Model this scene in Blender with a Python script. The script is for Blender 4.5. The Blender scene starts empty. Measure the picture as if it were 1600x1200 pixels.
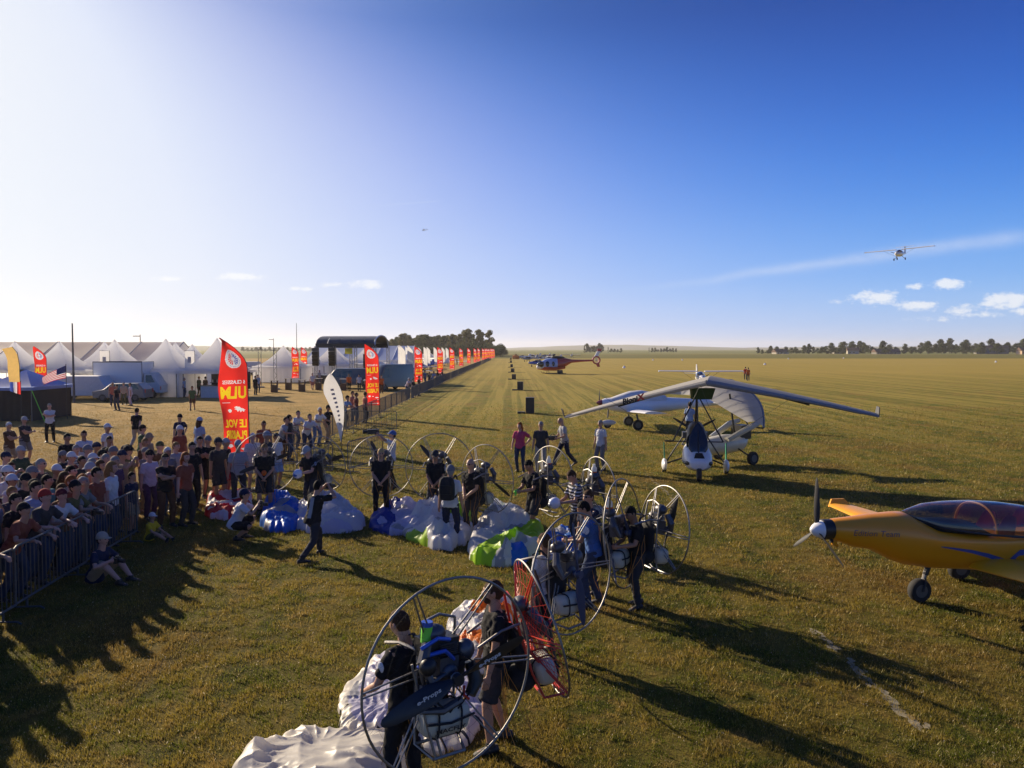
import bpy, bmesh, math, random
import numpy as np
from mathutils import Vector, Matrix, noise, Euler
PI=math.pi
random.seed(7)
sc=bpy.context.scene
COL=sc.collection
R=math.radians
# ---------------------------------------------------------------- camera
CAM_H=4.1; FPX=1220.0; PITCH=math.atan(54/1220)
cam_d=bpy.data.cameras.new('camera'); cam=bpy.data.objects.new('camera',cam_d); COL.objects.link(cam)
cam.location=(0,0,CAM_H); cam.rotation_euler=(PI/2-PITCH,0,0)
cam_d.sensor_width=36; cam_d.lens=36*FPX/1600; cam_d.clip_start=0.1; cam_d.clip_end=20000
sc.camera=cam
# ---------------------------------------------------------------- light
SUN_EL=R(21); SUN_AZ=R(-46)          # azimuth from +Y towards +X
sc.view_settings.view_transform='Standard'; sc.view_settings.look='None'
sc.view_settings.gamma=1; sc.view_settings.use_curve_mapping=False
sc.view_settings.exposure=0.8
sun_d=bpy.data.lights.new('sun','SUN'); sun=bpy.data.objects.new('sun',sun_d); COL.objects.link(sun)
sun_d.energy=5.0; sun_d.angle=R(0.55); sun_d.color=(1.0,0.83,0.60)
sdir=Vector((math.sin(SUN_AZ)*math.cos(SUN_EL),math.cos(SUN_AZ)*math.cos(SUN_EL),math.sin(SUN_EL)))
sun.rotation_euler=sdir.to_track_quat('Z','Y').to_euler()
sun.location=(-60,60,60)
# ---------------------------------------------------------------- sky with clouds
W=bpy.data.worlds.new("World"); sc.world=W; W.use_nodes=True
nt=W.node_tree; nt.nodes.clear()
class NT:
    def __init__(s,t): s.t=t
    def n(s,typ,**k):
        x=s.t.nodes.new(typ)
        for a,b in k.items():
            if a=='ins':
                for i,v in b.items(): x.inputs[i].default_value=v
            else: setattr(x,a,b)
        return x
    def l(s,a,b): s.t.links.new(a,b)
    def m(s,op,a,b=None,c=None,clamp=False):
        x=s.t.nodes.new('ShaderNodeMath'); x.operation=op; x.use_clamp=clamp
        for i,v in enumerate((a,b,c)):
            if v is None: continue
            if isinstance(v,(int,float)): x.inputs[i].default_value=v
            else: s.t.links.new(v,x.inputs[i])
        return x.outputs[0]
    def mix(s,f,a,b,blend='MIX'):
        x=s.t.nodes.new('ShaderNodeMix'); x.data_type='RGBA'; x.blend_type=blend
        for i,v in ((0,f),(6,a),(7,b)):
            if isinstance(v,(int,float)): x.inputs[i].default_value=v
            elif isinstance(v,tuple): x.inputs[i].default_value=tuple(v)+((1,) if len(v)==3 else ())
            else: s.t.links.new(v,x.inputs[i])
        return x.outputs[2]
    def ss(s,v,a,b):
        x=s.t.nodes.new('ShaderNodeMapRange'); x.interpolation_type='SMOOTHSTEP'
        s.t.links.new(v,x.inputs[0]); x.inputs[1].default_value=a; x.inputs[2].default_value=b
        return x.outputs[0]
def build_sky():
    g=NT(nt)
    out=g.n('ShaderNodeOutputWorld'); bg=g.n('ShaderNodeBackground')
    sky=g.n('ShaderNodeTexSky',sky_type='NISHITA'); sky.sun_disc=False
    sky.sun_elevation=SUN_EL; sky.sun_rotation=SUN_AZ; sky.altitude=100
    sky.air_density=1.0; sky.dust_density=0.6; sky.ozone_density=3.5
    tc=g.n('ShaderNodeTexCoord'); sep=g.n('ShaderNodeSeparateXYZ'); g.l(tc.outputs['Generated'],sep.inputs[0])
    X,Y,Z=sep.outputs
    Yc=g.m('MAXIMUM',Y,0.05)
    U=g.m('DIVIDE',X,Yc); V=g.m('DIVIDE',Z,Yc)
    cv=g.n('ShaderNodeCombineXYZ'); g.l(U,cv.inputs[0]); g.l(g.m('MULTIPLY',V,1.8),cv.inputs[1])
    nz=g.n('ShaderNodeTexNoise',ins={'Scale':55.0,'Detail':8.0,'Roughness':0.68}); g.l(cv.outputs[0],nz.inputs['Vector'])
    nz2=g.n('ShaderNodeTexNoise',ins={'Scale':9.0,'Detail':3.0}); g.l(cv.outputs[0],nz2.inputs['Vector'])
    # small cumulus, each at its own bearing (tan azimuth, tan elevation), half width, half height, weight
    clouds=[(-.345,.092,.034,.006,1),(-.437,.090,.026,.0045,.9),(-.185,.083,.024,.007,1.0),(-.232,.082,.018,.004,.85),(-.27,.077,.02,.004,.85),
            (.555,.083,.026,.008,1.05),(.512,.080,.016,.005,.85),(.465,.066,.034,.010,1.05),(.413,.062,.014,.004,.8),(.515,.056,.034,.008,.95),(.575,.052,.03,.008,.85),(.632,.062,.040,.013,1.05),(.60,.045,.05,.006,.7),
            (.54,.040,.06,.006,.6),(.66,.050,.03,.010,.9),(-.43,.050,.02,.003,.35),(.23,.052,.05,.003,.4)]
    tot=None
    for (a,b,ra,rb,w) in clouds:
        du=g.m('DIVIDE',g.m('SUBTRACT',U,a),ra); dv=g.m('DIVIDE',g.m('SUBTRACT',V,b),rb)
        d=g.m('ADD',g.m('MULTIPLY',du,du),g.m('MULTIPLY',dv,dv))
        e=g.m('MULTIPLY',g.m('EXPONENT',g.m('MULTIPLY',d,-0.7)),w)
        tot=e if tot is None else g.m('MAXIMUM',tot,e)
    q=g.m('ADD',tot,g.m('MULTIPLY',g.m('SUBTRACT',nz.outputs[0],0.5),1.9))
    q=g.m('MULTIPLY',q,g.ss(tot,0.03,0.3))
    mask=g.m('MULTIPLY',g.ss(q,0.44,1.02),0.78)
    # drifting smoke trail of the display
    t0=(.10,.068); t1=(.66,.146)
    L=math.hypot(t1[0]-t0[0],t1[1]-t0[1]); ex=((t1[0]-t0[0])/L,(t1[1]-t0[1])/L)
    du=g.m('SUBTRACT',U,t0[0]); dv=g.m('SUBTRACT',V,t0[1])
    along=g.m('DIVIDE',g.m('ADD',g.m('MULTIPLY',du,ex[0]),g.m('MULTIPLY',dv,ex[1])),L)
    ac=g.m('ADD',g.m('MULTIPLY',du,-ex[1]),g.m('MULTIPLY',dv,ex[0]))
    ac=g.m('ADD',ac,g.m('MULTIPLY',g.m('SUBTRACT',nz2.outputs[0],.5),.010))
    wd=g.m('ADD',g.m('MULTIPLY',along,.0050),.0032)
    r=g.m('DIVIDE',ac,wd)
    tr=g.m('EXPONENT',g.m('MULTIPLY',g.m('MULTIPLY',r,r),-.8))
    tr=g.m('MULTIPLY',tr,g.m('MULTIPLY',g.ss(along,0.0,.5),g.m('SUBTRACT',1,g.ss(along,.93,1.06))))
    tr=g.m('MULTIPLY',tr,g.m('ADD',g.m('MULTIPLY',nz.outputs[0],.5),.25))
    # thin high contrail
    r2=g.m('DIVIDE',g.m('SUBTRACT',V,g.m('ADD',g.m('MULTIPLY',U,.075),.195)),.0009)
    c2=g.m('MULTIPLY',g.m('EXPONENT',g.m('MULTIPLY',g.m('MULTIPLY',r2,r2),-1)),g.m('MULTIPLY',g.ss(U,-.24,-.12),g.m('SUBTRACT',1,g.ss(U,-.095,-.09))))
    gate=g.ss(Y,.06,.2)
    # colour of the clear sky: elevation ramp away from the sun, pale towards the horizon and round the sun
    hz=g.m('SQRT',g.m('ADD',g.m('MULTIPLY',X,X),g.m('MULTIPLY',Y,Y)))
    T=g.m('DIVIDE',Z,g.m('MAXIMUM',hz,.01))
    rp=g.n('ShaderNodeValToRGB'); g.l(g.m('MULTIPLY',T,2.0,clamp=True),rp.inputs[0])
    cr=rp.color_ramp; cr.interpolation='B_SPLINE'
    def lin(c): return tuple(((v/255)/12.92 if v<10 else (((v/255)+.055)/1.055)**2.4) for v in c)+(1,)
    pts=[(0.0,(196,214,236)),(.06,(172,203,238)),(.17,(112,176,242)),(.36,(40,124,224)),(.58,(22,88,194)),(.85,(14,62,150)),(1.0,(12,54,134))]
    while len(cr.elements)<len(pts): cr.elements.new(.5)
    for e,(p,c) in zip(cr.elements,pts): e.position=p; e.color=lin(c)
    dt=g.n('ShaderNodeVectorMath',operation='DOT_PRODUCT'); g.l(tc.outputs['Generated'],dt.inputs[0]); dt.inputs[1].default_value=tuple(sdir)
    th=g.m('MULTIPLY',g.m('ARCCOSINE',g.m('MINIMUM',dt.outputs['Value'],.99999)),180/PI)
    sg=g.m('MAXIMUM',31,g.m('SUBTRACT',68,g.m('MULTIPLY',g.m('MAXIMUM',T,0),90)))
    q2=g.m('DIVIDE',th,sg); gl=g.m('EXPONENT',g.m('MULTIPLY',g.m('MULTIPLY',q2,q2),-1.0))
    r2_=g.n('ShaderNodeValToRGB'); g.l(gl,r2_.inputs[0]); c2_=r2_.color_ramp; c2_.interpolation='B_SPLINE'
    p2=[(0,(84,158,246)),(.18,(118,172,250)),(.36,(160,188,250)),(.55,(196,207,248)),(.78,(220,228,246)),(1.0,(238,240,241))]
    while len(c2_.elements)<len(p2): c2_.elements.new(.5)
    for e,(p,c) in zip(c2_.elements,p2): e.position=p; e.color=lin(c)
    base=g.mix(g.m('MULTIPLY',gl,1.25,clamp=True),rp.outputs[0],r2_.outputs[0])
    vm=g.n('ShaderNodeVectorMath',operation='SCALE'); g.l(base,vm.inputs[0]); vm.inputs['Scale'].default_value=.585/SKY_STR
    base=g.mix(.04,vm.outputs[0],sky.outputs[0])
    cl=g.mix(g.m('MULTIPLY',mask,gate),base,CLOUD_COL)
    tm=g.m('MULTIPLY',g.m('MAXIMUM',g.m('MULTIPLY',tr,.72),g.m('MULTIPLY',c2,.14)),gate)
    cl=g.mix(tm,cl,(3.2,3.6,4.5))
    g.l(cl,bg.inputs[0]); bg.inputs[1].default_value=SKY_STR
    g.l(bg.outputs[0],out.inputs[0])
SKY_SAT=1.0; SKY_GAM=1.0; SKY_PRE=(1,1,1); SKY_STR=0.12; CLOUD_COL=(4.55,4.65,4.8)
#@SKYTUNE
build_sky()
sc.render.engine='CYCLES'
sc.cycles.max_bounces=6; sc.cycles.transparent_max_bounces=16; sc.cycles.diffuse_bounces=3
# ---------------------------------------------------------------- pixel -> place helpers (layout measured on the photograph)
def ray(px,py):
    dx=(px-800)/FPX; dz=-(py-600)/FPX
    return Vector((dx,math.cos(PITCH)+math.sin(PITCH)*dz,-math.sin(PITCH)+math.cos(PITCH)*dz))
def at_h(px,py,z=0.0):
    r=ray(px,py); t=(z-CAM_H)/r.z
    return Vector((r.x*t,r.y*t,z))
def at_d(px,py,y):
    r=ray(px,py); t=y/r.y
    return Vector((r.x*t,y,CAM_H+r.z*t))
# ---------------------------------------------------------------- materials
MATS={}
def mat(key,col,rough=.8,metal=0.0,var=.12,scale=6.0,bump=0.0,bscale=60.0,trans=0.0,coat=0.0,alpha=None,spec=.5,emit=None):
    if key in MATS: return MATS[key]
    m=bpy.data.materials.new(key); m.use_nodes=True; t=m.node_tree; t.nodes.clear(); g=NT(t)
    out=g.n('ShaderNodeOutputMaterial'); b=g.n('ShaderNodeBsdfPrincipled')
    tc=g.n('ShaderNodeTexCoord')
    nz=g.n('ShaderNodeTexNoise',ins={'Scale':scale,'Detail':5.0,'Roughness':.6}); g.l(tc.outputs['Object'],nz.inputs['Vector'])
    f=g.m('ADD',g.m('MULTIPLY',g.m('SUBTRACT',nz.outputs[0],.5),var*3),1.0)
    c=g.n('ShaderNodeVectorMath',operation='SCALE'); c.inputs[0].default_value=col; g.l(f,c.inputs['Scale'])
    g.l(c.outputs[0],b.inputs['Base Color'])
    b.inputs['Roughness'].default_value=rough; b.inputs['Metallic'].default_value=metal
    b.inputs['Coat Weight'].default_value=coat; b.inputs['Coat Roughness'].default_value=.08
    b.inputs['Specular IOR Level'].default_value=spec
    if bump:
        n2=g.n('ShaderNodeTexNoise',ins={'Scale':bscale,'Detail':4.0}); g.l(tc.outputs['Object'],n2.inputs['Vector'])
        bp=g.n('ShaderNodeBump',ins={'Strength':bump,'Distance':.02}); g.l(n2.outputs[0],bp.inputs['Height']); g.l(bp.outputs[0],b.inputs['Normal'])
    s=b.outputs[0]
    if trans:
        tr=g.n('ShaderNodeBsdfTranslucent'); g.l(c.outputs[0],tr.inputs[0])
        mx=g.n('ShaderNodeMixShader'); mx.inputs[0].default_value=trans; g.l(s,mx.inputs[1]); g.l(tr.outputs[0],mx.inputs[2]); s=mx.outputs[0]
    if alpha is not None:
        tp=g.n('ShaderNodeBsdfTransparent'); mx=g.n('ShaderNodeMixShader'); mx.inputs[0].default_value=alpha
        g.l(tp.outputs[0],mx.inputs[1]); g.l(s,mx.inputs[2]); s=mx.outputs[0]
    g.l(s,out.inputs[0]); MATS[key]=m; return m
# ---------------------------------------------------------------- objects
def tag(o,label=None,cat=None,group=None,kind=None):
    if label: o['label']=label
    if cat: o['category']=cat
    if group: o['group']=group
    if kind: o['kind']=kind
    return o
def empty(name,loc=(0,0,0),rz=0,label=None,cat=None,group=None,rot=None,scale=1.0):
    o=bpy.data.objects.new(name,None); COL.objects.link(o); o.location=loc
    o.rotation_euler=rot if rot else (0,0,rz); o.scale=(scale,)*3
    o.empty_display_size=.2
    return tag(o,label,cat,group)
def add_mesh(name,me,parent=None,loc=None,rot=None):
    o=bpy.data.objects.new(name,me); COL.objects.link(o)
    if parent: o.parent=parent
    if loc is not None: o.location=loc
    if rot is not None: o.rotation_euler=rot
    return o
def copy_tree(o,parent=None):
    c=o.copy(); COL.objects.link(c); c.parent=parent
    for ch in list(o.children): copy_tree(ch,c)
    return c
def perp(d):
    d=Vector(d).normalized(); a=Vector((0,0,1)) if abs(d.z)<.9 else Vector((0,1,0))
    x=d.cross(a).normalized(); y=x.cross(d).normalized(); return x,y
class MB:
    def __init__(s): s.v=[]; s.f=[]; s.mi=[]
    def add(s,vs,fs,m=0):
        b=len(s.v); s.v.extend([tuple(v) for v in vs]); s.f.extend([tuple(b+i for i in f) for f in fs]); s.mi.extend([m]*len(fs)); return s
    def box(s,c,sz,rot=None,m=0):
        x,y,z=sz[0]/2,sz[1]/2,sz[2]/2; c=Vector(c)
        vs=[Vector(p) for p in ((-x,-y,-z),(x,-y,-z),(x,y,-z),(-x,y,-z),(-x,-y,z),(x,-y,z),(x,y,z),(-x,y,z))]
        if rot: 
            M=Euler(rot).to_matrix(); vs=[M@v for v in vs]
        return s.add([c+v for v in vs],[(0,3,2,1),(4,5,6,7),(0,1,5,4),(1,2,6,5),(2,3,7,6),(3,0,4,7)],m)
    def loft(s,rings,m=0,cap=True):
        n=len(rings[0]); vs=[p for r in rings for p in r]; fs=[]
        for k in range(len(rings)-1):
            for i in range(n):
                j=(i+1)%n; fs.append((k*n+i,k*n+j,(k+1)*n+j,(k+1)*n+i))
        if cap:
            fs.append(tuple(range(n))[::-1]); fs.append(tuple((len(rings)-1)*n+i for i in range(n)))
        return s.add(vs,fs,m)
    def path(s,pts,r,n=8,m=0,closed=False,sq=1.0,up=None):
        pts=[Vector(p) for p in pts]; N=len(pts)
        if not isinstance(r,(list,tuple)): r=[r]*N
        rings=[]; x=None
        for i in range(N):
            if closed: d=pts[(i+1)%N]-pts[i-1]
            else: d=pts[min(i+1,N-1)]-pts[max(i-1,0)]
            d.normalize()
            if x is None:
                if up is not None: x=d.cross(Vector(up)).normalized()
                else: x,_=perp(d)
            else:
                x=(x-d*x.dot(d)); 
                if x.length<1e-5: x,_=perp(d)
                x.normalize()
            y=d.cross(x)
            rings.append([pts[i]+(x*math.cos(2*PI*k/n)+y*math.sin(2*PI*k/n)*sq)*r[i] for k in range(n)])
        if closed: rings.append(rings[0]); return s.loft(rings,m,False)
        return s.loft(rings,m,True)
    def ell(s,c,r,n=12,k=8,m=0,M=None,fn=None):
        c=Vector(c); vs=[];fs=[]
        for i in range(k+1):
            th=PI*i/k
            for j in range(n):
                ph=2*PI*j/n; d=Vector((math.sin(th)*math.cos(ph),math.sin(th)*math.sin(ph),math.cos(th)))
                p=fn(d) if fn else Vector((d.x*r[0],d.y*r[1],d.z*r[2]))
                if M: p=M@p
                vs.append(c+p)
        for i in range(k):
            for j in range(n):
                q=(j+1)%n
                if i==0: fs.append((j,n+j,n+q))
                elif i==k-1: fs.append((i*n+j,(i+1)*n+j,i*n+q))
                else: fs.append((i*n+j,(i+1)*n+j,(i+1)*n+q,i*n+q))
        return s.add(vs,fs,m)
    def prism(s,poly,fr,to,m=0):   # poly: list of 3d points, extruded by vector
        d=Vector(to)-Vector(fr); a=[Vector(p) for p in poly]; n=len(a)
        vs=a+[p+d for p in a]; fs=[tuple(range(n))[::-1],tuple(range(n,2*n))]
        fs+=[(i,(i+1)%n,n+(i+1)%n,n+i) for i in range(n)]
        return s.add(vs,fs,m)
    def grid(s,fn,nu,nv,m=0,mfn=None):
        vs=[fn(i/nu,j/nv) for j in range(nv+1) for i in range(nu+1)]
        b=len(s.v); s.v.extend([tuple(v) for v in vs])
        for j in range(nv):
            for i in range(nu):
                a=b+j*(nu+1)+i; s.f.append((a,a+1,a+nu+2,a+nu+1)); s.mi.append(mfn((i+.5)/nu,(j+.5)/nv) if mfn else m)
        return s
    def mesh(s,name,mats,smooth=40,recalc=True):
        me=bpy.data.meshes.new(name); me.from_pydata(s.v,[],s.f)
        for mm in mats: me.materials.append(mm)
        me.polygons.foreach_set('material_index',s.mi)
        if recalc:
            bm=bmesh.new(); bm.from_mesh(me); bmesh.ops.remove_doubles(bm,verts=bm.verts,dist=1e-5) if smooth else None
            bmesh.ops.recalc_face_normals(bm,faces=bm.faces); bm.to_mesh(me); bm.free()
        me.update()
        if smooth:
            me.polygons.foreach_set('use_smooth',[True]*len(me.polygons))
            me.set_sharp_from_angle(angle=R(smooth))
        return me
    def build(s,name,mats,parent=None,smooth=40,recalc=True,loc=None,rot=None):
        if not isinstance(mats,(list,tuple)): mats=[mats]
        return add_mesh(name,s.mesh(name,mats,smooth,recalc),parent,loc,rot)
_tx={}
def text_geo(body,size=1.0,bold=.02):
    k=(body,size,bold)
    if k in _tx: return _tx[k]
    cu=bpy.data.curves.new('t','FONT'); cu.body=body; cu.size=size; cu.offset=bold*size; cu.resolution_u=2
    o=bpy.data.objects.new('t',cu); COL.objects.link(o)
    dg=bpy.context.evaluated_depsgraph_get(); me=o.evaluated_get(dg).to_mesh()
    v=[tuple(x.co) for x in me.vertices]; f=[tuple(p.vertices) for p in me.polygons]
    o.evaluated_get(dg).to_mesh_clear(); bpy.data.objects.remove(o); bpy.data.curves.remove(cu)
    xs=[a[0] for a in v]; ys=[a[1] for a in v]; x0,x1,y0,y1=min(xs),max(xs),min(ys),max(ys)
    v=[(a[0]-x0,a[1]-y0) for a in v]; _tx[k]=(v,f,x1-x0,y1-y0); return _tx[k]
# ================================================================ ground
def ground_material():
    m=bpy.data.materials.new('field_grass'); m.use_nodes=True; t=m.node_tree; t.nodes.clear(); g=NT(t)
    out=g.n('ShaderNodeOutputMaterial'); b=g.n('ShaderNodeBsdfPrincipled'); b.inputs['Roughness'].default_value=.95; b.inputs['Specular IOR Level'].default_value=.1
    tc=g.n('ShaderNodeTexCoord'); P=tc.outputs['Object']; sep=g.n('ShaderNodeSeparateXYZ'); g.l(P,sep.inputs[0]); X,Y,Z=sep.outputs
    def nz(s,d=6,r=.6,vec=P):
        x=g.n('ShaderNodeTexNoise',ins={'Scale':s,'Detail':d,'Roughness':r}); g.l(vec,x.inputs['Vector']); return x.outputs[0]
    def stretched(sx,sy):
        mp=g.n('ShaderNodeMapping'); mp.inputs['Scale'].default_value=(sx,sy,1); g.l(P,mp.inputs[0]); return mp.outputs[0]
    green=(.070,.085,.008); olive=(.150,.120,.016); straw=(.30,.19,.048); brown=(.170,.092,.024); soil=(.11,.07,.035)
    c=g.mix(g.ss(nz(.85,7,.7),.43,.57),green,olive)
    c=g.mix(g.m('MULTIPLY',g.ss(nz(2.3,6,.7),.50,.68),.65),c,straw)
    c=g.mix(g.m('MULTIPLY',g.ss(nz(.23,6,.6),.50,.64),.6),c,brown)
    c=g.mix(g.m('MULTIPLY',g.ss(nz(24,3,.7),.52,.72),.45),c,straw)
    # mowing lines running down the field
    st=nz(1,3,.5,stretched(.95,.012)); c=g.mix(g.m('MULTIPLY',g.ss(st,.46,.54),.62),c,(.27,.205,.04))
    st2=nz(1,2,.5,stretched(2.6,.05)); c=g.mix(g.m('MULTIPLY',g.ss(st2,.50,.60),.42),c,(.085,.09,.012))
    # far bands across the view
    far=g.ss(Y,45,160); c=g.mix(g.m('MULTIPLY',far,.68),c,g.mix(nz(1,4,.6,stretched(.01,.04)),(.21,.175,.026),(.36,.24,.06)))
    # worn, dry festival side
    left=g.m('MULTIPLY',g.m('SUBTRACT',1,g.ss(X,-9.2,-8.0)),g.m('SUBTRACT',1,g.ss(Y,330,420)))
    dry=g.mix(g.ss(nz(.5,7,.65),.35,.65),(.31,.195,.058),(.19,.13,.034)); dry=g.mix(g.m('MULTIPLY',g.ss(nz(7,5,.7),.5,.7),.5),dry,(.44,.31,.14))
    c=g.mix(left,c,dry)
    # fields behind
    f1=g.m('MULTIPLY',g.ss(Y,330,380),g.m('SUBTRACT',1,g.ss(Y,620,640))); c=g.mix(g.m('MULTIPLY',f1,.85),c,(.085,.085,.018))
    f2=g.ss(Y,640,660); c=g.mix(f2,c,g.mix(g.ss(nz(.004,2,.5),.45,.55),(.14,.135,.04),(.11,.12,.03)))
    # soil below the near blades, shade between them painted in, fading with distance
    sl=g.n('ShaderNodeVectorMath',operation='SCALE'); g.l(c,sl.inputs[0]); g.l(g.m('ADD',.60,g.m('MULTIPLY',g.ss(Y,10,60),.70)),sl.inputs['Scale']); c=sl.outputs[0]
    g.l(c,b.inputs['Base Color'])
    bp=g.n('ShaderNodeBump',ins={'Strength':.9,'Distance':.06}); g.l(g.m('ADD',nz(9,6,.7),g.m('MULTIPLY',nz(45,4,.7),.5)),bp.inputs['Height'])
    g.l(bp.outputs[0],b.inputs['Normal'])
    g.l(b.outputs[0],out.inputs[0]); return m
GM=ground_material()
def make_ground():
    ys=[-30,0,6]+[6+1.2**i for i in range(4,42)]+[4500,9000]
    xs=[-6000,-2500,-1000,-500,-250,-120,-60,-30,-20,-14,-10,-6,-3,0,3,6,10,14,20,30,60,120,250,500,1000,2500,6000]
    ys=sorted(set(ys))
    def h(x,y):
        z=0
        if y>500: z+= (y-500)*.0009+ 2.0*noise.noise((x*.002,y*.002,0))*min(1,(y-500)/800)
        return z
    v=[(x,y,h(x,y)) for y in ys for x in xs]; n=len(xs); f=[(j*n+i,j*n+i+1,(j+1)*n+i+1,(j+1)*n+i) for j in range(len(ys)-1) for i in range(n-1)]
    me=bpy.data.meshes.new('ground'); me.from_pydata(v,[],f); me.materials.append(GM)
    o=add_mesh('ground',me); o['kind']='structure'; me.polygons.foreach_set('use_smooth',[True]*len(me.polygons))
make_ground()
def make_hills():
    hm=mat('far_woodland_hill',(.05,.07,.035),1,var=.3,scale=.004)
    for (x0,x1,y,hh,sd) in ((-3600,-150,2600,26,1),(-300,2600,4300,34,2),(1500,4200,3900,38,3)):
        mb=MB(); N=90
        def P(u,w):
            x=x0+(x1-x0)*u; e=math.sin(PI*u)**.5 if 0<u<1 else 0
            z=hh*e*(.75+.5*noise.noise((x*.0011,sd*9,0))+.12*noise.noise((x*.01,sd,3)))
            return (x,y+(w-.5)*900,z*math.sin(PI*w)-2)
        mb.grid(P,N,8); o=mb.build('hill',hm); o['kind']='structure'
make_hills()
def make_chalk():
    m=mat('worn_chalk',(.22,.19,.115),1,var=.6,scale=14)
    rnd=random.Random(3); mb=MB()
    y=7.6
    while y<40:
        L=rnd.uniform(.05,.35)
        if (8.05<y<11.2 and noise.noise((y*2.1,1,1))>-.25) or (21<y<25.5):
            for k in range(3):
                xx=4.42+rnd.gauss(0,.035); w=rnd.uniform(.012,.045); yy=y+rnd.uniform(0,.2); n=7
                mb.add([(xx+w*math.cos(a*2*PI/n)*rnd.uniform(.6,1.3),yy+L*.5*math.sin(a*2*PI/n)*rnd.uniform(.6,1.2),.004+k*.0012+rnd.uniform(0,.0008)) for a in range(n)],[tuple(range(n))])
        y+=rnd.uniform(.06,.22)*(1 if y<14 else 1.8)
    o=mb.build('painted_field_line',m,smooth=0,recalc=False); tag(o,kind='structure')
make_chalk()
def grass():
    rng=np.random.default_rng(5); V=[];C=0; 
    N=900000; u=rng.uniform(0,1,N); y=7*np.power(60/7,u)            # about constant density in the picture, thinning out smoothly
    x=rng.uniform(-.75,.75,N)*y
    keep=rng.uniform(0,1,N)<np.clip((60-y)/30,0,1)*np.where(y<12,.55+.45*y/12,1); x=x[keep]; y=y[keep]
    cx=np.floor(x*5); cy=np.floor(y*5); hsh=np.abs(np.sin(cx*12.9898+cy*78.233)*43758.5453)%1
    keep=rng.uniform(0,1,len(x))<(.3+.7*hsh); x=x[keep];y=y[keep];hsh=hsh[keep]; n=len(x)
    h=.045+.0006*y; w=.0012+.00042*y
    a=rng.uniform(0,2*PI,n); ln=h*rng.uniform(.4,1.25,n)*(.6+.7*hsh); le=rng.uniform(.15,.9,n)*ln; b=rng.uniform(0,2*PI,n); ww=w*rng.uniform(.6,1.4,n)
    ln=np.where(x<-9,ln*.6,ln)
    v=np.zeros((n,3,3)); v[:,0,0]=x-np.cos(a)*ww; v[:,0,1]=y-np.sin(a)*ww; v[:,1,0]=x+np.cos(a)*ww; v[:,1,1]=y+np.sin(a)*ww
    v[:,2,0]=x+np.cos(b)*le; v[:,2,1]=y+np.sin(b)*le; v[:,2,2]=ln; v[:,:2,2]=-.005; v=v.reshape(-1,3)
    n=len(v)//3
    me=bpy.data.meshes.new('grass'); me.vertices.add(len(v)); me.vertices.foreach_set('co',v.ravel().astype(np.float32))
    me.loops.add(len(v)); me.loops.foreach_set('vertex_index',np.arange(len(v),dtype=np.int32))
    me.polygons.add(n); me.polygons.foreach_set('loop_start',np.arange(0,len(v),3,dtype=np.int32)); me.polygons.foreach_set('loop_total',np.full(n,3,dtype=np.int32))
    me.update(calc_edges=True)
    m=bpy.data.materials.new('grass_blades'); m.use_nodes=True; t=m.node_tree; t.nodes.clear(); g=NT(t)
    out=g.n('ShaderNodeOutputMaterial'); tc=g.n('ShaderNodeTexCoord'); P=tc.outputs['Object']
    def nz(s,d,r=.6):
        x=g.n('ShaderNodeTexNoise',ins={'Scale':s,'Detail':d,'Roughness':r}); g.l(P,x.inputs['Vector']); return x.outputs[0]
    c=g.mix(g.ss(nz(.85,7,.7),.43,.57),(.095,.12,.008),(.24,.18,.025))
    c=g.mix(g.m('MULTIPLY',g.ss(nz(2.3,6,.7),.50,.68),.7),c,(.36,.235,.07))
    c=g.mix(g.m('MULTIPLY',g.ss(nz(.23,6,.6),.50,.64),.6),c,(.21,.115,.032))
    c=g.mix(g.ss(nz(70,1,.5),.56,.66),c,(.36,.27,.12)); c=g.mix(g.ss(nz(33,1,.5),.69,.72),c,(.62,.54,.40))
    sp=g.n('ShaderNodeSeparateXYZ'); g.l(P,sp.inputs[0]); c=g.mix(g.m('MULTIPLY',g.m('SUBTRACT',1,g.ss(sp.outputs[0],-9.2,-8.0)),.85),c,(.32,.215,.07))
    d=g.n('ShaderNodeBsdfDiffuse'); g.l(c,d.inputs[0]); tr=g.n('ShaderNodeBsdfTranslucent'); g.l(c,tr.inputs[0])
    gl=g.n('ShaderNodeBsdfGlossy',ins={'Roughness':.45}); gl.inputs[0].default_value=(.5,.45,.3,1)
    mx=g.n('ShaderNodeMixShader'); mx.inputs[0].default_value=.5; g.l(d.outputs[0],mx.inputs[1]); g.l(tr.outputs[0],mx.inputs[2])
    m2=g.n('ShaderNodeMixShader'); m2.inputs[0].default_value=.04; g.l(mx.outputs[0],m2.inputs[1]); g.l(gl.outputs[0],m2.inputs[2])
    g.l(m2.outputs[0],out.inputs[0])
    me.materials.append(m); o=add_mesh('grass',me); tag(o,'short dry mown grass covering the airfield','grass',kind='stuff')
    print('grass blades',n)
grass()
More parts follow.
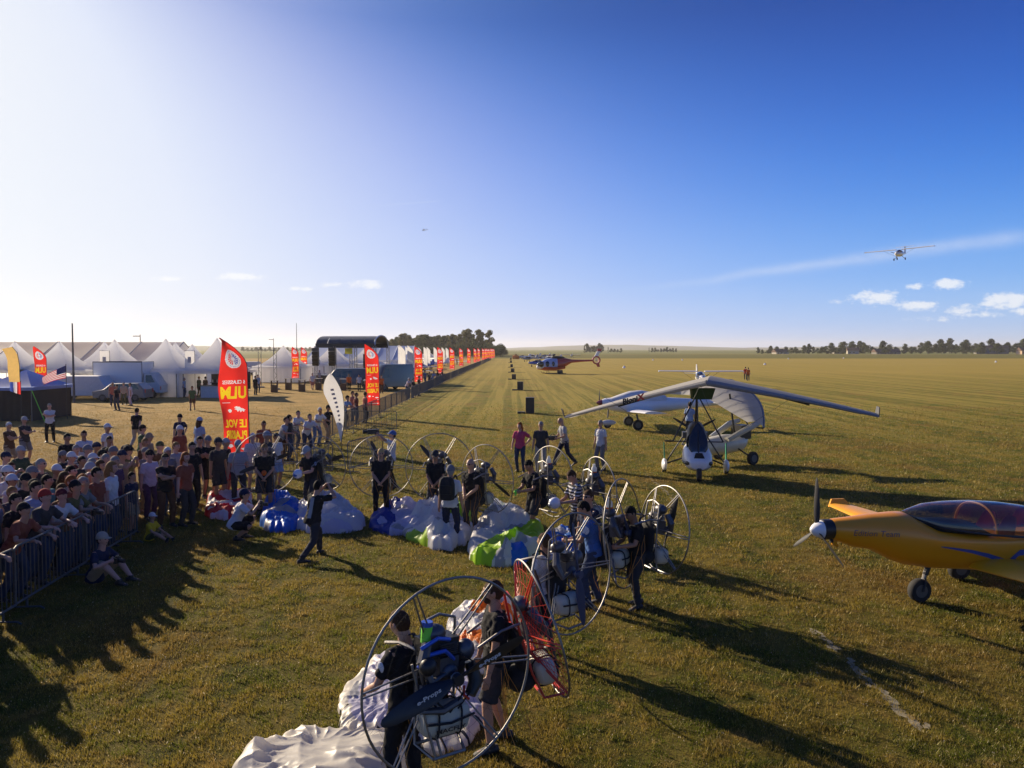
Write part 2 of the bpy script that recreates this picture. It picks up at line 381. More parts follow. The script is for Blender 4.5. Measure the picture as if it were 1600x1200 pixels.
# ================================================================ people: one continuous body per pose, clothes as children
def Rx(v,a): c,s=math.cos(a),math.sin(a); return Vector((v[0],v[1]*c-v[2]*s,v[1]*s+v[2]*c))
def Rz(v,a): c,s=math.cos(a),math.sin(a); return Vector((v[0]*c-v[1]*s,v[0]*s+v[1]*c,v[2]))
def ik(a,b,l1,l2,pole):
    a=Vector(a);b=Vector(b);d=b-a;L=d.length
    if L>(l1+l2)*.999: b=a+d*((l1+l2)*.999/L); d=b-a; L=d.length
    u=d/L; x=(l1*l1-l2*l2+L*L)/(2*L); h=math.sqrt(max(l1*l1-x*x,0)); p=Vector(pole); p=p-u*p.dot(u)
    if p.length<1e-4: p=Vector((0,-1,0))-u*(-u.y)
    p.normalize(); return a+u*x+p*h,b
def headfn(s=1.0,extra=0):
    def f(d):
        x,y,z=d
        rx,ry,rz=.080,.100,.119
        if z<-.05: rx*=1-.38*min(1,(-z-.05)*1.0)
        if y>0 and z<-.3: ry*=1-.45*(-z-.3)
        p=Vector((x*rx,y*ry,z*rz))
        if y<0 and not extra:
            p.y-= .030*math.exp(-((x/.17)**2+((z+.16)/.17)**2)) 
            p.y-= .007*math.exp(-((z-.24)/.10)**2)*max(0,1-abs(x)*1.2)
            p.y+= .010*(math.exp(-(((x-.36)/.17)**2+((z-.06)/.12)**2))+math.exp(-(((x+.36)/.17)**2+((z-.06)/.12)**2)))
            p.y-= .008*math.exp(-((x/.25)**2+((z+.50)/.10)**2))
            p.y-= .014*math.exp(-((x/.35)**2+((z+.88)/.16)**2))
        return p*s
    return f
def solve(P):
    J={}
    pel=Vector(P.get('pel',(0,0,.93))); ln=R(P.get('lean',3)); tw=R(P.get('twist',0))
    T=Vector((0,-math.sin(ln),math.cos(ln))); F=Vector((0,-math.cos(ln),-math.sin(ln)))
    side=Rz((1,0,0),tw); J['pel']=pel; J['T']=T; J['F']=F; J['side']=side
    J['neck']=pel+T*.53; J['side0']=Rz((1,0,0),tw*.3)
    for k,sg in (('L',1),('R',-1)):
        sh=pel+T*.438+side*(.172*sg); J['sh'+k]=sh
        hd=P['hands'][0 if sg>0 else 1]; hd=Vector(hd)
        pole=Vector(P.get('epole',(.6,.7,-.5))); pole.x*=sg
        el,wr=ik(sh,hd,.285,.255,pole); J['el'+k]=el; J['wr'+k]=wr
        hip=pel+J['side0']*(.095*sg)+Vector((0,0,-.02)); J['hip'+k]=hip
        ft=Vector(P['feet'][0 if sg>0 else 1]); kp=Vector(P.get('kpole',(.15,-1,.1))); kp.x*=sg
        kn,an=ik(hip,ft,.43,.42,kp); J['kn'+k]=kn; J['an'+k]=an
        J['toe'+k]=Vector(P.get('toes',((.15,-1,0),(-.15,-1,0)))[0 if sg>0 else 1]).normalized()
    hy=R(P.get('yaw',0)); hp=R(P.get('nod',0)); M=Matrix.Rotation(hy,3,'Z')@Matrix.Rotation(hp,3,'X'); J['HM']=M
    J['head']=J['neck']+T*.015+M@Vector((0,-.024,.130))
    return J
def remesh(mb,voxel,smooth=1,wr=0,wrs=9,seed=0):
    me=mb.mesh('tmp',[],smooth=0); o=bpy.data.objects.new('tmp',me); COL.objects.link(o)
    r=o.modifiers.new('r','REMESH'); r.mode='VOXEL'; r.voxel_size=voxel; r.use_smooth_shade=True
    if smooth:
        s=o.modifiers.new('s','SMOOTH'); s.factor=.5; s.iterations=smooth
    dg=bpy.context.evaluated_depsgraph_get(); m2=bpy.data.meshes.new_from_object(o.evaluated_get(dg))
    bpy.data.objects.remove(o); bpy.data.meshes.remove(me)
    if wr:
        n=len(m2.vertices); co=np.empty(n*3,np.float32); m2.vertices.foreach_get('co',co); co=co.reshape(-1,3)
        no=np.empty(n*3,np.float32); m2.vertices.foreach_get('normal',no); no=no.reshape(-1,3)
        x,y,z=co.T; s=seed*1.7
        w=np.sin(z*52+6*np.sin(x*11+s)+5*np.sin(y*13+s*2))*.5+np.sin((x+z*.6)*38+4*np.sin(z*17+s)+3*np.cos(y*15))*.5+np.sin((x-z*.8)*61+5*np.sin(z*9-s)+y*20)*.35
        co+=no*(w*wr)[:,None]; m2.vertices.foreach_set('co',co.ravel())
    m2.polygons.foreach_set('use_smooth',[True]*len(m2.polygons)); m2.update(); return m2
def torso_rings(J,inf,lo,hi,fat=0):
    base=[(-.10,.150,.100,0),(-.05,.160,.106,0),(.02,.168,.110,.0),(.09,.158,.104,.005),(.16,.148,.100,.008),(.27,.162,.113,.006),(.37,.170,.115,.0),(.43,.150,.098,-.004),(.475,.105,.075,-.006),(.505,.060,.060,-.004),(.55,.054,.057,0),(.62,.052,.055,.0)]
    out=[]
    for s,a,b,off in base:
        if s<lo or s>hi: continue
        f=max(0,min(1,s/.45)); sd=J['side0'].lerp(J['side'],f).normalized()
        c=J['pel']+J['T']*s+J['F']*(off+(fat*.05 if .05<s<.2 else 0)); hm=.020*max(0,min(1,(.10-s)/.12))*(inf>.013); a2=a+inf+hm+fat*.03*(s<.3); b2=b+inf+hm+fat*.04*(s<.3)
        fw=J['T'].cross(sd).normalized()
        out.append([c+sd*(a2*math.cos(2*PI*k/18))+fw*(b2*math.sin(2*PI*k/18)) for k in range(18)])
    return out
def make_pose(key,P):
    J=solve(P); out={'J':J}
    vox=P.get('vox',.0105)
    # ---- body (skin) : one continuous surface
    mb=MB(); mb.loft(torso_rings(J,-.008,-.2,.7))
    mb.ell(J['head'],None,28,22,fn=lambda d,f=headfn():J['HM']@f(d))
    for sg in (1,-1): mb.ell(J['head']+J['HM']@Vector((.079*sg,.012,-.004)),None,8,6,fn=lambda d:J['HM']@Vector((d.x*.013,d.y*.02,d.z*.033)))
    mb.path([J['neck']-J['T']*.06,J['neck']+J['T']*.05,J['head']-J['HM']@Vector((0,-.01,.03))],[.066,.060,.060],12)
    shoes=[]; 
    for k,sg in (('L',1),('R',-1)):
        sh,el,wr=J['sh'+k],J['el'+k],J['wr'+k]
        mb.path([J['neck']-J['T']*.10,sh,sh.lerp(el,.3),sh.lerp(el,.7),el,el.lerp(wr,.25),el.lerp(wr,.6),wr,wr+(wr-el).normalized()*.03],[.06,.056,.050,.043,.038,.041,.036,.026,.026],10)
        hip,kn,an=J['hip'+k],J['kn'+k],J['an'+k]
        mb.path([hip+Vector((0,0,.05)),hip,hip.lerp(kn,.35),hip.lerp(kn,.75),kn,kn.lerp(an,.28),kn.lerp(an,.65),an,an-Vector((0,0,.03))],[.07,.088,.080,.060,.053,.058,.045,.035,.04],12)
        t=J['toe'+k]; b=an-Vector((0,0,.045)); mb.path([b-t*.05,b+t*.03,b+t*.10,b+t*.14],[.026,.028,.022,.012],8,sq=.7)
        # hand: palm, four unequal fingers bent, thumb from the side
        D=(wr-el).normalized(); gm=P.get('hand','relax'); inward=Vector((-sg,0,0))
        pn=Vector(P['pn'][0 if sg>0 else 1]) if 'pn' in P else inward+Vector((0,.15,0))
        if gm in('fold',): D=(D+Vector((0,0,-.25))).normalized()
        pn=(pn-D*pn.dot(D)); pn=pn.normalized() if pn.length>1e-3 else perp(D)[0]
        S=D.cross(pn).normalized()   # across the palm
        if S.dot(Vector((0,-1,0)))+S.dot(Vector((0,0,1)))*.5<0: S=-S
        pc=wr+D*.05; mb.ell(pc,None,12,8,fn=lambda d:D*(d.z*.052)+S*(d.x*.041)+pn*(d.y*.017))
        curl={'relax':.35,'grip':1.0,'fold':.7,'flat':.1}.get(gm,.35)
        for i,(off,l) in enumerate(((.030,.070),(.010,.078),(-.010,.072),(-.029,.058))):
            p0=wr+D*.075+S*off; a1=curl*.6; a2=curl*1.4
            p1=p0+(D*math.cos(a1)+pn*math.sin(a1))*l*.5; p2=p1+(D*math.cos(a2)+pn*math.sin(a2))*l*.5
            mb.path([p0,p1,p2],[.0098,.0092,.0078],6)
        p0=wr+D*.03+S*.028; p1=p0+(D*.6+S*.75+pn*.25).normalized()*.038; p2=p1+(D*.85+S*.1+pn*.5).normalized()*.032
        mb.path([p0,p1,p2],[.013,.011,.009],6)
        # shoe
        s=MB(); b=an-Vector((0,0,.05)); yv=t.cross(Vector((0,0,1))).normalized(); up=Vector((0,0,1))
        rings=[]
        for (a,w,h) in ((-.09,.026,.04),(-.08,.040,.065),(-.03,.046,.072),(.03,.048,.066),(.09,.051,.050),(.145,.047,.034),(.18,.030,.022)):
            c=b+t*a; zb=-.038
            rings.append([c+yv*(w*math.cos(2*PI*q/10))+up*(zb+ (h*(.5+.5*math.sin(2*PI*q/10))*1.25)) for q in range(10)])
        s.loft(rings); s.path([an+Vector((0,0,.03)),an-Vector((0,0,.03))],[.045,.05],10)
        shoes.append(s.mesh('shoe',[None],smooth=60))
    out['body']=remesh(mb,vox,1)
    me=out['body']; me.materials.append(None); me.materials.append(None)
    # face details (eyes, brows) on the body's own faces
    Mi=J['HM'].inverted(); hc=J['head']
    fc=np.empty(len(me.polygons)*3,np.float32); me.polygons.foreach_get('center',fc); fc=fc.reshape(-1,3)-np.array(hc)
    L=fc@np.array(Mi).T
    eye=(L[:,1]<-.05)&(((np.abs(np.abs(L[:,0])-.030)<.013)&(np.abs(L[:,2]-.010)<.0065))|((np.abs(np.abs(L[:,0])-.030)<.018)&(np.abs(L[:,2]-.030)<.0045))|((np.abs(L[:,0])<.022)&(np.abs(L[:,2]+.058)<.004)))
    me.polygons.foreach_set('material_index',eye.astype(np.int32))
    out['shoes']=shoes
    # ---- t-shirt
    def shirt(long,inf=.016,fat=0):
        mb=MB(); r=torso_rings(J,inf,-.11,.49,fat); mb.loft(r)
        for k in 'LR':
            sh,el,wr=J['sh'+k],J['el'+k],J['wr'+k]; cdir=J['neck']-J['T']*.085
            if long: mb.path([cdir,sh,sh.lerp(el,.5),el,el.lerp(wr,.5),el.lerp(wr,.93)],[.062,.066,.062,.054,.048,.040],12)
            else: mb.path([cdir,cdir.lerp(sh,.55),sh,sh.lerp(el,.4),sh.lerp(el,.72)],[.062,.066,.064,.066,.068],12)
        return remesh(mb,.016,2,wr=.0065,seed=len(key))
    out['tee']=shirt(False); out['tee_fat']=shirt(False,.03,1.0)
    # ---- trousers and shorts
    def legs(to,rad,inf,voxel=.016):
        mb=MB(); r=torso_rings(J,inf*.6,-.12,.10); mb.loft(r)
        for k in 'LR':
            hip,kn,an=J['hip'+k],J['kn'+k],J['an'+k]
            if to<=1: mb.path([hip+Vector((0,0,.05)),hip,hip.lerp(kn,.5),hip.lerp(kn,to)],[.095,.105,rad,rad*1.03],12)
            else: mb.path([hip+Vector((0,0,.05)),hip,hip.lerp(kn,.5),kn,kn.lerp(an,.3),kn.lerp(an,.7),an+Vector((0,0,.01))],[.09,.102,.092,rad,rad*1.0,rad*.88,rad*.84],12)
        return remesh(mb,voxel,2,wr=.005,seed=len(key)+3)
    out['shorts']=legs(.92,.100,.012); out['trousers']=legs(2,.072,.012); out['leggings']=legs(2,.068,.008)
    # ---- hair
    def hair(kind,seed=0):
        mb=MB()
        def f(d):
            p=headfn(1.0,1)(d); thr=.30 if d.y<-.35 else (-.15 if d.y<.1 else -.72)
            if kind=='short':
                s=1.065 if d.z>thr else .86
            else:
                thr=.42 if d.y<-.4 else -.9; s=1.17 if d.z>thr else .88
            nn=noise.noise((d.x*4+seed,d.y*4,d.z*4))
            return J['HM']@(p*(s+.07*nn*(s>1)))
        mb.ell(hc+J['HM']@Vector((0,.007,.004)),None,22,18,fn=f)
        if kind=='long':
            b=hc; mb.path([b+J['HM']@Vector((0,.05,.02)),b+J['HM']@Vector((0,.085,-.08)),b+J['HM']@Vector((0,.085,-.17)),b+J['HM']@Vector((0,.09,-.25))],[.07,.085,.08,.045],12)
        return mb.mesh('hair',[None],smooth=80)
    out['short']=hair('short'); out['long']=hair('long')
    # ---- hats
    def hat(kind):
        mb=MB(); off=hc+J['HM']@Vector((0,.004,.028)); h=.125 if kind=='cap' else .13
        def f(d):
            z=max(d.z,-.05); 
            return J['HM']@Vector((d.x*.096,d.y*.116,z*h))
        mb.ell(off,None,20,12,fn=f)
        if kind=='cap':
            rings=[]
            for (y,w,z) in ((-.06,.072,.012),(-.11,.074,.008),(-.15,.062,-.002),(-.178,.035,-.010)):
                rings.append([off+J['HM']@Vector((w*math.cos(a)*1.0,y+.0*a,z-.25*(w*math.cos(a))**2/.07*.6+.0035*math.sin(a)*1.0)) for a in [2*PI*q/10 for q in range(10)]])
            mb.loft(rings)
        else:
            rings=[[off+J['HM']@Vector((r*math.cos(a)*.82,r*math.sin(a),z)) for a in [2*PI*q/20 for q in range(20)]] for r,z in ((.10,.022),(.155,-.012),(.156,-.018),(.098,.004))]
            mb.loft(rings+[rings[0]],cap=False)
        return mb.mesh('hat',[None],smooth=50)
    out['cap']=hat('cap'); out['sunhat']=hat('hat')
    mb=MB()
    for sg in (1,-1): mb.ell(hc+J['HM']@Vector((.031*sg,-.088,.012)),None,10,6,fn=lambda d:J['HM']@Vector((d.x*.025,d.y*.009,d.z*.018)))
    mb.path([hc+J['HM']@Vector(p) for p in ((-.08,.0,.018),(-.07,-.07,.016),(0,-.104,.018),(.07,-.07,.016),(.08,0,.018))],.004,5)
    out['sunglasses']=mb.mesh('sunglasses',[None],smooth=50)
    return out
def F2(dx=.11,dy=0,z=.085): return ((dx,dy,z),(-dx,-dy,z))
POSES={
 'stand':dict(pel=(0,0,.93),hands=((.27,-.03,.80),(-.27,-.06,.80)),feet=F2(.12,.03),yaw=8,nod=-3),
 'stand_b':dict(pel=(.02,0,.925),lean=2,hands=((.24,.0,.98),(-.28,-.04,.79)),feet=((.16,-.05,.085),(-.09,.03,.085)),yaw=-18,twist=-6,epole=(1,.5,-.1)),
 'crossed':dict(pel=(0,0,.93),lean=0,hands=((-.13,-.20,1.24),(.13,-.235,1.20)),feet=F2(.14),epole=(.9,-.2,-.8),hand='fold',pn=((0,1,0),(0,1,0)),yaw=-5),
 'clasp':dict(pel=(0,0,.93),lean=4,hands=((.035,-.21,.93),(-.045,-.22,.92)),feet=F2(.13),epole=(.8,.5,-.3),hand='fold',yaw=6,nod=6),
 'lean':dict(pel=(0,.10,.91),lean=26,hands=((.20,-.46,1.08),(-.22,-.45,1.08)),feet=((.12,.10,.085),(-.13,.22,.085)),epole=(.9,.2,-.9),hand='fold',pn=((0,0,-1),(0,0,-1)),nod=-14,yaw=-8),
 'phone':dict(pel=(0,0,.93),lean=2,hands=((.07,-.36,1.52),(-.08,-.37,1.52)),feet=F2(.12,-.03),epole=(.9,.1,-1),hand='grip',pn=((-1,0,0),(1,0,0)),nod=-4),
 'walk':dict(pel=(0,0,.91),lean=5,hands=((.26,-.20,.86),(-.26,.17,.84)),feet=((.08,.26,.15),(-.08,-.30,.09)),toes=((.1,-1,-.45),(-.1,-1,.15)),twist=8),
 'carry_walk':dict(pel=(0,0,.90),lean=9,hands=((.15,-.30,.98),(-.20,-.34,.92)),feet=((.10,.36,.14),(-.10,-.36,.09)),toes=((.1,-1,-.45),(-.1,-1,.1)),hand='grip',nod=14,yaw=-14),
 'lunge':dict(pel=(0,.02,.80),lean=14,hands=((.06,-.40,1.42),(-.08,-.40,1.40)),feet=((.16,-.34,.085),(-.16,.50,.12)),toes=((.3,-1,0),(-.5,-1,0)),epole=(1,.2,-.9),hand='grip',pn=((-1,0,0),(1,0,0)),nod=6),
 'squat':dict(pel=(0,.10,.36),lean=24,hands=((.10,-.42,.78),(-.08,-.42,.76)),feet=((.15,-.10,.085),(-.15,.02,.10)),kpole=(.5,-1,.6),epole=(.8,.1,-1),hand='grip',pn=((-1,0,0),(1,0,0)),nod=-8),
 'sit':dict(pel=(0,.10,.13),lean=16,hands=((.10,-.30,.42),(-.14,-.30,.44)),feet=((.16,-.50,.085),(-.10,-.46,.085)),kpole=(.3,-.4,1),epole=(.9,.1,-.6),hand='fold',nod=-6),
 'sit_flat':dict(pel=(0,.10,.13),lean=12,hands=((.12,-.40,.26),(-.12,-.40,.26)),feet=((.14,-.68,.085),(-.12,-.66,.085)),kpole=(.3,-.4,1),toes=((.2,-.4,1),(-.2,-.4,1)),nod=-4),
 'film_up':dict(pel=(0,0,.93),lean=-3,hands=((.07,-.38,1.66),(-.10,-.40,1.60)),feet=((.14,0,.085),(-.12,.12,.085)),epole=(1,0,-.5),hand='grip',pn=((-1,0,0),(1,0,0)),nod=-14),
 'point':dict(pel=(0,0,.93),lean=8,hands=((.10,-.60,1.20),(-.24,-.14,.86)),feet=F2(.12,.05),hand='relax',yaw=5),
 'tend':dict(pel=(0,0,.92),lean=10,hands=((.10,-.42,1.06),(-.08,-.40,1.04)),feet=((.13,-.08,.085),(-.13,.08,.085)),hand='grip',nod=22,yaw=8),
 'pilot_near':dict(pel=(0,0,.93),lean=2,vox=.0085,hands=((.29,-.16,.83),(-.29,-.12,.84)),feet=((.14,-.10,.085),(-.13,.12,.085)),yaw=-14,nod=-2),
 'pilot_back':dict(pel=(0,0,.93),lean=4,vox=.0085,hands=((.22,-.32,.98),(-.22,-.30,.98)),feet=F2(.15,.04),hand='grip',nod=16,yaw=6),
}
import time as _t; _t0=_t.time()
PM={k:make_pose(k,p) for k,p in POSES.items()}
print('poses',_t.time()-_t0)
CLR=dict(W=(.72,.72,.74),OW=(.62,.60,.55),K=(.018,.018,.020),CH=(.05,.05,.055),N=(.022,.03,.07),G=(.22,.22,.23),LG=(.42,.43,.45),RD=(.50,.035,.03),PK=(.62,.07,.17),
 SA=(.60,.20,.14),OR=(.75,.16,.03),Y=(.70,.50,.03),B=(.07,.16,.42),LB=(.33,.43,.62),BR=(.14,.07,.04),TN=(.40,.29,.18),OL=(.12,.12,.05),GN=(.08,.16,.07),DG=(.05,.09,.06),
 DK=(.045,.065,.12),DE=(.13,.19,.32),PL=(.12,.06,.12),PW=(.72,.62,.68),BG=(.48,.42,.33),RB=(.30,.08,.05),TQ=(.08,.30,.33),MR=(.14,.02,.03))
HAIRC=dict(bk=(.012,.010,.009),br=(.07,.035,.018),lb=(.24,.13,.05),bl=(.48,.33,.14),gr=(.26,.25,.24),wh=(.62,.61,.58),rd=(.28,.075,.02))
def cloth(c): return mat('cloth_'+c,tuple(v*.78 for v in CLR[c]),.9,var=.12,scale=8,bump=.25,bscale=90,trans=0.0,spec=.2)
def stripes(c):
    k='striped_'+c
    if k in MATS: return MATS[k]
    m=cloth(c).copy(); m.name=k; g=NT(m.node_tree); b=[n for n in m.node_tree.nodes if n.type=='BSDF_PRINCIPLED'][0]; src=b.inputs['Base Color'].links[0].from_socket
    tc=g.n('ShaderNodeTexCoord'); sp=g.n('ShaderNodeSeparateXYZ'); g.l(tc.outputs['Object'],sp.inputs[0])
    w=g.m('SINE',g.m('MULTIPLY',sp.outputs[2],95)); alt=(.5,.5,.52) if sum(CLR[c])<.9 else (.05,.07,.14)
    g.l(g.mix(g.ss(w,.15,.45),src,alt),b.inputs['Base Color']); MATS[k]=m; return m
def hairm(c): return mat('hair_'+c,HAIRC[c],.75,var=.35,scale=40,bump=.8,bscale=140,spec=.12)
SK=[mat('skin_a',(.42,.23,.15),.55,var=.06,scale=14),mat('skin_b',(.34,.17,.10),.55,var=.06,scale=14),mat('skin_c',(.50,.27,.20),.55,var=.06,scale=14),mat('skin_d',(.13,.065,.04),.5,var=.06,scale=14)]
FACE=mat('eye_and_brow',(.05,.03,.025),.4)
GLS=mat('sunglass_lens',(.01,.01,.012),.08)
SHC={'w':mat('shoe_white',(.65,.65,.63),.6),'k':mat('shoe_black',(.02,.02,.02),.6),'b':mat('shoe_brown',(.10,.06,.04),.7)}
def slot(o,i,m): o.material_slots[i].link='OBJECT'; o.material_slots[i].material=m
_pc=[0]
def person(label,loc,rz,pose='stand',top='K',low='DK',legs='trousers',head='short',hc='br',cap='W',skin=None,scale=1.0,group=None,shoe='k',fat=False,glasses=False,detail=2,striped=0):
    _pc[0]+=1; rnd=random.Random(_pc[0]*31)
    P=PM[pose]; r=empty('person',(loc[0],loc[1],loc[2] if len(loc)>2 else 0),rz,label,'person',group,scale=scale)
    b=add_mesh('body',P['body'],r); sk=SK[rnd.choice((0,0,1,2))] if skin is None else SK[skin]; slot(b,0,sk); slot(b,1,FACE)
    def part(nm,me,m):
        if not me.materials: me.materials.append(None)
        o=add_mesh(nm,me,r); slot(o,0,m); return o
    part('shirt',P['tee_fat' if fat else 'tee'],stripes(top) if striped else cloth(top)); part(legs,P[legs],cloth(low))
    if detail>1:
        for s in P['shoes']: part('shoe',s,SHC[shoe])
    if head in('cap','sunhat'):
        part('cap' if head=='cap' else 'hat',P[head],cloth(cap)); 
        if detail>1 or True: part('hair',P['short'],hairm(hc))
    elif head=='longcap': part('cap',P['cap'],cloth(cap)); part('hair',P['long'],hairm(hc))
    elif head in('short','long'): part('hair',P[head],hairm(hc))
    if glasses: part('sunglasses',P['sunglasses'],GLS)
    return r
# ================================================================ shared materials
WH=mat('white_paint',(.74,.74,.74),.35,var=.03,coat=.3)
WHD=mat('white_weathered',(.58,.58,.57),.6,var=.12)
STEEL=mat('galvanised_steel',(.14,.14,.135),.65,metal=.7,var=.15,scale=30)
ALU=mat('polished_aluminium_tube',(.26,.25,.24),.55,metal=1,var=.08)
BLK=mat('black_plastic',(.012,.012,.013),.45,var=.2)
RUB=mat('black_rubber',(.02,.02,.02),.85,var=.2)
CARB=mat('carbon_fibre',(.015,.015,.018),.5,coat=.08,var=.2,scale=80)
NYL=mat('black_webbing',(.015,.015,.016),.9,var=.2,bump=.4)
TANK=mat('translucent_fuel_tank',(.62,.60,.48),.45,var=.08,trans=.25)
GLASS=mat('tinted_canopy',(.02,.025,.03),.05,coat=1,alpha=.62)
WIN=mat('dark_window_glass',(.015,.018,.022),.08,coat=.5)
RED=mat('red_powder_coat',(.55,.04,.02),.4)
TENT=mat('white_pvc_tent_cloth',(.93,.93,.92),.5,var=.04,scale=1.2,trans=.66)
TENTW=mat('white_pvc_tent_wall',(.92,.92,.91),.6,var=.05,scale=1.2,trans=.62)
BLUET=mat('blue_canopy_cloth',(.40,.50,.80),.75,var=.05,trans=.5)
ORD=['first','second','third','fourth','fifth','sixth','seventh','eighth','ninth','tenth','eleventh','twelfth','thirteenth','fourteenth','fifteenth','sixteenth','seventeenth','eighteenth','nineteenth','twentieth']
# ================================================================ crowd barriers
def barrier_proto():
    L=2.45
    f=MB(); r=.019; z0=.20; z1=1.08
    pts=[(-L/2+.1,0,z1),(L/2-.1,0,z1),(L/2-.03,0,z1-.03),(L/2,0,z1-.1),(L/2,0,z0+.02),(L/2-.02,0,z0),(-L/2+.02,0,z0),(-L/2,0,z0+.02),(-L/2,0,z1-.1),(-L/2+.03,0,z1-.03)]
    f.path(pts,r,8,closed=True)
    b=MB()
    for i in range(1,20):
        x=-L/2+L*i/20; b.path([(x,0,z0+.01),(x,0,z1-.012)],.0085,5)
    ft=[]
    for sx in(-1,1):
        g=MB(); x=sx*(L/2-.35); g.path([(x,0,z0),(x,0,.06)],.018,6); g.path([(x,-.26,.02),(x,-.2,.055),(x,.2,.055),(x,.26,.02)],.018,6,sq=.7); ft.append(g.mesh('foot',[STEEL]))
    return f.mesh('frame',[STEEL]),b.mesh('bars',[STEEL]),ft
BP=barrier_proto()
def barrier(x,y,rz,label,group='galvanised crowd barriers along the display line',detail=True):
    r=empty('crowd_barrier',(x,y,0),rz,label,'barrier',group)
    add_mesh('frame',BP[0],r); o=add_mesh('bars',BP[1],r); 
    for f in BP[2]: add_mesh('foot',f,r)
    return r
# near run in front of the seated crowd
rb=random.Random(4)
near=[(at_h(-40,1010),'nearest barrier at the left edge'),]
for i,(y0,lab) in enumerate(((8.1,'crowd barrier at the bottom left with shade over its feet'),(10.55,'crowd barrier carrying leaning spectators left of the gap'),(13.0,'crowd barrier directly in front of the woman in the white vest'),(15.45,'crowd barrier behind the child in the yellow shirt'))):
    barrier((-7.28,-7.48,-7.72,-7.98)[i],y0,PI/2+.10+rb.uniform(-.02,.02),lab)
barrier(-7.0,24.9,R(6),'crowd barrier set crosswise behind the pilots in black')
barrier(-5.0,26.6,R(72),'loose barrier turned across the gap left of the filming man in white')
barrier(-8.7,29.2,R(78),'crowd barrier beside the woman in the grey shirt')
barrier(-8.6,31.7,R(86),'crowd barrier that the white haired man leans on')
barrier(-6.9,38.2,R(2),'short cross barrier jutting onto the grass below the second red flag')
y=34.2;k=0
while y<318:
    barrier(-8.15+.10*noise.noise((y*.05,0,0))-.004*max(0,y-60)*.3,y,PI/2+rb.uniform(-.03,.03),('%s crowd barrier of the long line, counting away from the white teardrop flag'%ORD[k] if k<20 else 'galvanised crowd barrier in the long line receding beside the mown strip')); y+=2.47; k+=1
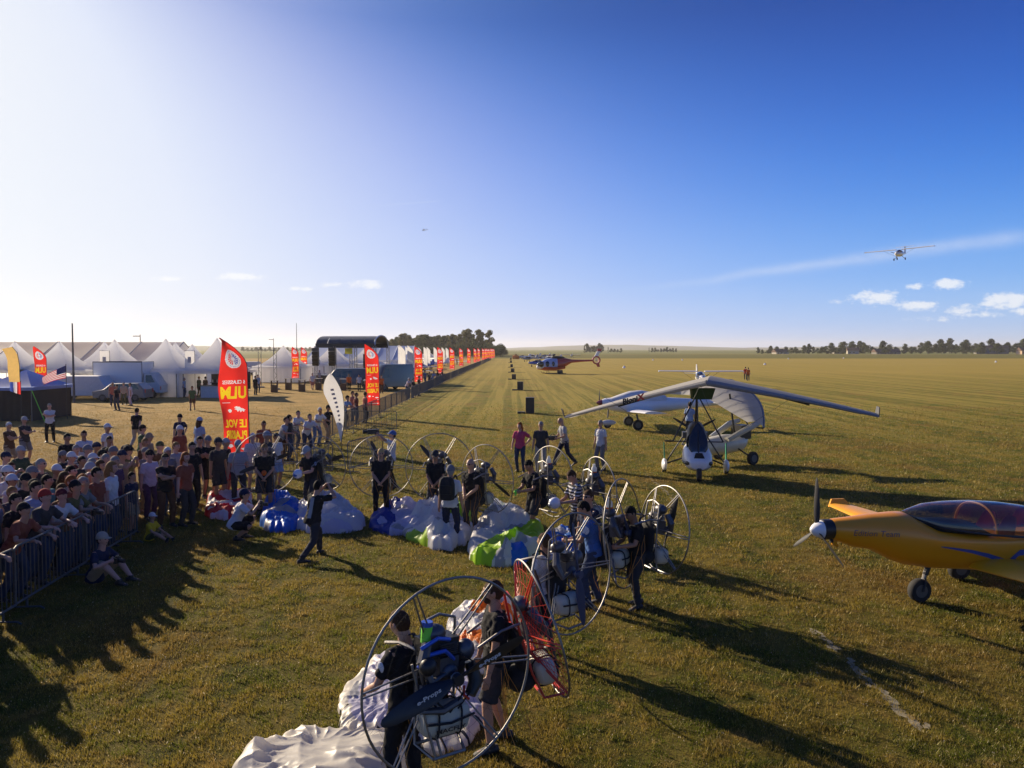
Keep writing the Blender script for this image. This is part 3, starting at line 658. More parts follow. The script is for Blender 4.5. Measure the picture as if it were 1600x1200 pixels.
# ================================================================ feather flags
FR=mat('red_flag_cloth',(.72,.035,.025),.7,var=.05,trans=.5)
FW=mat('white_flag_cloth',(.72,.71,.68),.7,var=.04,trans=.45)
FYL=mat('flag_print_yellow',(.85,.62,.02),.7,var=.02,trans=.4)
FWL=mat('flag_print_white',(.80,.78,.78),.7,var=.02,trans=.4)
FBL=mat('flag_print_blue',(.06,.12,.50),.7,var=.02,trans=.3)
FRP=mat('flag_print_red',(.78,.05,.04),.7,var=.02,trans=.4)
POLE=mat('black_flag_pole',(.02,.02,.02),.4)
def feather(seed=0,H=4.45,zb=.75,w=.80,detail=True,cloth=FR,prints=True):
    rnd=random.Random(seed); ph=rnd.uniform(0,6)
    HT=H-zb; am=rnd.uniform(.6,1.7)
    def S(u,v,off=0.0):   # u across from the pole, v from the top down (metres over the outline)
        # pole edge curve: bends over at the top
        t=v
        bend=max(0,1-t/.24); px=-(w*1.0)*(bend**1.9)
        width=w*(1-max(0,1-t/.24)**1.9)
        z=H-t*HT - (0 if t>.24 else 0)
        x=px-width*u
        z2=z - (0.02*u)
        y=am*(.07*math.sin(3.1*t*3+ph+u*2.2)*u+.045*math.sin(9*t+u*4+ph*2)*u+.02*math.sin(21*t-u*9+ph)*u*t)
        return Vector((x,y+off,z2))
    NU,NV=(52,250) if prints else (6,30)
    mi=np.zeros((NV,NU),int)
    if prints:
        uu=(np.arange(NU)+.5)/NU*w; vv=(np.arange(NV)+.5)/NV*HT; GX,GY=np.meshgrid(uu,-vv)   # metres from the pole, downwards negative
        def fill(tri,m):
            (x0,y0),(x1,y1),(x2,y2)=tri
            d=(y1-y2)*(x0-x2)+(x2-x1)*(y0-y2)
            if abs(d)<1e-9: return
            a_=((y1-y2)*(GX-x2)+(x2-x1)*(GY-y2))/d; b_=((y2-y0)*(GX-x2)+(x0-x2)*(GY-y2))/d
            mi[(a_>=0)&(b_>=0)&(a_+b_<=1)]=m
        def poly(pts,m):
            for i in range(1,len(pts)-1): fill((pts[0],pts[i],pts[i+1]),m)
        def txt(t_,u0,v0,hh,m,maxw=None):
            v,fc,tw,th=text_geo(t_,1.0,.035); s2=hh/th; xs=s2 if not maxw else maxw/tw
            for f in fc:
                q=[(u0+v[i][0]*xs,-v0*HT+v[i][1]*s2) for i in f]
                for i in range(1,len(q)-1): fill((q[0],q[i],q[i+1]),m)
        cx,cy=.40*w/.8,-.165*HT
        rr=np.hypot(GX-cx,GY-cy); an=np.arctan2(GY-cy,GX-cx)
        mi[rr<.27]=2; mi[(rr<.235)&(rr>.222)&(np.sin(an*30)>-.2)]=3
        seg=(np.cos(an*16)>-.35)&(rr>.06)&(rr<.18)
        mi[seg&(GX-cx>.02)]=4; mi[seg&(GX-cx<-.02)]=3
        txt('6 CLASSES',.07,.362,.12,2,.62); txt('ULM',.04,.478,.36,1,.70); txt('LE VOL',.04,.705,.25,1,.68); txt('PLAISIR',.04,.795,.25,1,.71)
        cro=[(0,.05),(.05,.09),(.10,.10),(.16,.15),(.26,.16),(.30,.13),(.22,.11),(.30,.09),(.24,.06),(.20,.0),(.16,.04),(.12,-.02),(.09,.03),(.04,0)]
        cc=(.15,.075)
        for i in range(len(cro)): fill(tuple((.08+x,-.58*HT+y) for x,y in (cc,cro[i],cro[(i+1)%len(cro)])),2)
        for (ux,v_,rx,ry) in ((.50,.57,.05,.05),(.15,.875,.09,.035),(.38,.855,.05,.022),(.58,.85,.07,.05),(.12,.91,.06,.02)):
            poly([(ux+rx*math.cos(2*PI*i/9)*(1+.3*(i%2)),-v_*HT+ry*math.sin(2*PI*i/9)) for i in range(9)],2)
        mi[(GY<-.965*HT)&(GY>-.975*HT)&(GX>.06)&(GX<.68)]=2; mi[(GY<-.503*HT)&(GY>-.509*HT)&(GX>.48)&(GX<.72)]=2
    mb=MB(); mb.grid(lambda u,v:S(u,v),NU,NV,mfn=lambda u,v:int(mi[min(NV-1,int(v*NV)),min(NU-1,int(u*NU))]))
    cl=mb.mesh('cloth',[cloth,FYL,FWL,FBL,FRP] if prints else [cloth],smooth=None,recalc=False); cl.polygons.foreach_set('use_smooth',[True]*len(cl.polygons))
    p=MB(); pts=[(0,0,0)]+[tuple(S(0,1-i/24)+Vector((.012,0,0))) for i in range(25)]; p.path(pts,[.022]+[.021-.013*(i/24) for i in range(25)],6)
    po=p.mesh('pole',[POLE])
    f=MB(); f.box((0,0,.02),(.6,.09,.035)); f.box((0,0,.021),(.09,.6,.036)); base=f.mesh('base',[POLE])
    pr=[]
    return cl,po,base,pr
FP=[feather(i) for i in range(5)]
def put_feather(F,x,y,rz,label,group,name='feather_flag',scale=1.0,prints=True):
    r=empty(name,(x,y,0),rz,label,'flag',group,scale=scale)
    r.rotation_euler=(random.uniform(-.02,.02),random.uniform(-.02,.02),rz); add_mesh('cloth',F[0],r); add_mesh('pole',F[1],r); add_mesh('base',F[2],r)
    if prints:
        for nm,me in F[3]: add_mesh(nm,me,r)
    return r
flagrow=[(388,None,22.6,-.05),(593,None,47,0),(660,None,82,.1),(692,None,110,0),(710,None,134,.1),(724,None,160,0),(735,None,190,.1),(745,None,206,0),(750,None,222,0),(757,None,250,0),(761,None,262,.1),(763,None,275,0),(766,None,288,0),(769,None,300,.1),(771,None,312,0),(773,None,324,0)]
for i,(px,_,d,rz) in enumerate(flagrow):
    x=(px-800)/FPX*d
    lab=('tall red feather flag with yellow ULM lettering rising from the crowd' if i==0 else '%s red feather flag counting from the camera along the barrier line'%ORD[i] if i<14 else '%s red feather flag from the far end of the barrier line'%('last but one' if i==14 else 'farthest'))
    if i==14: lab='last but one red feather flag at the far end of the barrier line'
    if i==15: lab='farthest red feather flag where the barrier line ends'
    put_feather(FP[i%5],x,d,rz,lab,'red feather flags along the barriers',prints=True)
put_feather(FP[1],(366-800)/FPX*52,52,-.5,'red feather flag mostly hidden behind the tallest red flag','red feather flags along the barriers')
put_feather(FP[2],(467-800)/FPX*92,92,0,'left one of two red feather flags beside the wooden bar tables','red feather flags on the festival ground')
put_feather(FP[0],(480-800)/FPX*104,104,0,'right one of two red feather flags beside the wooden bar tables','red feather flags on the festival ground')
put_feather(feather(9,H=4.3),(72-800)/FPX*50,50,0,'red feather flag left of the stars and stripes','red feather flags on the festival ground')
# white teardrop flag
def teardrop():
    mb=MB(); H=2.9; P0=(0,.62)
    mat_=FW
    prof=[]
    def S(u,v,off=0):
        t=v; top=3.15; z=.25+(top-.25)*(1-t)
        wd=.78*(math.sin(min(1,t/.30)*PI/2)**.75 if t<.30 else max(0,1-(t-.30)/.70)**.95)
        lean=-(1-t)*.62
        x=lean+.30*math.sin((1-t)*PI)*.7+.22*(1-t) - wd*(u-.25)*.95
        return Vector((x,.03*math.sin(6*t+2*u)+off,z))
    mb.grid(S,6,28); r=empty('teardrop_flag',at_h(533,703),0,'white teardrop flag leaning over the barrier corner','flag')
    mb.build('cloth',FW,r,recalc=False,smooth=60)
    p=MB(); p.path([tuple(S(0,1-i/20)) for i in range(21)],[.018-.01*i/20 for i in range(21)],6); p.build('pole',POLE,r)
    q=MB(); q.path([(0.02,0,0),tuple(S(0,1))],.02,6); q.build('spike',POLE,r)
    for t_,v0,ss in (('AERO',.60,.2),('ULM PARK',.52,.11)):
        pass
    lm=MB(); rnd=random.Random(2)
    for i in range(9):
        v0=.22+.06*i; 
        for off in(.005,-.005): lm.add([S(.42,v0,off),S(.60,v0+.01,off),S(.60,v0+.035,off),S(.42,v0+.03,off)],[(0,1,2,3)])
    lm.build('grey_print',mat('grey_print',(.42,.39,.41),.8,trans=.3),r,smooth=0,recalc=False)
teardrop()
# plain white feather flags of the stands beyond
FWP=[feather(20+i,H=4.6,w=.75,cloth=FW,prints=False) for i in range(3)]
mk=mat('pale_grey_print',(.5,.48,.5),.8,trans=.3)
wf=[(634,88,.5),(645,94,.5),(668,150,.2),(672,158,.3),(630,120,.2),(641,128,.3),(652,140,.4),(683,170,.1),(695,178,.1),(604,150,.2),(612,165,.1),(621,160,.1),(690,205,.1),(648,180,0),(658,190,0),(701,190,.1),(598,190,.1)]
for i,(px,d,rz) in enumerate(wf):
    put_feather(FWP[i%3],(px-800)/FPX*d,d,rz,'plain white feather flag standing among the aircraft stands behind the red flags','white feather flags of the exhibitors',name='exhibitor_flag',prints=False)
for (px,py,z,lab) in ((163,548,3.9,'white upright banner beside the middle pagoda tent'),(296,548,3.9,'white upright banner between two pagoda tents on the right')):
    p=at_d(px,py,68); r=empty('upright_banner',(p.x,68,0),0,lab,'flag'); m=MB(); m.grid(lambda u,v:(-.42+.84*u,.03*math.sin(5*v+u),3.95-1.75*v),4,8); m.build('cloth',FW,r,recalc=False); q=MB(); q.path([(.44,0,0),(.44,0,4.0),(-.42,0,4.0)],.02,6); q.build('pole',POLE,r)
    g=MB(); g.box((0,-.05,3.2),(.3,.01,.5)); g.build('grey_print',mk,r)
# national flags on the canopy tent
def us_flag():
    r=empty('striped_flag',tuple(at_d(99,604,46)),0,'stars and stripes flag flying over the canopy tent','flag'); r.location=( (103-800)/FPX*46,46,0)
    RDc=mat('flag_red',(.55,.05,.06),.7,trans=.4); BLc=mat('flag_navy',(.05,.08,.30),.7,trans=.4)
    def S(u,v,off=0): # u away from the pole to the left, v down
        return Vector((-.02-1.35*u+.0*v, .08*math.sin(5*u+v), 3.15-.45*u-.25*u*u-(.82-.30*u)*v*.9 ))+Vector((0,off,0))
    for i in range(13):
        m=MB(); m.grid(lambda u,v:S(u,(i+v)/13),10,1); m.build('red_stripe' if i%2==0 else 'white_stripe',RDc if i%2==0 else FWL,r,recalc=False)
    m=MB()
    for off in(.006,-.006): m.grid(lambda u,v:S(u*.42,v*7/13,off),5,3)
    m.build('blue_canton',BLc,r,recalc=False)
    m=MB()
    for j in range(9):
        for i in range(6 if j%2==0 else 5):
            c=( (i+ (.5 if j%2==0 else 1))*.42/6,(j+.6)*7/13/9.2)
            for off in(.010,-.010): m.add([S(c[0]+.012*(1 if q%2==0 else .45)*math.cos(q*PI/5),c[1]+.018*(1 if q%2==0 else .45)*math.sin(q*PI/5),off) for q in range(10)],[tuple(range(10))])
    m.build('stars',FWL,r,smooth=0,recalc=False)
    q=MB(); q.path([(0,0,0),(0,0,3.25)],.02,6); q.build('pole',POLE,r)
us_flag()
def small_flags():
    # yellow feather flag at the very left
    r=empty('yellow_flag',((20-800)/FPX*44,44,0),0,'faded yellow feather flag at the left edge above the canopy tent','flag')
    ym=mat('faded_yellow_cloth',(.75,.50,.16),.7,trans=.45)
    m=MB(); m.grid(lambda u,v:(.30*math.sin(min(1,v*2.5)*PI/2)-.62*u+.10*v,.05*math.sin(4*v+2*u),4.25-2.0*v-.12*u*(1-v)),5,12); m.build('cloth',ym,r,recalc=False)
    q=MB(); q.path([(.40,0,0),(.38,0,3.2),(.28,0,3.9),(0,0,4.25)],.018,6); q.build('pole',POLE,r)
    r=empty('tricolour_flag',((31-800)/FPX*42,42,0),0,'small blue white and red flag hanging at the front of the canopy tent','flag')
    for i,mm in enumerate((FBL,FWL,FRP)):
        m=MB(); m.grid(lambda u,v:(-.28*(1-(i+u)/3)*2,.03*math.sin(5*u+i),2.35-.5*v-.18*((i+u)/3)*v),3,4); m.build(('blue_band','white_band','red_band')[i],mm,r,recalc=False)
    q=MB(); q.path([(.02,0,0),(.02,0,2.4)],.015,6); q.build('pole',POLE,r)
small_flags()
# ================================================================ tents
def concave(mb,cx,cy,hw,z0,z1,n=12,pw=1.8,m=0):
    rings=[]
    for i in range(n+1):
        t=i/n; s=hw*(1-t)**1.0*(1-.0)+.05; z=z0+(z1-z0)*(t**pw)
        e=[]
        for k in range(24):
            side,q=divmod(k,6); q=q/6
            a,b=[((-1,-1),(1,-1)),((1,-1),(1,1)),((1,1),(-1,1)),((-1,1),(-1,-1))][side]
            e.append((cx+s*(a[0]+(b[0]-a[0])*q),cy+s*(a[1]+(b[1]-a[1])*q),z-.10*(1-t)*math.sin(q*PI)*.0))
        rings.append(e)
    mb.loft(rings,m,True)
def pagoda(cx,cy,size,eave,peak,label,walls='blr',group='white pagoda tents',rz=0,cloth=TENT,wall=TENTW,stall=False):
    r=empty('pagoda_tent',(cx,cy,0),rz,label,'tent',group); h=size/2
    m=MB(); concave(m,0,0,h,eave,peak-.15,pw=1.75); m.path([(0,0,peak-.3),(0,0,peak)],[.07,.012],6); m.build('roof',cloth,r,smooth=25)
    v=MB()
    for (a,b) in (((-1,-1),(1,-1)),((1,-1),(1,1)),((1,1),(-1,1)),((-1,1),(-1,-1))):
        v.grid(lambda u,w:((a[0]+(b[0]-a[0])*u)*(h+.05),(a[1]+(b[1]-a[1])*u)*(h+.05),eave+.02-.28*w-.03*abs(math.sin(u*18))*w),18,1)
    v.build('valance',cloth,r,recalc=False)
    for sx in(-1,1):
        for sy in(-1,1):
            p=MB(); p.path([(sx*(h-.04),sy*(h-.04),0),(sx*(h-.04),sy*(h-.04),eave)],.045,6); p.build('tent_pole',ALU,r)
    for c in walls:
        w=MB(); 
        def g(u,t):
            rip=.03*math.sin(u*40)+.02*math.sin(u*91)
            q=(u*2-1)*(h-.07); z=t*(eave-.1)
            return {'b':(q,h-.07+rip,z),'f':(q,-h+.07+rip,z),'l':(-h+.07+rip,q,z),'r':(h-.07+rip,q,z)}[c]
        w.grid(g,40,2); w.build('side_wall',wall,r,recalc=False)
def X(px,d): return (px-800)/FPX*d
pag=[(24,71,5.0,4.95,'pagoda tent with its peak behind the yellow flag','bl'),(94,71,5.0,4.95,'pagoda tent peaking left of the thin mast','blr'),(180,70.5,5.2,5.1,'pagoda tent rising behind the box truck','blr'),(260,69.5,5.2,5.15,'closed pagoda tent between the box truck and the bar','fblr'),(340,69,5.2,5.2,'open pagoda tent serving as the drinks bar','l')]
for px,d,s,pk,lab,wl in pag: pagoda(X(px,d),d,s,2.3,pk,lab,wl)
for px,d,s,pk,lab in ((164,82,5,5.0,'pagoda tent half hidden behind the truck pagoda'),(275,82,5,4.9,'pagoda tent peaking just right of the closed pagoda'),(301,80,4.6,4.75,'grey shaded pagoda tent behind the second white banner')): pagoda(X(px,d),d,s,2.3,pk,lab,'fbl')
for px,d,s,pk,lab in ((443,100,6.0,4.7,'white pagoda tent left of the blue marquee'),(520,116,6.5,5.0,'white pagoda tent directly beneath the stage roof'),(571,120,6,4.5,'low white pagoda tent right of the stage tent'),(490,112,4,3.7,'small white tent in front of the blue marquee')): pagoda(X(px,d),d,s,2.0,pk,lab,'fblr')
def marquee(x0,x1,y0,y1,eave,ridge,bays,label,cloth,seamc):
    r=empty('marquee',((x0+x1)/2,(y0+y1)/2,0),0,label,'tent'); L=x1-x0; D=y1-y0
    for i in range(bays):
        a=-L/2+L*i/bays+.03; b=-L/2+L*(i+1)/bays-.03
        m=MB()
        def S(u,v):
            t=abs(v*2-1); return (a+(b-a)*u,(v-.5)*D,ridge-(ridge-eave)*t-.10*math.sin(u*PI)*math.sin(min(1,t)*PI))
        m.grid(S,4,16); m.build('roof_panel',cloth,r,recalc=False)
        w=MB(); w.grid(lambda u,v:(a+(b-a)*u,-D/2+.03*math.sin(u*30),eave*v),16,1); w.build('wall_panel',TENTW,r,recalc=False)
    w=MB()
    for i in range(bays+1):
        xx=-L/2+L*i/bays; w.path([(xx,-D/2,0),(xx,-D/2,eave),(xx,0,ridge+.02),(xx,D/2,eave),(xx,D/2,0)],.06,6)
    w.build('frame_ribs',seamc,r)
    for xx in(-L/2,L/2):
        w=MB(); w.add([(xx,-D/2,0),(xx,D/2,0),(xx,D/2,eave),(xx,0,ridge),(xx,-D/2,eave)],[(0,1,2,3,4)])
        w.build('gable_end',TENTW,r,smooth=0,recalc=False)
marquee(-72,-38,85,96,2.36,4.95,7,'long white marquee with a ridged roof behind the pagoda tents',TENT,mat('grey_seam',(.35,.36,.38),.6))
BLM=mat('blue_white_marquee_cloth',(.55,.64,.85),.6,var=.04,trans=.45)
marquee(X(478,125),X(640,125),125,138,2.4,4.7,6,'long bluish marquee running behind the stage',BLM,mat('grey_seam2',(.45,.5,.6),.6))
def canopy():
    d=45; x1=X(103,48); x0=x1-6.2; y0,y1=44.5,48.6
    r=empty('canopy_tent',((x0+x1)/2,(y0+y1)/2,0),0,'blue folding canopy tent with dark stall inside at the left edge','tent'); hx=(x1-x0)/2; hy=(y1-y0)/2
    for k in (-1,1):
        m=MB(); cx=k*hx/2; rings=[]
        for i in range(9):
            t=i/8; sx=hx/2*(1-t)+.02; sy=hy*(1-t)+.02; z=1.95+.95*t**1.15
            rings.append([(cx-sx,-sy,z),(cx,-sy,z-.03*(1-t)),(cx+sx,-sy,z),(cx+sx,0,z-.03*(1-t)),(cx+sx,sy,z),(cx,sy,z),(cx-sx,sy,z),(cx-sx,0,z)])
        m.loft(rings); m.build('roof',BLUET,r,smooth=25)
    v=MB()
    for (a,b) in (((-1,-1),(1,-1)),((1,-1),(1,1)),((1,1),(-1,1)),((-1,1),(-1,-1))):
        v.grid(lambda u,w:((a[0]+(b[0]-a[0])*u)*(hx+.03),(a[1]+(b[1]-a[1])*u)*(hy+.03),1.97-.22*w),12,1)
    v.build('valance',BLUET,r,recalc=False)
    for sx in(-1,0,1):
        for sy in(-1,1):
            p=MB(); p.path([(sx*(hx-.05),sy*(hy-.05),0),(sx*(hx-.05),sy*(hy-.05),1.95)],.025,6); p.build('tent_pole',ALU,r)
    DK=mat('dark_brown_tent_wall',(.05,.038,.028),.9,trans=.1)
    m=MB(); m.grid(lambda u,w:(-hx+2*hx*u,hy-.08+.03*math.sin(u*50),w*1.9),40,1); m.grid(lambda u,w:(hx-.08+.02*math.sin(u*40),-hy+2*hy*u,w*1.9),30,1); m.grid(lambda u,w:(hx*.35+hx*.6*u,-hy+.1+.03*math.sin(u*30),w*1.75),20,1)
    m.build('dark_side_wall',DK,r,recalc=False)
    g=MB(); g.path([(hx,-hy,1.8),(hx+.9,-hy-.3,0)],.03,4); g.build('green_guy_strap',mat('lime_strap',(.2,.7,.05),.6),r)
    # stall table and goods
    t=empty('stall_table',(r.location.x-1.6,y0+.9,0),0,'table of dark goods under the blue canopy','table')
    a=MB(); a.box((0,0,.72),(2.2,.7,.05)); a.build('table_top',WHD,t)
    for sx in(-1,1):
        for sy in(-1,1):
            p=MB(); p.path([(sx*1.0,sy*.3,0),(sx*1.0,sy*.3,.7)],.02,5); p.build('leg',STEEL,t)
    rnd=random.Random(5)
    for i,(dx,z,cc) in enumerate(((-.5,.95,'OR'),(.1,1.15,'W'),(.55,.9,'RD'),(-.9,.9,'W'),(.9,.92,'OR'))):
        h=MB(); h.ell((0,0,0),(.15,.18,.15),12,8); o=h.build('helmet',cloth(cc),None,loc=(t.location.x+dx,t.location.y,z-.05)); tag(o,'%s helmet on the stall table, %s from the left'%({'OR':'orange','W':'white','RD':'red'}[cc],ORD[sorted([-.5,.1,.55,-.9,.9]).index(dx)]),'helmet')
canopy()
# ================================================================ masts, stage, festival furniture
def mast(px,d,h,label,arm=False):
    r=empty('mast',(X(px,d),d,0),0,label,'mast'); m=MB(); m.path([(0,0,0),(0,0,h)],[.10,.05],8); m.build('pole',STEEL,r)
    if arm:
        m=MB(); m.box((-.45,0,h-.2),(.9,.1,.1)); m.build('crossarm',STEEL,r)
mast(114.5,60,6.1,'thin dark mast standing before the long marquee'); mast(220,100,6.0,'distant mast with a short crossarm above the marquee',True); mast(428,150,6.2,'street lamp mast left of the stage area',True); mast(464,170,9.8,'thin distant pole between the white pagoda and the stage')
def truss_tower(px,d,h,label,w=.3):
    r=empty('truss_tower',(X(px,d),d,0),.3,label,'truss')
    m=MB()
    for sx in(-1,1):
        for sy in(-1,1): m.path([(sx*w/2,sy*w/2,0),(sx*w/2,sy*w/2,h)],.025,5)
    n=int(h/.45)
    for i in range(n):
        z=i*h/n; z2=(i+1)*h/n; s=1 if i%2 else -1
        for sy in(-1,1): m.path([(s*w/2,sy*w/2,z),(-s*w/2,sy*w/2,z2)],.014,4); m.path([(sy*w/2,s*w/2,z),(sy*w/2,-s*w/2,z2)],.014,4)
    o=m.build('lattice',ALU,r); 
    b=MB(); b.box((0,0,.06),(.9,.9,.12)); b.build('base_plate',STEEL,r)
truss_tower(406,84,4.4,'lattice truss tower standing left of the bar tables'); truss_tower(430,80,4.3,'lattice truss tower behind the wooden bar tables')
def stage():
    d=97; x0=X(507,d); x1=X(597,d); r=empty('stage',((x0+x1)/2,d,0),-.06,'open air stage with a dark barrel roof on truss legs','stage'); hx=(x1-x0)/2; D=3.6
    DG=mat('dark_stage_roof',(.055,.06,.065),.5,var=.1)
    n=5
    for i in range(n):
        a=-hx+2*hx*i/n+.02; b=-hx+2*hx*(i+1)/n-.02; m=MB()
        m.grid(lambda u,v:(a+(b-a)*u,-D*math.cos(PI*v),4.55+1.2*math.sin(PI*v)**.8),2,14); m.build('roof_panel',DG,r,recalc=False)
    
    for sy in(-1,1): m=MB(); m.box((0,sy*D,4.55),(2*hx,.25,.5)); m.build('roof_truss',BLK,r)
    m=MB()
    for xx in (hx,): m.path([(xx,-D*math.cos(PI*v/12),4.6+1.2*math.sin(PI*v/12)**.8) for v in range(13)],.09,6)
    m.build('arch_edge',mat('bluish_arch',(.3,.38,.5),.5),r)
    for sx in(-1,-.35,.35,1):
        for sy in(-1,1):
            t=MB()
            for a in(-.14,.14):
                for b in(-.14,.14): t.path([(sx*hx+a,sy*D+b,0),(sx*hx+a,sy*D+b,4.5)],.025,4)
            for i in range(10):
                z=.45*i; s=1 if i%2 else -1; t.path([(sx*hx+s*.14,sy*D-.14,z),(sx*hx-s*.14,sy*D-.14,z+.45)],.014,4)
            t.build('truss_leg',ALU,r)
    m=MB(); m.box((0,0,.5),(2*hx,2*D,1.0)); m.build('stage_floor',BLK,r)
    for sx in(-.98,-.42):
        m=MB()
        for i in range(5): m.box((sx*hx,-D-.4+.03*i,4.1-.42*i),(.75,.5,.38),(.12*i,0,0))
        m.build('speaker_array',BLK,r)
    for xx,mm in ((.1,mat('yellow_banner',(.75,.70,.1),.7,trans=.3)),(.75,mat('yellow_banner',(.75,.70,.1),.7,trans=.3))):
        m=MB(); m.box((xx*hx,-D+.2,3.9),(.9,.03,.7)); m.build('yellow_banner',mm,r)
    m=MB(); m.box((.35*hx,D-.4,2.4),(1.6,.1,2.2)); m.build('dark_screen',BLK,r)
stage()
def bar_table(px,py,label):
    p=at_h(px,py); r=empty('bar_table',(p.x,p.y,0),.1,label,'table','wooden bar tables'); WD=mat('raw_pallet_wood',(.13,.08,.045),.85,var=.25,scale=12)
    for z in(.08,.22,.36,.50,.64):
        m=MB(); m.box((0,-.3,z),(.6,.03,.11)); m.build('plank',WD,r)
    m=MB(); m.box((0,.02,.36),(.54,.56,.70)); m.build('crate',WD,r)
    for sx in(-1,1): m=MB(); m.box((sx*.27,0,.9),(.05,.5,.44)); m.build('upright',WD,r)
    m=MB(); m.box((0,0,1.14),(.75,.7,.04)); m.build('table_top',mat('pale_table_top',(.5,.45,.36),.6),r)
for i,(px,py) in enumerate(((429,613),(451,609),(472,612),(498,609),(537,610))): bar_table(px,py,'%s wooden bar table counting from the left on the dry grass'%ORD[i])
def picnic(px,py,label):
    p=at_h(px,py); r=empty('trestle_table',(p.x,p.y,0),.05,label,'table','white trestle tables'); 
    m=MB(); m.box((0,0,.74),(2.2,.7,.05)); m.build('table_top',WHD,r)
    for s in(-1,1):
        m=MB(); m.path([(s*.9,-.3,0),(s*.9,.3,.72)],.03,5); m.path([(s*.9,.3,0),(s*.9,-.3,.72)],.03,5); m.build('trestle',STEEL,r)
        m=MB(); m.box((0,s*.65,.44),(2.2,.28,.05)); m.build('bench',WHD,r)
for i,(px,py) in enumerate(((445,594),(475,592),(497,592))): picnic(px,py,'%s white trestle table from the left behind the bar tables'%ORD[i])
def bar_counter():
    d=66.5; r=empty('bar_counter',(X(348,d),d,0),0,'white bar counter with bottles under the open pagoda tent','counter')
    m=MB(); m.box((0,0,.5),(3.6,.6,1.0)); m.build('counter_front',WHD,r)
    m=MB(); m.box((0,0,1.03),(3.8,.75,.06)); m.build('counter_top',mat('dark_counter_top',(.04,.035,.03),.4),r)
    m=MB(); m.box((0,1.9,1.4),(3.4,.1,1.5)); m.box((-.0,1.7,1.2),(3.4,.4,.05)); m.build('back_shelf',mat('dark_shelf',(.04,.03,.025),.8),r)
    rnd=random.Random(8); 
    b=MB(); b.path([(0,0,0),(0,0,.17),(0,0,.22),(0,0,.30)],[.04,.04,.016,.014],8); me=b.mesh('bottle',[mat('white_bottle',(.6,.58,.5),.3)])
    for i in range(10):
        o=add_mesh('bottle',me,None,(r.location.x-1.5+i*.33,d+rnd.uniform(1.6,1.8),1.225)); tag(o,'bottle standing on the back shelf of the bar','bottle','bottles on the bar shelf')
bar_counter()
# ================================================================ vehicles
def wheel(parent,x,y,r=.33,w=.2,axis='y',rim=None,z=None):
    m=MB(); z=r if z is None else z
    ax=Vector((0,1,0)) if axis=='y' else Vector((1,0,0)); u=Vector((1,0,0)) if axis=='y' else Vector((0,1,0)); c=Vector((x,y,z)); n=20
    rr=[(-w/2,r*.55),(-w/2,r*.90),(-w*.3,r),(w*.3,r),(w/2,r*.90),(w/2,r*.55)]
    m.loft([[c+ax*a+u*(q*math.cos(2*PI*k/n))+Vector((0,0,q*math.sin(2*PI*k/n))) for k in range(n)] for a,q in rr])
    o=m.build('wheel',RUB,parent)
    m=MB(); rr=[(-w*.52,r*.25),(-w*.5,r*.56),(w*.5,r*.56),(w*.52,r*.25)]
    m.loft([[c+ax*a+u*(q*math.cos(2*PI*k/n))+Vector((0,0,q*math.sin(2*PI*k/n))) for k in range(n)] for a,q in rr]); m.build('rim',rim or STEEL,o)
    return o
def vehicle(px,d,rz,label,cat,prof,width,paint,wheels,windows=(),name='van',wr=.34,box=None):
    r=empty(name,(X(px,d),d,0),rz,label,cat)
    m=MB(); hw=width/2; rings=[]
    for s in (-1,-.93,.93,1):
        k=1 if abs(s)<1 else .965; cz=sum(p[1] for p in prof)/len(prof); cx=sum(p[0] for p in prof)/len(prof)
        rings.append([(cx+(x-cx)*k,s*hw*(1-.10*max(0,(z-1.0))/1.2 if z>1 else 1),cz+(z-cz)*k) for x,z in prof])
    m.loft(rings); m.build('body',paint,r,smooth=35)
    if box:
        m=MB(); m.box(box[0],box[1]); m.build('cargo_box',WH,r)
        m=MB(); c,s=box
        for sy in(-1,1):
            m.path([(c[0]-s[0]/2,sy*s[1]/2,c[2]-s[2]/2),(c[0]+s[0]/2,sy*s[1]/2,c[2]-s[2]/2),(c[0]+s[0]/2,sy*s[1]/2,c[2]+s[2]/2),(c[0]-s[0]/2,sy*s[1]/2,c[2]+s[2]/2)],.04,5,closed=True)
        m.build('box_edge_trim',STEEL,r)
    for wx in wheels:
        for s in(-1,1): wheel(r,wx,s*(hw-.1),wr,.2)
    for (poly,ys) in windows:
        for s in ys:
            m=MB(); f=lambda z: s*(hw*(1-.10*max(0,z-1)/1.2)+.004); m.prism([(x,f(z),z) for x,z in poly],(0,0,0),(0,s*.012,0)); m.build('window',WIN,r,smooth=0)
    for s in(-1,1):
        xf=min(p[0] for p in prof); m=MB(); m.ell((xf+.06,s*hw*.78,.72),(.06,.12,.09),10,6); m.build('headlight',WHD,r)
        xb=max(p[0] for p in prof); m=MB(); m.box((xb,s*hw*.85,.85),(.04,.12,.3)); m.build('tail_light',RED,r)
    return r
vanp=[(-2.6,.35),(-2.62,.9),(-2.2,1.15),(-1.6,1.9),(-1.3,2.1),(2.4,2.1),(2.55,1.9),(2.6,.35)]
vw=[([(-1.95,1.2),(-1.5,1.85),(-1.0,1.85),(-1.0,1.2)],(-1,1)),([(-.85,1.2),(-.85,1.85),(.3,1.85),(.3,1.2)],(-1,1))]
DARKP=mat('dark_blue_grey_paint',(.03,.04,.05),.3,coat=.6); GREYP=mat('silver_grey_paint',(.16,.16,.17),.35,coat=.5,metal=.3)
vehicle(132,64,0,'white panel van parked right of the canopy tent','van',[(-2.6,.35),(-2.62,1.7),(-2.5,1.95),(1.6,1.95),(2.1,1.2),(2.55,1.0),(2.6,.35)],2.0,WHD,(-1.5,1.7))
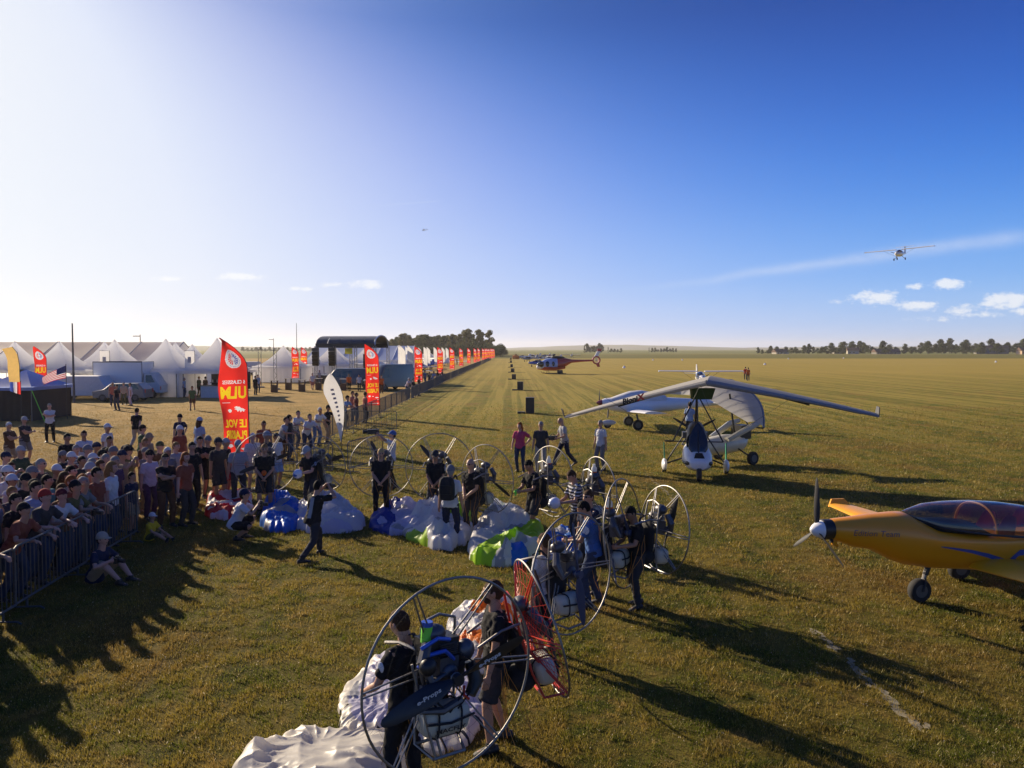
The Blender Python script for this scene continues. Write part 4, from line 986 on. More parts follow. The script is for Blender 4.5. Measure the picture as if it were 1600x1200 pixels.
vehicle(192,62,.05,'small grey estate car parked in front of the box truck','car',[(-2.0,.3),(-2.05,.8),(-1.2,.95),(-.6,1.42),(1.5,1.45),(1.95,.95),(2.0,.3)],1.75,GREYP,(-1.25,1.25),[([(-1.0,.95),(-.55,1.36),(.1,1.38),(.1,.95)],(-1,1)),([(.2,.95),(.2,1.38),(1.3,1.36),(1.6,.97)],(-1,1))],name='car',wr=.31)
vehicle(210,66.5,.0,'box truck with a plain white cargo body behind the small grey car','truck',[(1.2,.45),(1.2,2.1),(1.9,2.15),(2.4,1.35),(2.6,1.1),(2.6,.45)],2.1,WHD,(-1.3,1.9),[([(1.4,1.3),(1.4,1.95),(1.85,1.95),(2.2,1.35)],(-1,1))],name='box_truck',wr=.4,box=((-.9,0,1.9),(4.1,2.2,2.3)))
vehicle(548,83,0,'long dark van parked behind the white teardrop flag','van',vanp,2.0,DARKP,(-1.6,1.7),vw)
vehicle(608,79,.9,'tall dark van parked right of the second red flag','van',[(-2.6,.35),(-2.62,1.0),(-2.2,1.25),(-1.5,2.3),(-1.1,2.6),(2.4,2.6),(2.55,2.4),(2.6,.35)],2.1,DARKP,(-1.6,1.7),[([(-1.95,1.3),(-1.4,2.2),(-.8,2.2),(-.8,1.3)],(-1,1))],wr=.36)
vehicle(381,128,0,'distant white van between the tall red flag and the truss tower','van',vanp,2.0,WHD,(-1.6,1.7),vw)
# ================================================================ loudspeakers standing on the mown strip
def loudspeaker(px,py,label,h=1.0):
    p=at_h(px,py); r=empty('field_loudspeaker',(p.x,p.y,0),rb.uniform(-.3,.3),label,'speaker','black loudspeaker boxes down the mown strip')
    m=MB(); m.box((0,0,h/2+.03),(.55,.5,h)); m.build('cabinet',BLK,r)
    m=MB(); m.box((0,-.256,h/2+.03),(.48,.012,h*.88)); m.build('grille',mat('speaker_grille',(.03,.03,.03),.7,bump=1,bscale=200),r)
    m=MB(); m.box((-.55,-.05,.06),(.5,.3,.12)); m.build('battery_case',BLK,r)
    c=MB(); c.path([(.2,.2,.02),(.9,.1,.012),(1.6,.3,.012),(2.3,.1,.012)],.014,4); c.build('cable',BLK,r)
for i,(px,py,h) in enumerate(((828,646,1.0),(813,610,.85),(803,593,.7),(801,582,.7),(799.5,574,.7),(798.5,567,.7),(798,562.5,.8))): loudspeaker(px,py,'%s black loudspeaker box counting from the camera down the mown strip'%ORD[i],h)
# small white runway markers
def marker(px,py,i):
    p=at_h(px,py); m=MB(); n=10; m.loft([[(r*math.cos(2*PI*k/n),r*math.sin(2*PI*k/n),z) for k in range(n)] for r,z in((.38,0),(.34,.04),(.20,.35),(.04,.52))])
    o=m.build('runway_marker',WH,None,loc=(p.x,p.y,0)); tag(o,'small white marker cone lying out on the runway edge','marker','white runway markers')
for i,(px,py) in enumerate(((1020,563),(1066,563),(1195,570),(1232,561),(1318,560),(1556,566),(975,575))): marker(px,py,i)
# ================================================================ aircraft
def sect(c,rx,rz_t,rz_b,n=20,ax='x',p=1.0):
    # ring perpendicular to X axis; rz_t up, rz_b down
    out=[]
    for k in range(n):
        a=2*PI*k/n; y=rx*math.copysign(abs(math.cos(a))**p,math.cos(a)); s=math.sin(a); z=(rz_t if s>0 else rz_b)*math.copysign(abs(s)**p,s)
        out.append((c[0],c[1]+y,c[2]+z))
    return out
def propeller(parent,loc,R_,n,ang,m=None,name='propeller',chord=.09,tilt=.35,hub=None,axis='x',letter=None):
    o=empty('x') if False else None
    mb=MB()
    ax=Vector((1,0,0)) if axis=='x' else Vector((0,1,0)); e1=Vector((0,1,0)) if axis=='x' else Vector((1,0,0)); e2=Vector((0,0,1))
    for i in range(n):
        a=ang+2*PI*i/n; d=e1*math.cos(a)+e2*math.sin(a); t=ax.cross(d)
        rings=[]
        for s,c,tw in ((.06,.35,1.2),(.18,.75,.9),(.35,1.05,.6),(.6,1.0,.4),(.85,.75,.28),(.97,.45,.22),(1.0,.15,.2)):
            p=d*(R_*s); cc=chord*c; u=(t*math.cos(tw)+ax*math.sin(tw)); v=(ax*math.cos(tw)-t*math.sin(tw)); th=.016*(1.2-s)
            rings.append([p+u*(cc*.5*math.cos(2*PI*k/8))+v*(th*math.sin(2*PI*k/8)) for k in range(8)])
        mb.loft(rings)
    mb.path([ax*-.05,ax*.05],.05,12)
    return mb.build(name,m or CARB,parent,loc=loc)
def wingmesh(mb,root,tip,cr,ct,thick=.12,fwd=Vector((-1,0,0)),up=Vector((0,0,1)),n=6,camber=.02,sweep_tip=0):
    root=Vector(root);tip=Vector(tip); rings=[]
    prof=[(0,0),(.03,.35),(.12,.75),(.3,1),(.6,.72),(1,.03),(.6,-.25),(.3,-.4),(.1,-.32),(.02,-.2)]
    for i in range(n+1):
        t=i/n; c=cr+(ct-cr)*t; p=root.lerp(tip,t)
        rings.append([p-fwd*(x*c)+up*(z*thick*c*.6) for x,z in prof])
    mb.loft(rings)
def light_plane(loc,rz,label,high=True,body=WH,group=None,name='light_aircraft',scale=1.0,pitch=0,roll=0,ttail=False,prop_ang=.4,span=9.4,wheels=True,accent=None):
    r=empty(name,loc,0,label,'aircraft',group,rot=(roll,pitch,rz),scale=scale)
    # nose towards -X ; origin on the ground under the cabin
    zc=1.05 if high else .95
    st=[(-1.75,0,zc-.05,.16,.16,.16),(-1.6,0,zc-.05,.27,.24,.26),(-1.0,0,zc,.42,.30,.38),(-.45,0,zc,.50,.42,.45),(.1,0,zc,.52,.62,.46),(.7,0,zc,.50,.62,.44),(1.4,0,zc+.05,.34,.40,.34),(2.4,0,zc+.16,.18,.2,.22),(4.2,0,zc+.30,.07,.09,.10)]
    m=MB(); m.loft([sect((x,y,z),w,t,b) for x,y,z,w,t,b in st]); m.build('fuselage',body,r)
    g=MB(); g.loft([sect((x,0,zc+.03),w,t,.0+.02) for x,w,t in ((-.98,.36,.28),(-.5,.47,.46),(.1,.515,.635),(.7,.50,.63),(1.15,.38,.48))]); g.build('canopy',WIN,r)
    wz=zc+.66 if high else zc-.32; wx=-.42
    for s in(-1,1):
        m=MB(); wingmesh(m,(wx,s*.42,wz),(wx+.12,s*span/2,wz+(.05 if high else .32)),1.25,1.0); 
        m.path([(wx+.05,s*span/2,wz+(.0 if high else .25)),(wx+.9,s*span/2,wz+(.02 if high else .3))],.05,6); m.build('wing',body,r)
        if high:
            m=MB(); m.path([(-.1,s*.45,zc-.42),(.0,s*span*.22,wz-.02)],.03,6,sq=.5); m.build('wing_strut',STEEL,r)
        m=MB(); tz=zc+1.32 if ttail else zc+.36; wingmesh(m,(3.55,s*.03,tz),(3.7,s*1.35,tz+.02),.7,.5,.09); m.build('tailplane',body,r)
    m=MB(); f=[(3.1,zc+.34),(3.75,zc+1.38),(4.25,zc+1.38),(4.35,zc+.3)]; m.prism([(x,-.035,z) for x,z in f],(0,0,0),(0,.07,0)); m.build('fin',accent or body,r)
    m=MB(); m.loft([sect((x,0,zc-.05),w,w,w,12) for x,w in ((-2.05,.02),(-1.98,.09),(-1.85,.14),(-1.76,.155))]); m.build('spinner',body,r)
    propeller(r,(-1.88,0,zc-.05),.85,3,prop_ang)
    if wheels:
        for (x,y) in ((-1.15,0),(.35,-.85),(.35,.85)):
            m=MB(); m.path([(x,y*.35,zc-.35),(x,y,.2)],.035,6); m.build('gear_leg',STEEL,r); wheel(r,x,y,.19,.12)
    return r
# flying: white high wing with T tail
q=at_d(1405,396,128); fl=light_plane((q.x,q.y,q.z-1.1),R(50),'white high wing aircraft flying low before the smoke trail',True,ttail=True,roll=R(-1.5),pitch=R(-3),span=10.4)
# tiny far aircraft over the field
q=at_d(662,361,900); light_plane((q.x,q.y,q.z),R(10),'tiny distant aircraft high above the festival tents',True,ttail=False)
# high wing parked nose on behind the hang glider wing
p=at_h(1098,606); light_plane((p.x,p.y+1,0),R(83),'white high wing aircraft parked nose-on beyond the weight-shift wing',True,span=8.9,accent=WH)
# row beside the helicopter
for (px,py,rz,lab,acc,hi) in ((838,571,R(15),'blue and white low wing aircraft parked left behind the helicopter',mat('blue_paint',(.03,.10,.45),.3,coat=.5),False),(842,562,R(8),'white and dark red low wing aircraft second behind the helicopter',mat('dark_red_paint',(.20,.02,.03),.3,coat=.5),False),(824,563,R(30),'grey and blue aircraft farthest left in the parked row',mat('greyblue_paint',(.15,.2,.33),.4,coat=.5),True),(893,557,R(80),'small white aircraft parked far behind the helicopter tail',WH,True)):
    p=at_h(px,py+2); light_plane((p.x,p.y,0),rz,lab,hi,body=acc if 'grey' in lab or 'blue and' in lab else WHD,accent=acc,span=8.5)
for i,(px,py,rz,hi) in enumerate(((815,560,25,False),(831,559,-10,True),(850,558,40,False),(859,564,12,True))):
    p=at_h(px,py+1); light_plane((p.x,p.y,0),R(rz),'%s small aircraft from the left packed at the far end of the parked row'%ORD[i],hi,body=WHD if i%2 else mat('greyblue_paint',(.15,.2,.33),.4,coat=.5),accent=WH,span=8.5)
om=mat('orange_safety_cloth',(.7,.2,.03),.8); p=at_h(806,561); r=empty('orange_shelter',(p.x,p.y,0),0,'small orange shelter at the far end of the parked row','tent'); m=MB(); concave(m,0,0,1.5,1.3,2.3,6); m.box((0,0,.65),(2.7,2.7,1.3)); m.build('cover',om,r)
# stands of parked aircraft on the festival side
rs=random.Random(12)
for i,(px,d) in enumerate(((622,112),(640,120),(612,128),(655,150),(672,165),(630,140),(690,190),(705,215),(600,118),(660,175))):
    light_plane((X(px,d),d,0),rs.uniform(0,6.2),'small white aircraft on show among the white flags, %s from the left'%ORD[sorted([622,640,612,655,672,630,690,705,600,660]).index(px)],i%2==0,body=WH if i%3 else mat('blue_paint',(.03,.10,.45),.3,coat=.5),group='aircraft on the exhibitor stands',scale=.95)
for i,(px,d,w) in enumerate(((585,140,5),(615,150,5),(640,160,5),(598,175,6),(668,205,5))):
    pagoda(X(px,d),d,w,2.2,4.1,'small white exhibitor tent behind the white flags, %s from the left'%ORD[sorted([585,615,640,598,668]).index(px)],'bl',group='exhibitor tents')
# ---- helicopter
def helicopter():
    d=132; r=empty('helicopter',(X(868,d),d,0),0,'red and white helicopter with an enclosed tail rotor parked sideways','helicopter'); r.rotation_euler=(0,0,R(9))
    RDH=mat('helicopter_red',(.42,.03,.02),.3,coat=.6); BLH=mat('helicopter_pale_blue',(.35,.42,.62),.3,coat=.5)
    z=1.5
    st=[(-3.3,z-.35,.10,.10,.12),(-3.15,z-.3,.38,.38,.36),(-2.6,z-.2,.68,.72,.55),(-1.8,z,.80,.98,.85),(-.8,z,.85,1.15,.95),(.2,z+.05,.82,1.2,.95),(1.1,z+.15,.68,1.1,.80),(1.9,z+.4,.45,.70,.60),(2.7,z+.62,.26,.32,.34)]
    def seg(a,b,nm,mm,par):
        m=MB(); m.loft([sect((x,0,zz),w,t,bb) for x,zz,w,t,bb in st[a:b]]); return m.build(nm,mm,par)
    fz=seg(0,3,'nose',WH,r); seg(2,6,'cabin',BLH,r); seg(5,9,'rear_body',RDH,r)
    m=MB(); m.loft([sect((x,0,z-.35),w,.02,b,16) for x,w,b in ((-3.1,.3,.38),(-1.8,.82,.62),(0,.85,.66),(1.6,.55,.35))]); m.build('belly',RDH,r)
    for s in(-1,1):
        for (a,b) in ((-3.0,-2.1),(-1.95,-1.1),(-1.0,-.1)):
            m=MB(); m.ell(((a+b)/2,s*.62,z+.12),(.46,.26,.50),14,10); m.build('window',WIN,r)
    m=MB(); m.ell((-2.75,0,z-.05),(.5,.60,.55),16,10); m.build('windscreen',WIN,r)
    m=MB(); m.loft([sect((x,0,zz),w,t,t,12) for x,zz,w,t in ((2.4,z+.6,.28,.32),(4.5,z+.68,.17,.19),(6.6,z+.74,.13,.15))]); m.build('tail_boom',RDH,r)
    # fenestron ring
    m=MB(); n=24; cx,cz=7.1,z+.78
    rr=[(-.14,.50),(-.14,.72),(.14,.72),(.14,.50)]
    m.loft([[(cx+q*math.cos(2*PI*k/n),y,cz+q*math.sin(2*PI*k/n)) for k in range(n)] for y,q in rr]+[[(cx+.5*math.cos(2*PI*k/n),-.14,cz+.5*math.sin(2*PI*k/n)) for k in range(n)]],cap=False)
    o=m.build('tail_rotor_ring',RDH,r)
    m=MB(); 
    for k in range(8): a=2*PI*k/8; m.path([(cx,0,cz),(cx+.48*math.cos(a),0,cz+.48*math.sin(a))],.035,4)
    m.ell((cx,0,cz),(.13,.12,.13),10,6); m.build('tail_rotor',WHD,o)
    m=MB(); m.prism([(6.75,-.06,cz+.6),(7.35,-.06,cz+.6),(7.95,-.06,cz+1.75),(7.35,-.06,cz+1.75)],(0,0,0),(0,.12,0)); m.build('fin',WH,r)
    m=MB(); m.prism([(7.25,-.07,cz+1.5),(7.9,-.07,cz+1.5),(8.05,-.07,cz+1.95),(7.3,-.07,cz+1.95)],(0,0,0),(0,.14,0)); m.prism([(7.0,-.05,cz-.65),(7.6,-.05,cz-.5),(7.75,-.05,cz-1.15),(7.3,-.05,cz-1.15)],(0,0,0),(0,.1,0)); m.build('fin_tip',RDH,r,smooth=0)
    m=MB(); m.path([(-.3,0,z+1.15),(-.3,0,z+1.75)],.12,8); m.ell((-.3,0,z+1.7),(.38,.38,.14),12,6); m.ell((.4,0,z+1.2),(1.2,.5,.3),12,8); m.build('rotor_mast',BLK,r)
    for k in range(3):
        a=R(12+120*k); m=MB(); pts=[(-.3+s*5.0*math.cos(a),s*5.0*math.sin(a),z+1.74-.22*s*s) for s in (0,.3,.6,1)]; m.path(pts,[.07,.13,.13,.12],8,sq=.15,up=(0,0,1)); m.build('rotor_blade',BLK,r)
    for s in(-1,1):
        m=MB(); m.path([(-2.3,s*1.05,.35),(-2.0,s*1.05,.07),(1.4,s*1.05,.05),(1.6,s*1.05,.05)],.05,6); m.build('skid',BLK,r)
    for x in(-1.3,.9): m=MB(); m.path([(x,-1.05,.07),(x,-.6,.6),(x,.6,.6),(x,1.05,.07)],.045,6); m.build('cross_tube',BLK,r)
    m=MB(); m.box((.5,-1.15,.35),(.9,.45,.55)); m.build('ground_wheel_case',BLK,r)
helicopter()
# ---- weight shift trike
SAIL=mat('flexwing_sail_cloth',(.52,.50,.46),.7,var=.05,trans=.4,bump=.15,bscale=12); SAILY=mat('flexwing_under_sail',(.60,.60,.42),.75,var=.05,trans=.35)
GRLE=mat('leading_edge_grey',(.20,.21,.23),.6)
def flexwing(parent,S_,nose,lettering=True):
    # S_(u,v): u -1..1 across the span, v 0..1 from leading to trailing edge
    for side in(-1,1):
        m=MB(); m.grid(lambda u,v:S_(side*u,.0+v),16,8); m.build('sail_half',SAIL,parent,recalc=False)
    for side,mm in((-1,SAIL),(1,GRLE)):
        m=MB(); m.path([tuple(S_(side*i/14,.015)+Vector((0,0,-.035))) for i in range(15)],[.095-.06*i/14 for i in range(15)],8); m.build('leading_edge',mm,parent)
        # under sail with battens
        m=MB(); m.grid(lambda u,v:S_(side*u*.9,.04+v*.62)+Vector((0,0,-.10-.10*math.sin(PI*min(1,v*1.2))*(1-u))),12,4); m.build('under_sail',SAILY,parent,recalc=False)
        for i in range(1,10):
            u=side*(.08+.092*i); m=MB(); m.path([tuple(S_(u,.04+.9*k/6)+Vector((0,0,-.02+.0*k))) for k in range(7)],.014,4); m.build('batten',BLK,parent)
        m=MB(); m.path([tuple(S_(side*.02,.45)+Vector((0,0,-.15))),tuple(S_(side*.60,.10)+Vector((0,0,-.16)))],.032,6); m.build('cross_tube',BLK,parent)
        t=S_(side,.0); m=MB(); m.prism([tuple(t+Vector((0,.0,-.05))),tuple(t+Vector((side*.02,.32,-.02))),tuple(t+Vector((side*.10,.38,.26))),tuple(t+Vector((side*.06,.1,.24)))],(0,0,0),(side*.025,0,0)); m.build('winglet',BLK,parent,smooth=0)
    m=MB(); m.path([tuple(nose+Vector((0,-.05,-.06))),tuple(nose+Vector((0,3.0,-.30)))],.035,8); m.build('keel_tube',ALU,parent)
def trike():
    r=empty('weight_shift_trike',(5.95,25.0,0),0,'white and black weight-shift trike facing the camera under its own wing','trike'); r.rotation_euler=(0,0,R(-9))
    # pod: loft along local Y (front is -Y)
    def ring(y,w,zt,zb,n=20,p=.8):
        c=(zt+zb)/2; h=(zt-zb)/2; return [(w*math.copysign(abs(math.cos(a))**p,math.cos(a)),y,c+h*math.copysign(abs(math.sin(a))**p,math.sin(a))) for a in [2*PI*k/n for k in range(n)]]
    m=MB(); m.loft([ring(-1.05,.10,.62,.50),ring(-1.0,.26,.72,.38),ring(-.75,.40,.86,.30),ring(-.3,.46,.98,.28),ring(.3,.45,1.05,.30),ring(.9,.38,1.05,.36),ring(1.3,.22,1.0,.5)]); m.build('pod',WH,r)
    m=MB(); m.loft([ring(-.93,.335,.62,.50),ring(-.80,.425,.66,.44),ring(-.3,.475,.62,.42),ring(.3,.462,.60,.44)]); m.build('black_stripe',BLK,r)
    m=MB(); m.loft([ring(-.62,.20,.92,.80),ring(-.50,.30,1.22,.84),ring(-.38,.28,1.50,.95),ring(-.30,.18,1.68,1.15),ring(-.25,.06,1.76,1.5)]); m.build('windscreen',WIN,r)
    m=MB(); m.loft([ring(.0,.34,1.45,.7),ring(.25,.33,1.62,.7),ring(.6,.30,1.75,.7),ring(.75,.2,1.7,.8)]); m.build('seat_back',BLK,r)
    m=MB(); m.prism([(-.16,-.99,.73),(.16,-.99,.73),(.10,-.80,.865),(-.10,-.80,.865)],(0,0,0),(0,0,.012)); m.build('nose_panel',BLK,r,smooth=0)
    # nose wheel, fork
    m=MB(); m.path([(0,-.8,.45),(0,-.95,.24)],.035,6); m.build('nose_fork',BLK,r); wheel(r,0,-.95,.22,.14,axis='x')
    for s in(-1,1):
        m=MB(); m.path([(s*.2,.5,.62),(s*.95,.75,.30)],.03,6); m.path([(s*.3,.9,1.35),(s*.95,.75,.34)],.025,6); m.build('gear_leg',BLK,r)
        wheel(r,s*1.0,.75,.2,.13,axis='x')
        m=MB(); m.ell((s*1.0,.72,.28),(.10,.40,.20),12,10); m.build('wheel_spat',WH,r)
        m=MB(); m.prism([(s*1.0,.75,.42),(s*1.0,1.08,.42),(s*1.02,1.25,.95),(s*1.02,1.12,.98)],(0,0,0),(.03,0,0)); m.build('green_spat_fin',mat('green_paint',(.02,.22,.12),.4),r,smooth=0)
    # mast, front strut, base bar, flying wires
    top=Vector((0,.25,2.68)); 
    m=MB(); m.path([(0,.75,.7),(0,.62,1.8),tuple(top)],.035,8); m.build('mast',BLK,r)
    m=MB(); m.path([(0,-.70,.85),tuple(top)],.022,6); m.build('front_strut',BLK,r)
    L=Vector((-.78,-.35,1.18)); Q=Vector((.78,-.35,1.18))
    for e in (L,Q): m=MB(); m.path([tuple(top),tuple(e)],.022,6); m.build('control_upright',BLK,r)
    m=MB(); m.path([tuple(L),tuple(Q)],.02,6); m.path([tuple(L+Vector((-.25,-.1,.02))),tuple(L)],.03,6); m.build('base_bar',BLK,r)
    for s,e in((-1,L),(1,Q)):
        for t in ((s*3.1,.9,2.55),(0,-1.0,3.0),(0,1.9,2.55)): m=MB(); m.path([tuple(e),t],.006,4); m.build('rigging_wire',STEEL,r)
    # engine and propeller
    m=MB(); m.box((0,1.0,1.15),(.55,.45,.5)); 
    for s in(-1,1): m.box((s*.33,1.0,1.25),(.16,.36,.2)); m.path([(s*.3,1.0,1.1),(s*.4,1.2,.9),(0,1.4,.8)],.03,6)
    for i in range(5): m.box((0,.85+.07*i,1.45),(.4,.02,.12))
    m.build('engine',mat('engine_metal',(.10,.10,.11),.45,metal=.6,var=.3),r)
    propeller(r,(0,1.45,1.35),.82,3,.5,axis='y')
    # ---- wing (turned on the mast)
    w=empty('flexwing',(5.95,25.0,0),0,'grey white weight-shift wing with black lettering along its leading edge','wing')
    cen=Vector((6.0,24.05,3.12)); 
    lt=at_d(883,650,27.4); rt=at_d(1373,648,23.9)
    # rigid frame: nose, span direction, sweep
    def S_(u,v):
        s=abs(u); tip=lt if u<0 else rt
        p=cen.lerp(tip,s); p=p+Vector((0,0,.03*math.sin(PI*s)))
        fw=Vector((.35,.94,0)); chord=2.75*(1-s)**.9*.72+.72 if s<1 else .62
        chord=.62+2.15*(1-s)**1.1
        z=.20*math.sin(PI*min(1,v*1.15))*(1-.6*s)-.10*v-.02
        return p+fw*(chord*v)+Vector((0,0,z))
    w.location=(0,0,0); w.rotation_euler=(0,0,0)
    flexwing(w,S_,cen)
    m=MB(); m.prism([tuple(cen+Vector((-.32,.55,-.25))),tuple(cen+Vector((.42,.55,-.25))),tuple(cen+Vector((.40,.9,-.62))),tuple(cen+Vector((-.2,.9,-.62)))],(0,0,0),(0,.35,0)); m.build('green_centre_fairing',mat('dark_green_fabric',(.03,.07,.02),.7),w,smooth=0)
    # lettering on the left leading edge
    v,f,tw,th=text_geo('Bioni',1.0,.05); v2,f2,tw2,_=text_geo('X',1.0,.06)
    def place(vs,u0,sc_,nm,mm,fc):
        m=MB(); 
        pts=[]
        for (x,y) in vs:
            s=u0-x*sc_/4.6
            p=S_(-s,0.0)+Vector((0,0,.0)); pts.append(p+Vector((-.02,-.115,-.02-.075+y*sc_*1.0)))
        m.add(pts,fc); m.build(nm,mm,w,smooth=0,recalc=False)
    place(v,.56,.24,'black_lettering',BLK,f); place(v2,.46,.26,'red_letter',RED,f2)
trike()
def trike2():
    r=empty('second_trike',(7.6,28.0,0),R(30),'second trike with pale side panels half hidden behind the first','trike')
    m=MB()
    def ring(x,w,zt,zb,n=14): return [(x,w*math.cos(a),(zt+zb)/2+(zt-zb)/2*math.sin(a)) for a in [2*PI*k/n for k in range(n)]]
    m.loft([ring(-1.1,.1,.7,.5),ring(-.8,.32,.95,.35),ring(0,.40,1.05,.32),ring(.8,.35,1.0,.4),ring(1.1,.15,.9,.6)]); m.build('pod',mat('beige_paint',(.55,.53,.42),.4,coat=.4),r)
    for s in(-1,1): m=MB(); m.path([(-.2,s*.4,.9),(.9,s*.55,1.35),(1.3,s*.5,1.45)],[.10,.12,.08],8); m.build('side_panel',mat('beige_paint',(.55,.53,.42),.4),r); wheel(r,.6,s*.85,.24,.15); m=MB(); m.path([(.4,s*.2,.6),(.6,s*.8,.26)],.03,6); m.build('gear_leg',BLK,r)
    wheel(r,-1.1,0,.22,.13)
    m=MB(); m.box((.9,0,1.1),(.5,.5,.5)); m.path([(.6,0,.8),(.3,0,2.5)],.035,6); m.build('engine_and_mast',BLK,r)
    propeller(r,(1.25,0,1.3),.75,3,1.1)
    w=empty('tilted_flexwing',(0,0,0),0,'large pale wing tilted with one tip near the grass behind the trike','wing')
    A=at_d(1143,594,29.5); B=at_d(1193,668,26.8); Cn=at_d(1098,618,29.0); L2=at_d(1075,600,30.0); L3=at_d(1030,612,31.0)
    def S2(u,v):
        if u>=0:
            p=A.lerp(B,u)+Vector((.40*math.sin(PI*u),0,.10*math.sin(PI*u))); q=Cn.lerp(B+Vector((-.55,0,.18)),u)
        else:
            t=-u; p=A.lerp(L2,min(1,t*1.6)) if t<.625 else L2.lerp(L3,(t-.625)/.375); q=Cn.lerp(L3+Vector((.2,.3,-.1)),t)
        return p.lerp(q,v)+Vector((0,-.18*math.sin(PI*v),.12*math.sin(PI*v)))
    for s,nm in((1,'sail_half'),(-1,'sail_half')):
        m=MB(); m.grid(lambda u,v:S2(s*u,v),14,6); m.build(nm,SAIL,w,recalc=False)
        m=MB(); m.path([tuple(S2(s*i/12,0)) for i in range(13)],.045,6); m.build('leading_edge',GRLE,w)
        for i in range(1,6): m=MB(); m.path([tuple(S2(s*i/6,k/5)+Vector((0,-.015,.012))) for k in range(6)],.006,4); m.build('batten',mat('grey_batten',(.45,.45,.45),.5),w)
trike2()
# ---- white low wing aircraft behind
def white_low():
    d=40.5; r=empty('white_touring_aircraft',(X(975,d),d,0),0,'white low wing aircraft with a covered canopy behind the weight-shift wing','aircraft'); r.rotation_euler=(0,0,R(4))
    z=1.22; k=d/FPX
    st=[(-1.15,z+.12,.20,.17,.18),(-1.0,z+.1,.28,.25,.28),(-.5,z+.05,.42,.34,.38),(.3,z,.5,.42,.48),(1.3,z,.5,.42,.44),(2.4,z+.02,.34,.36,.36),(4.0,z+.08,.16,.22,.22),(5.3,z+.12,.05,.10,.12)]
    m=MB(); m.loft([sect((x,0,zz),w,t,b) for x,zz,w,t,b in st]); m.build('fuselage',WH,r)
    m=MB(); 
    m.loft([sect((x,0,z+.25),w,t*(1+.05*math.sin(x*9)),.02,14) for x,w,t in ((-.7,.3,.12),(-.2,.42,.32),(.3,.46,.46),(.9,.46,.50),(1.5,.42,.40),(2.2,.3,.22))]); m.build('canopy_cover',WHD,r)
    for s in(-1,1):
        m=MB(); wingmesh(m,(.0,s*.4,z-.32),(.15,s*4.0,z-.12),1.5,1.1,.14); m.build('wing',WH,r)
        m=MB(); wingmesh(m,(4.6,s*.05,z+.1),(4.7,s*1.3,z+.12),.7,.5,.1); m.build('tailplane',WH,r)
        m=MB(); m.path([(.45,s*1.0,z-.4),(.55,s*1.1,.3)],.05,6); m.build('gear_leg',STEEL,r); wheel(r,.5,s*1.1,.27,.16)
    m=MB(); m.prism([(4.4,-.04,z+.15),(5.0,-.04,z+1.15),(5.45,-.04,z+1.15),(5.4,-.04,z+.1)],(0,0,0),(0,.08,0)); m.build('fin',WH,r,smooth=0)
    m=MB(); m.path([(-.8,0,z-.2),(-.85,0,.55)],.04,6); m.build('nose_leg',STEEL,r); wheel(r,-.85,0,.2,.12)
    m=MB(); m.ell((-.8,0,.30),(.40,.13,.15),14,8); m.build('wheel_spat',WHD,r)
    m=MB(); m.loft([sect((x,0,z+.12),w,w,w,12) for x,w in((-1.45,.02),(-1.35,.10),(-1.16,.17))]); m.build('spinner',mat('dark_red_paint',(.20,.02,.03),.3),r)
    propeller(r,(-1.28,0,z+.12),.68,2,PI/2)
    for x in (-.55,-.1,2.2): m=MB(); m.ell((x,-.42 if x<2 else -.33,z+.05),(.05,.03,.05),8,6); m.build('vent_hole',BLK,r)
white_low()
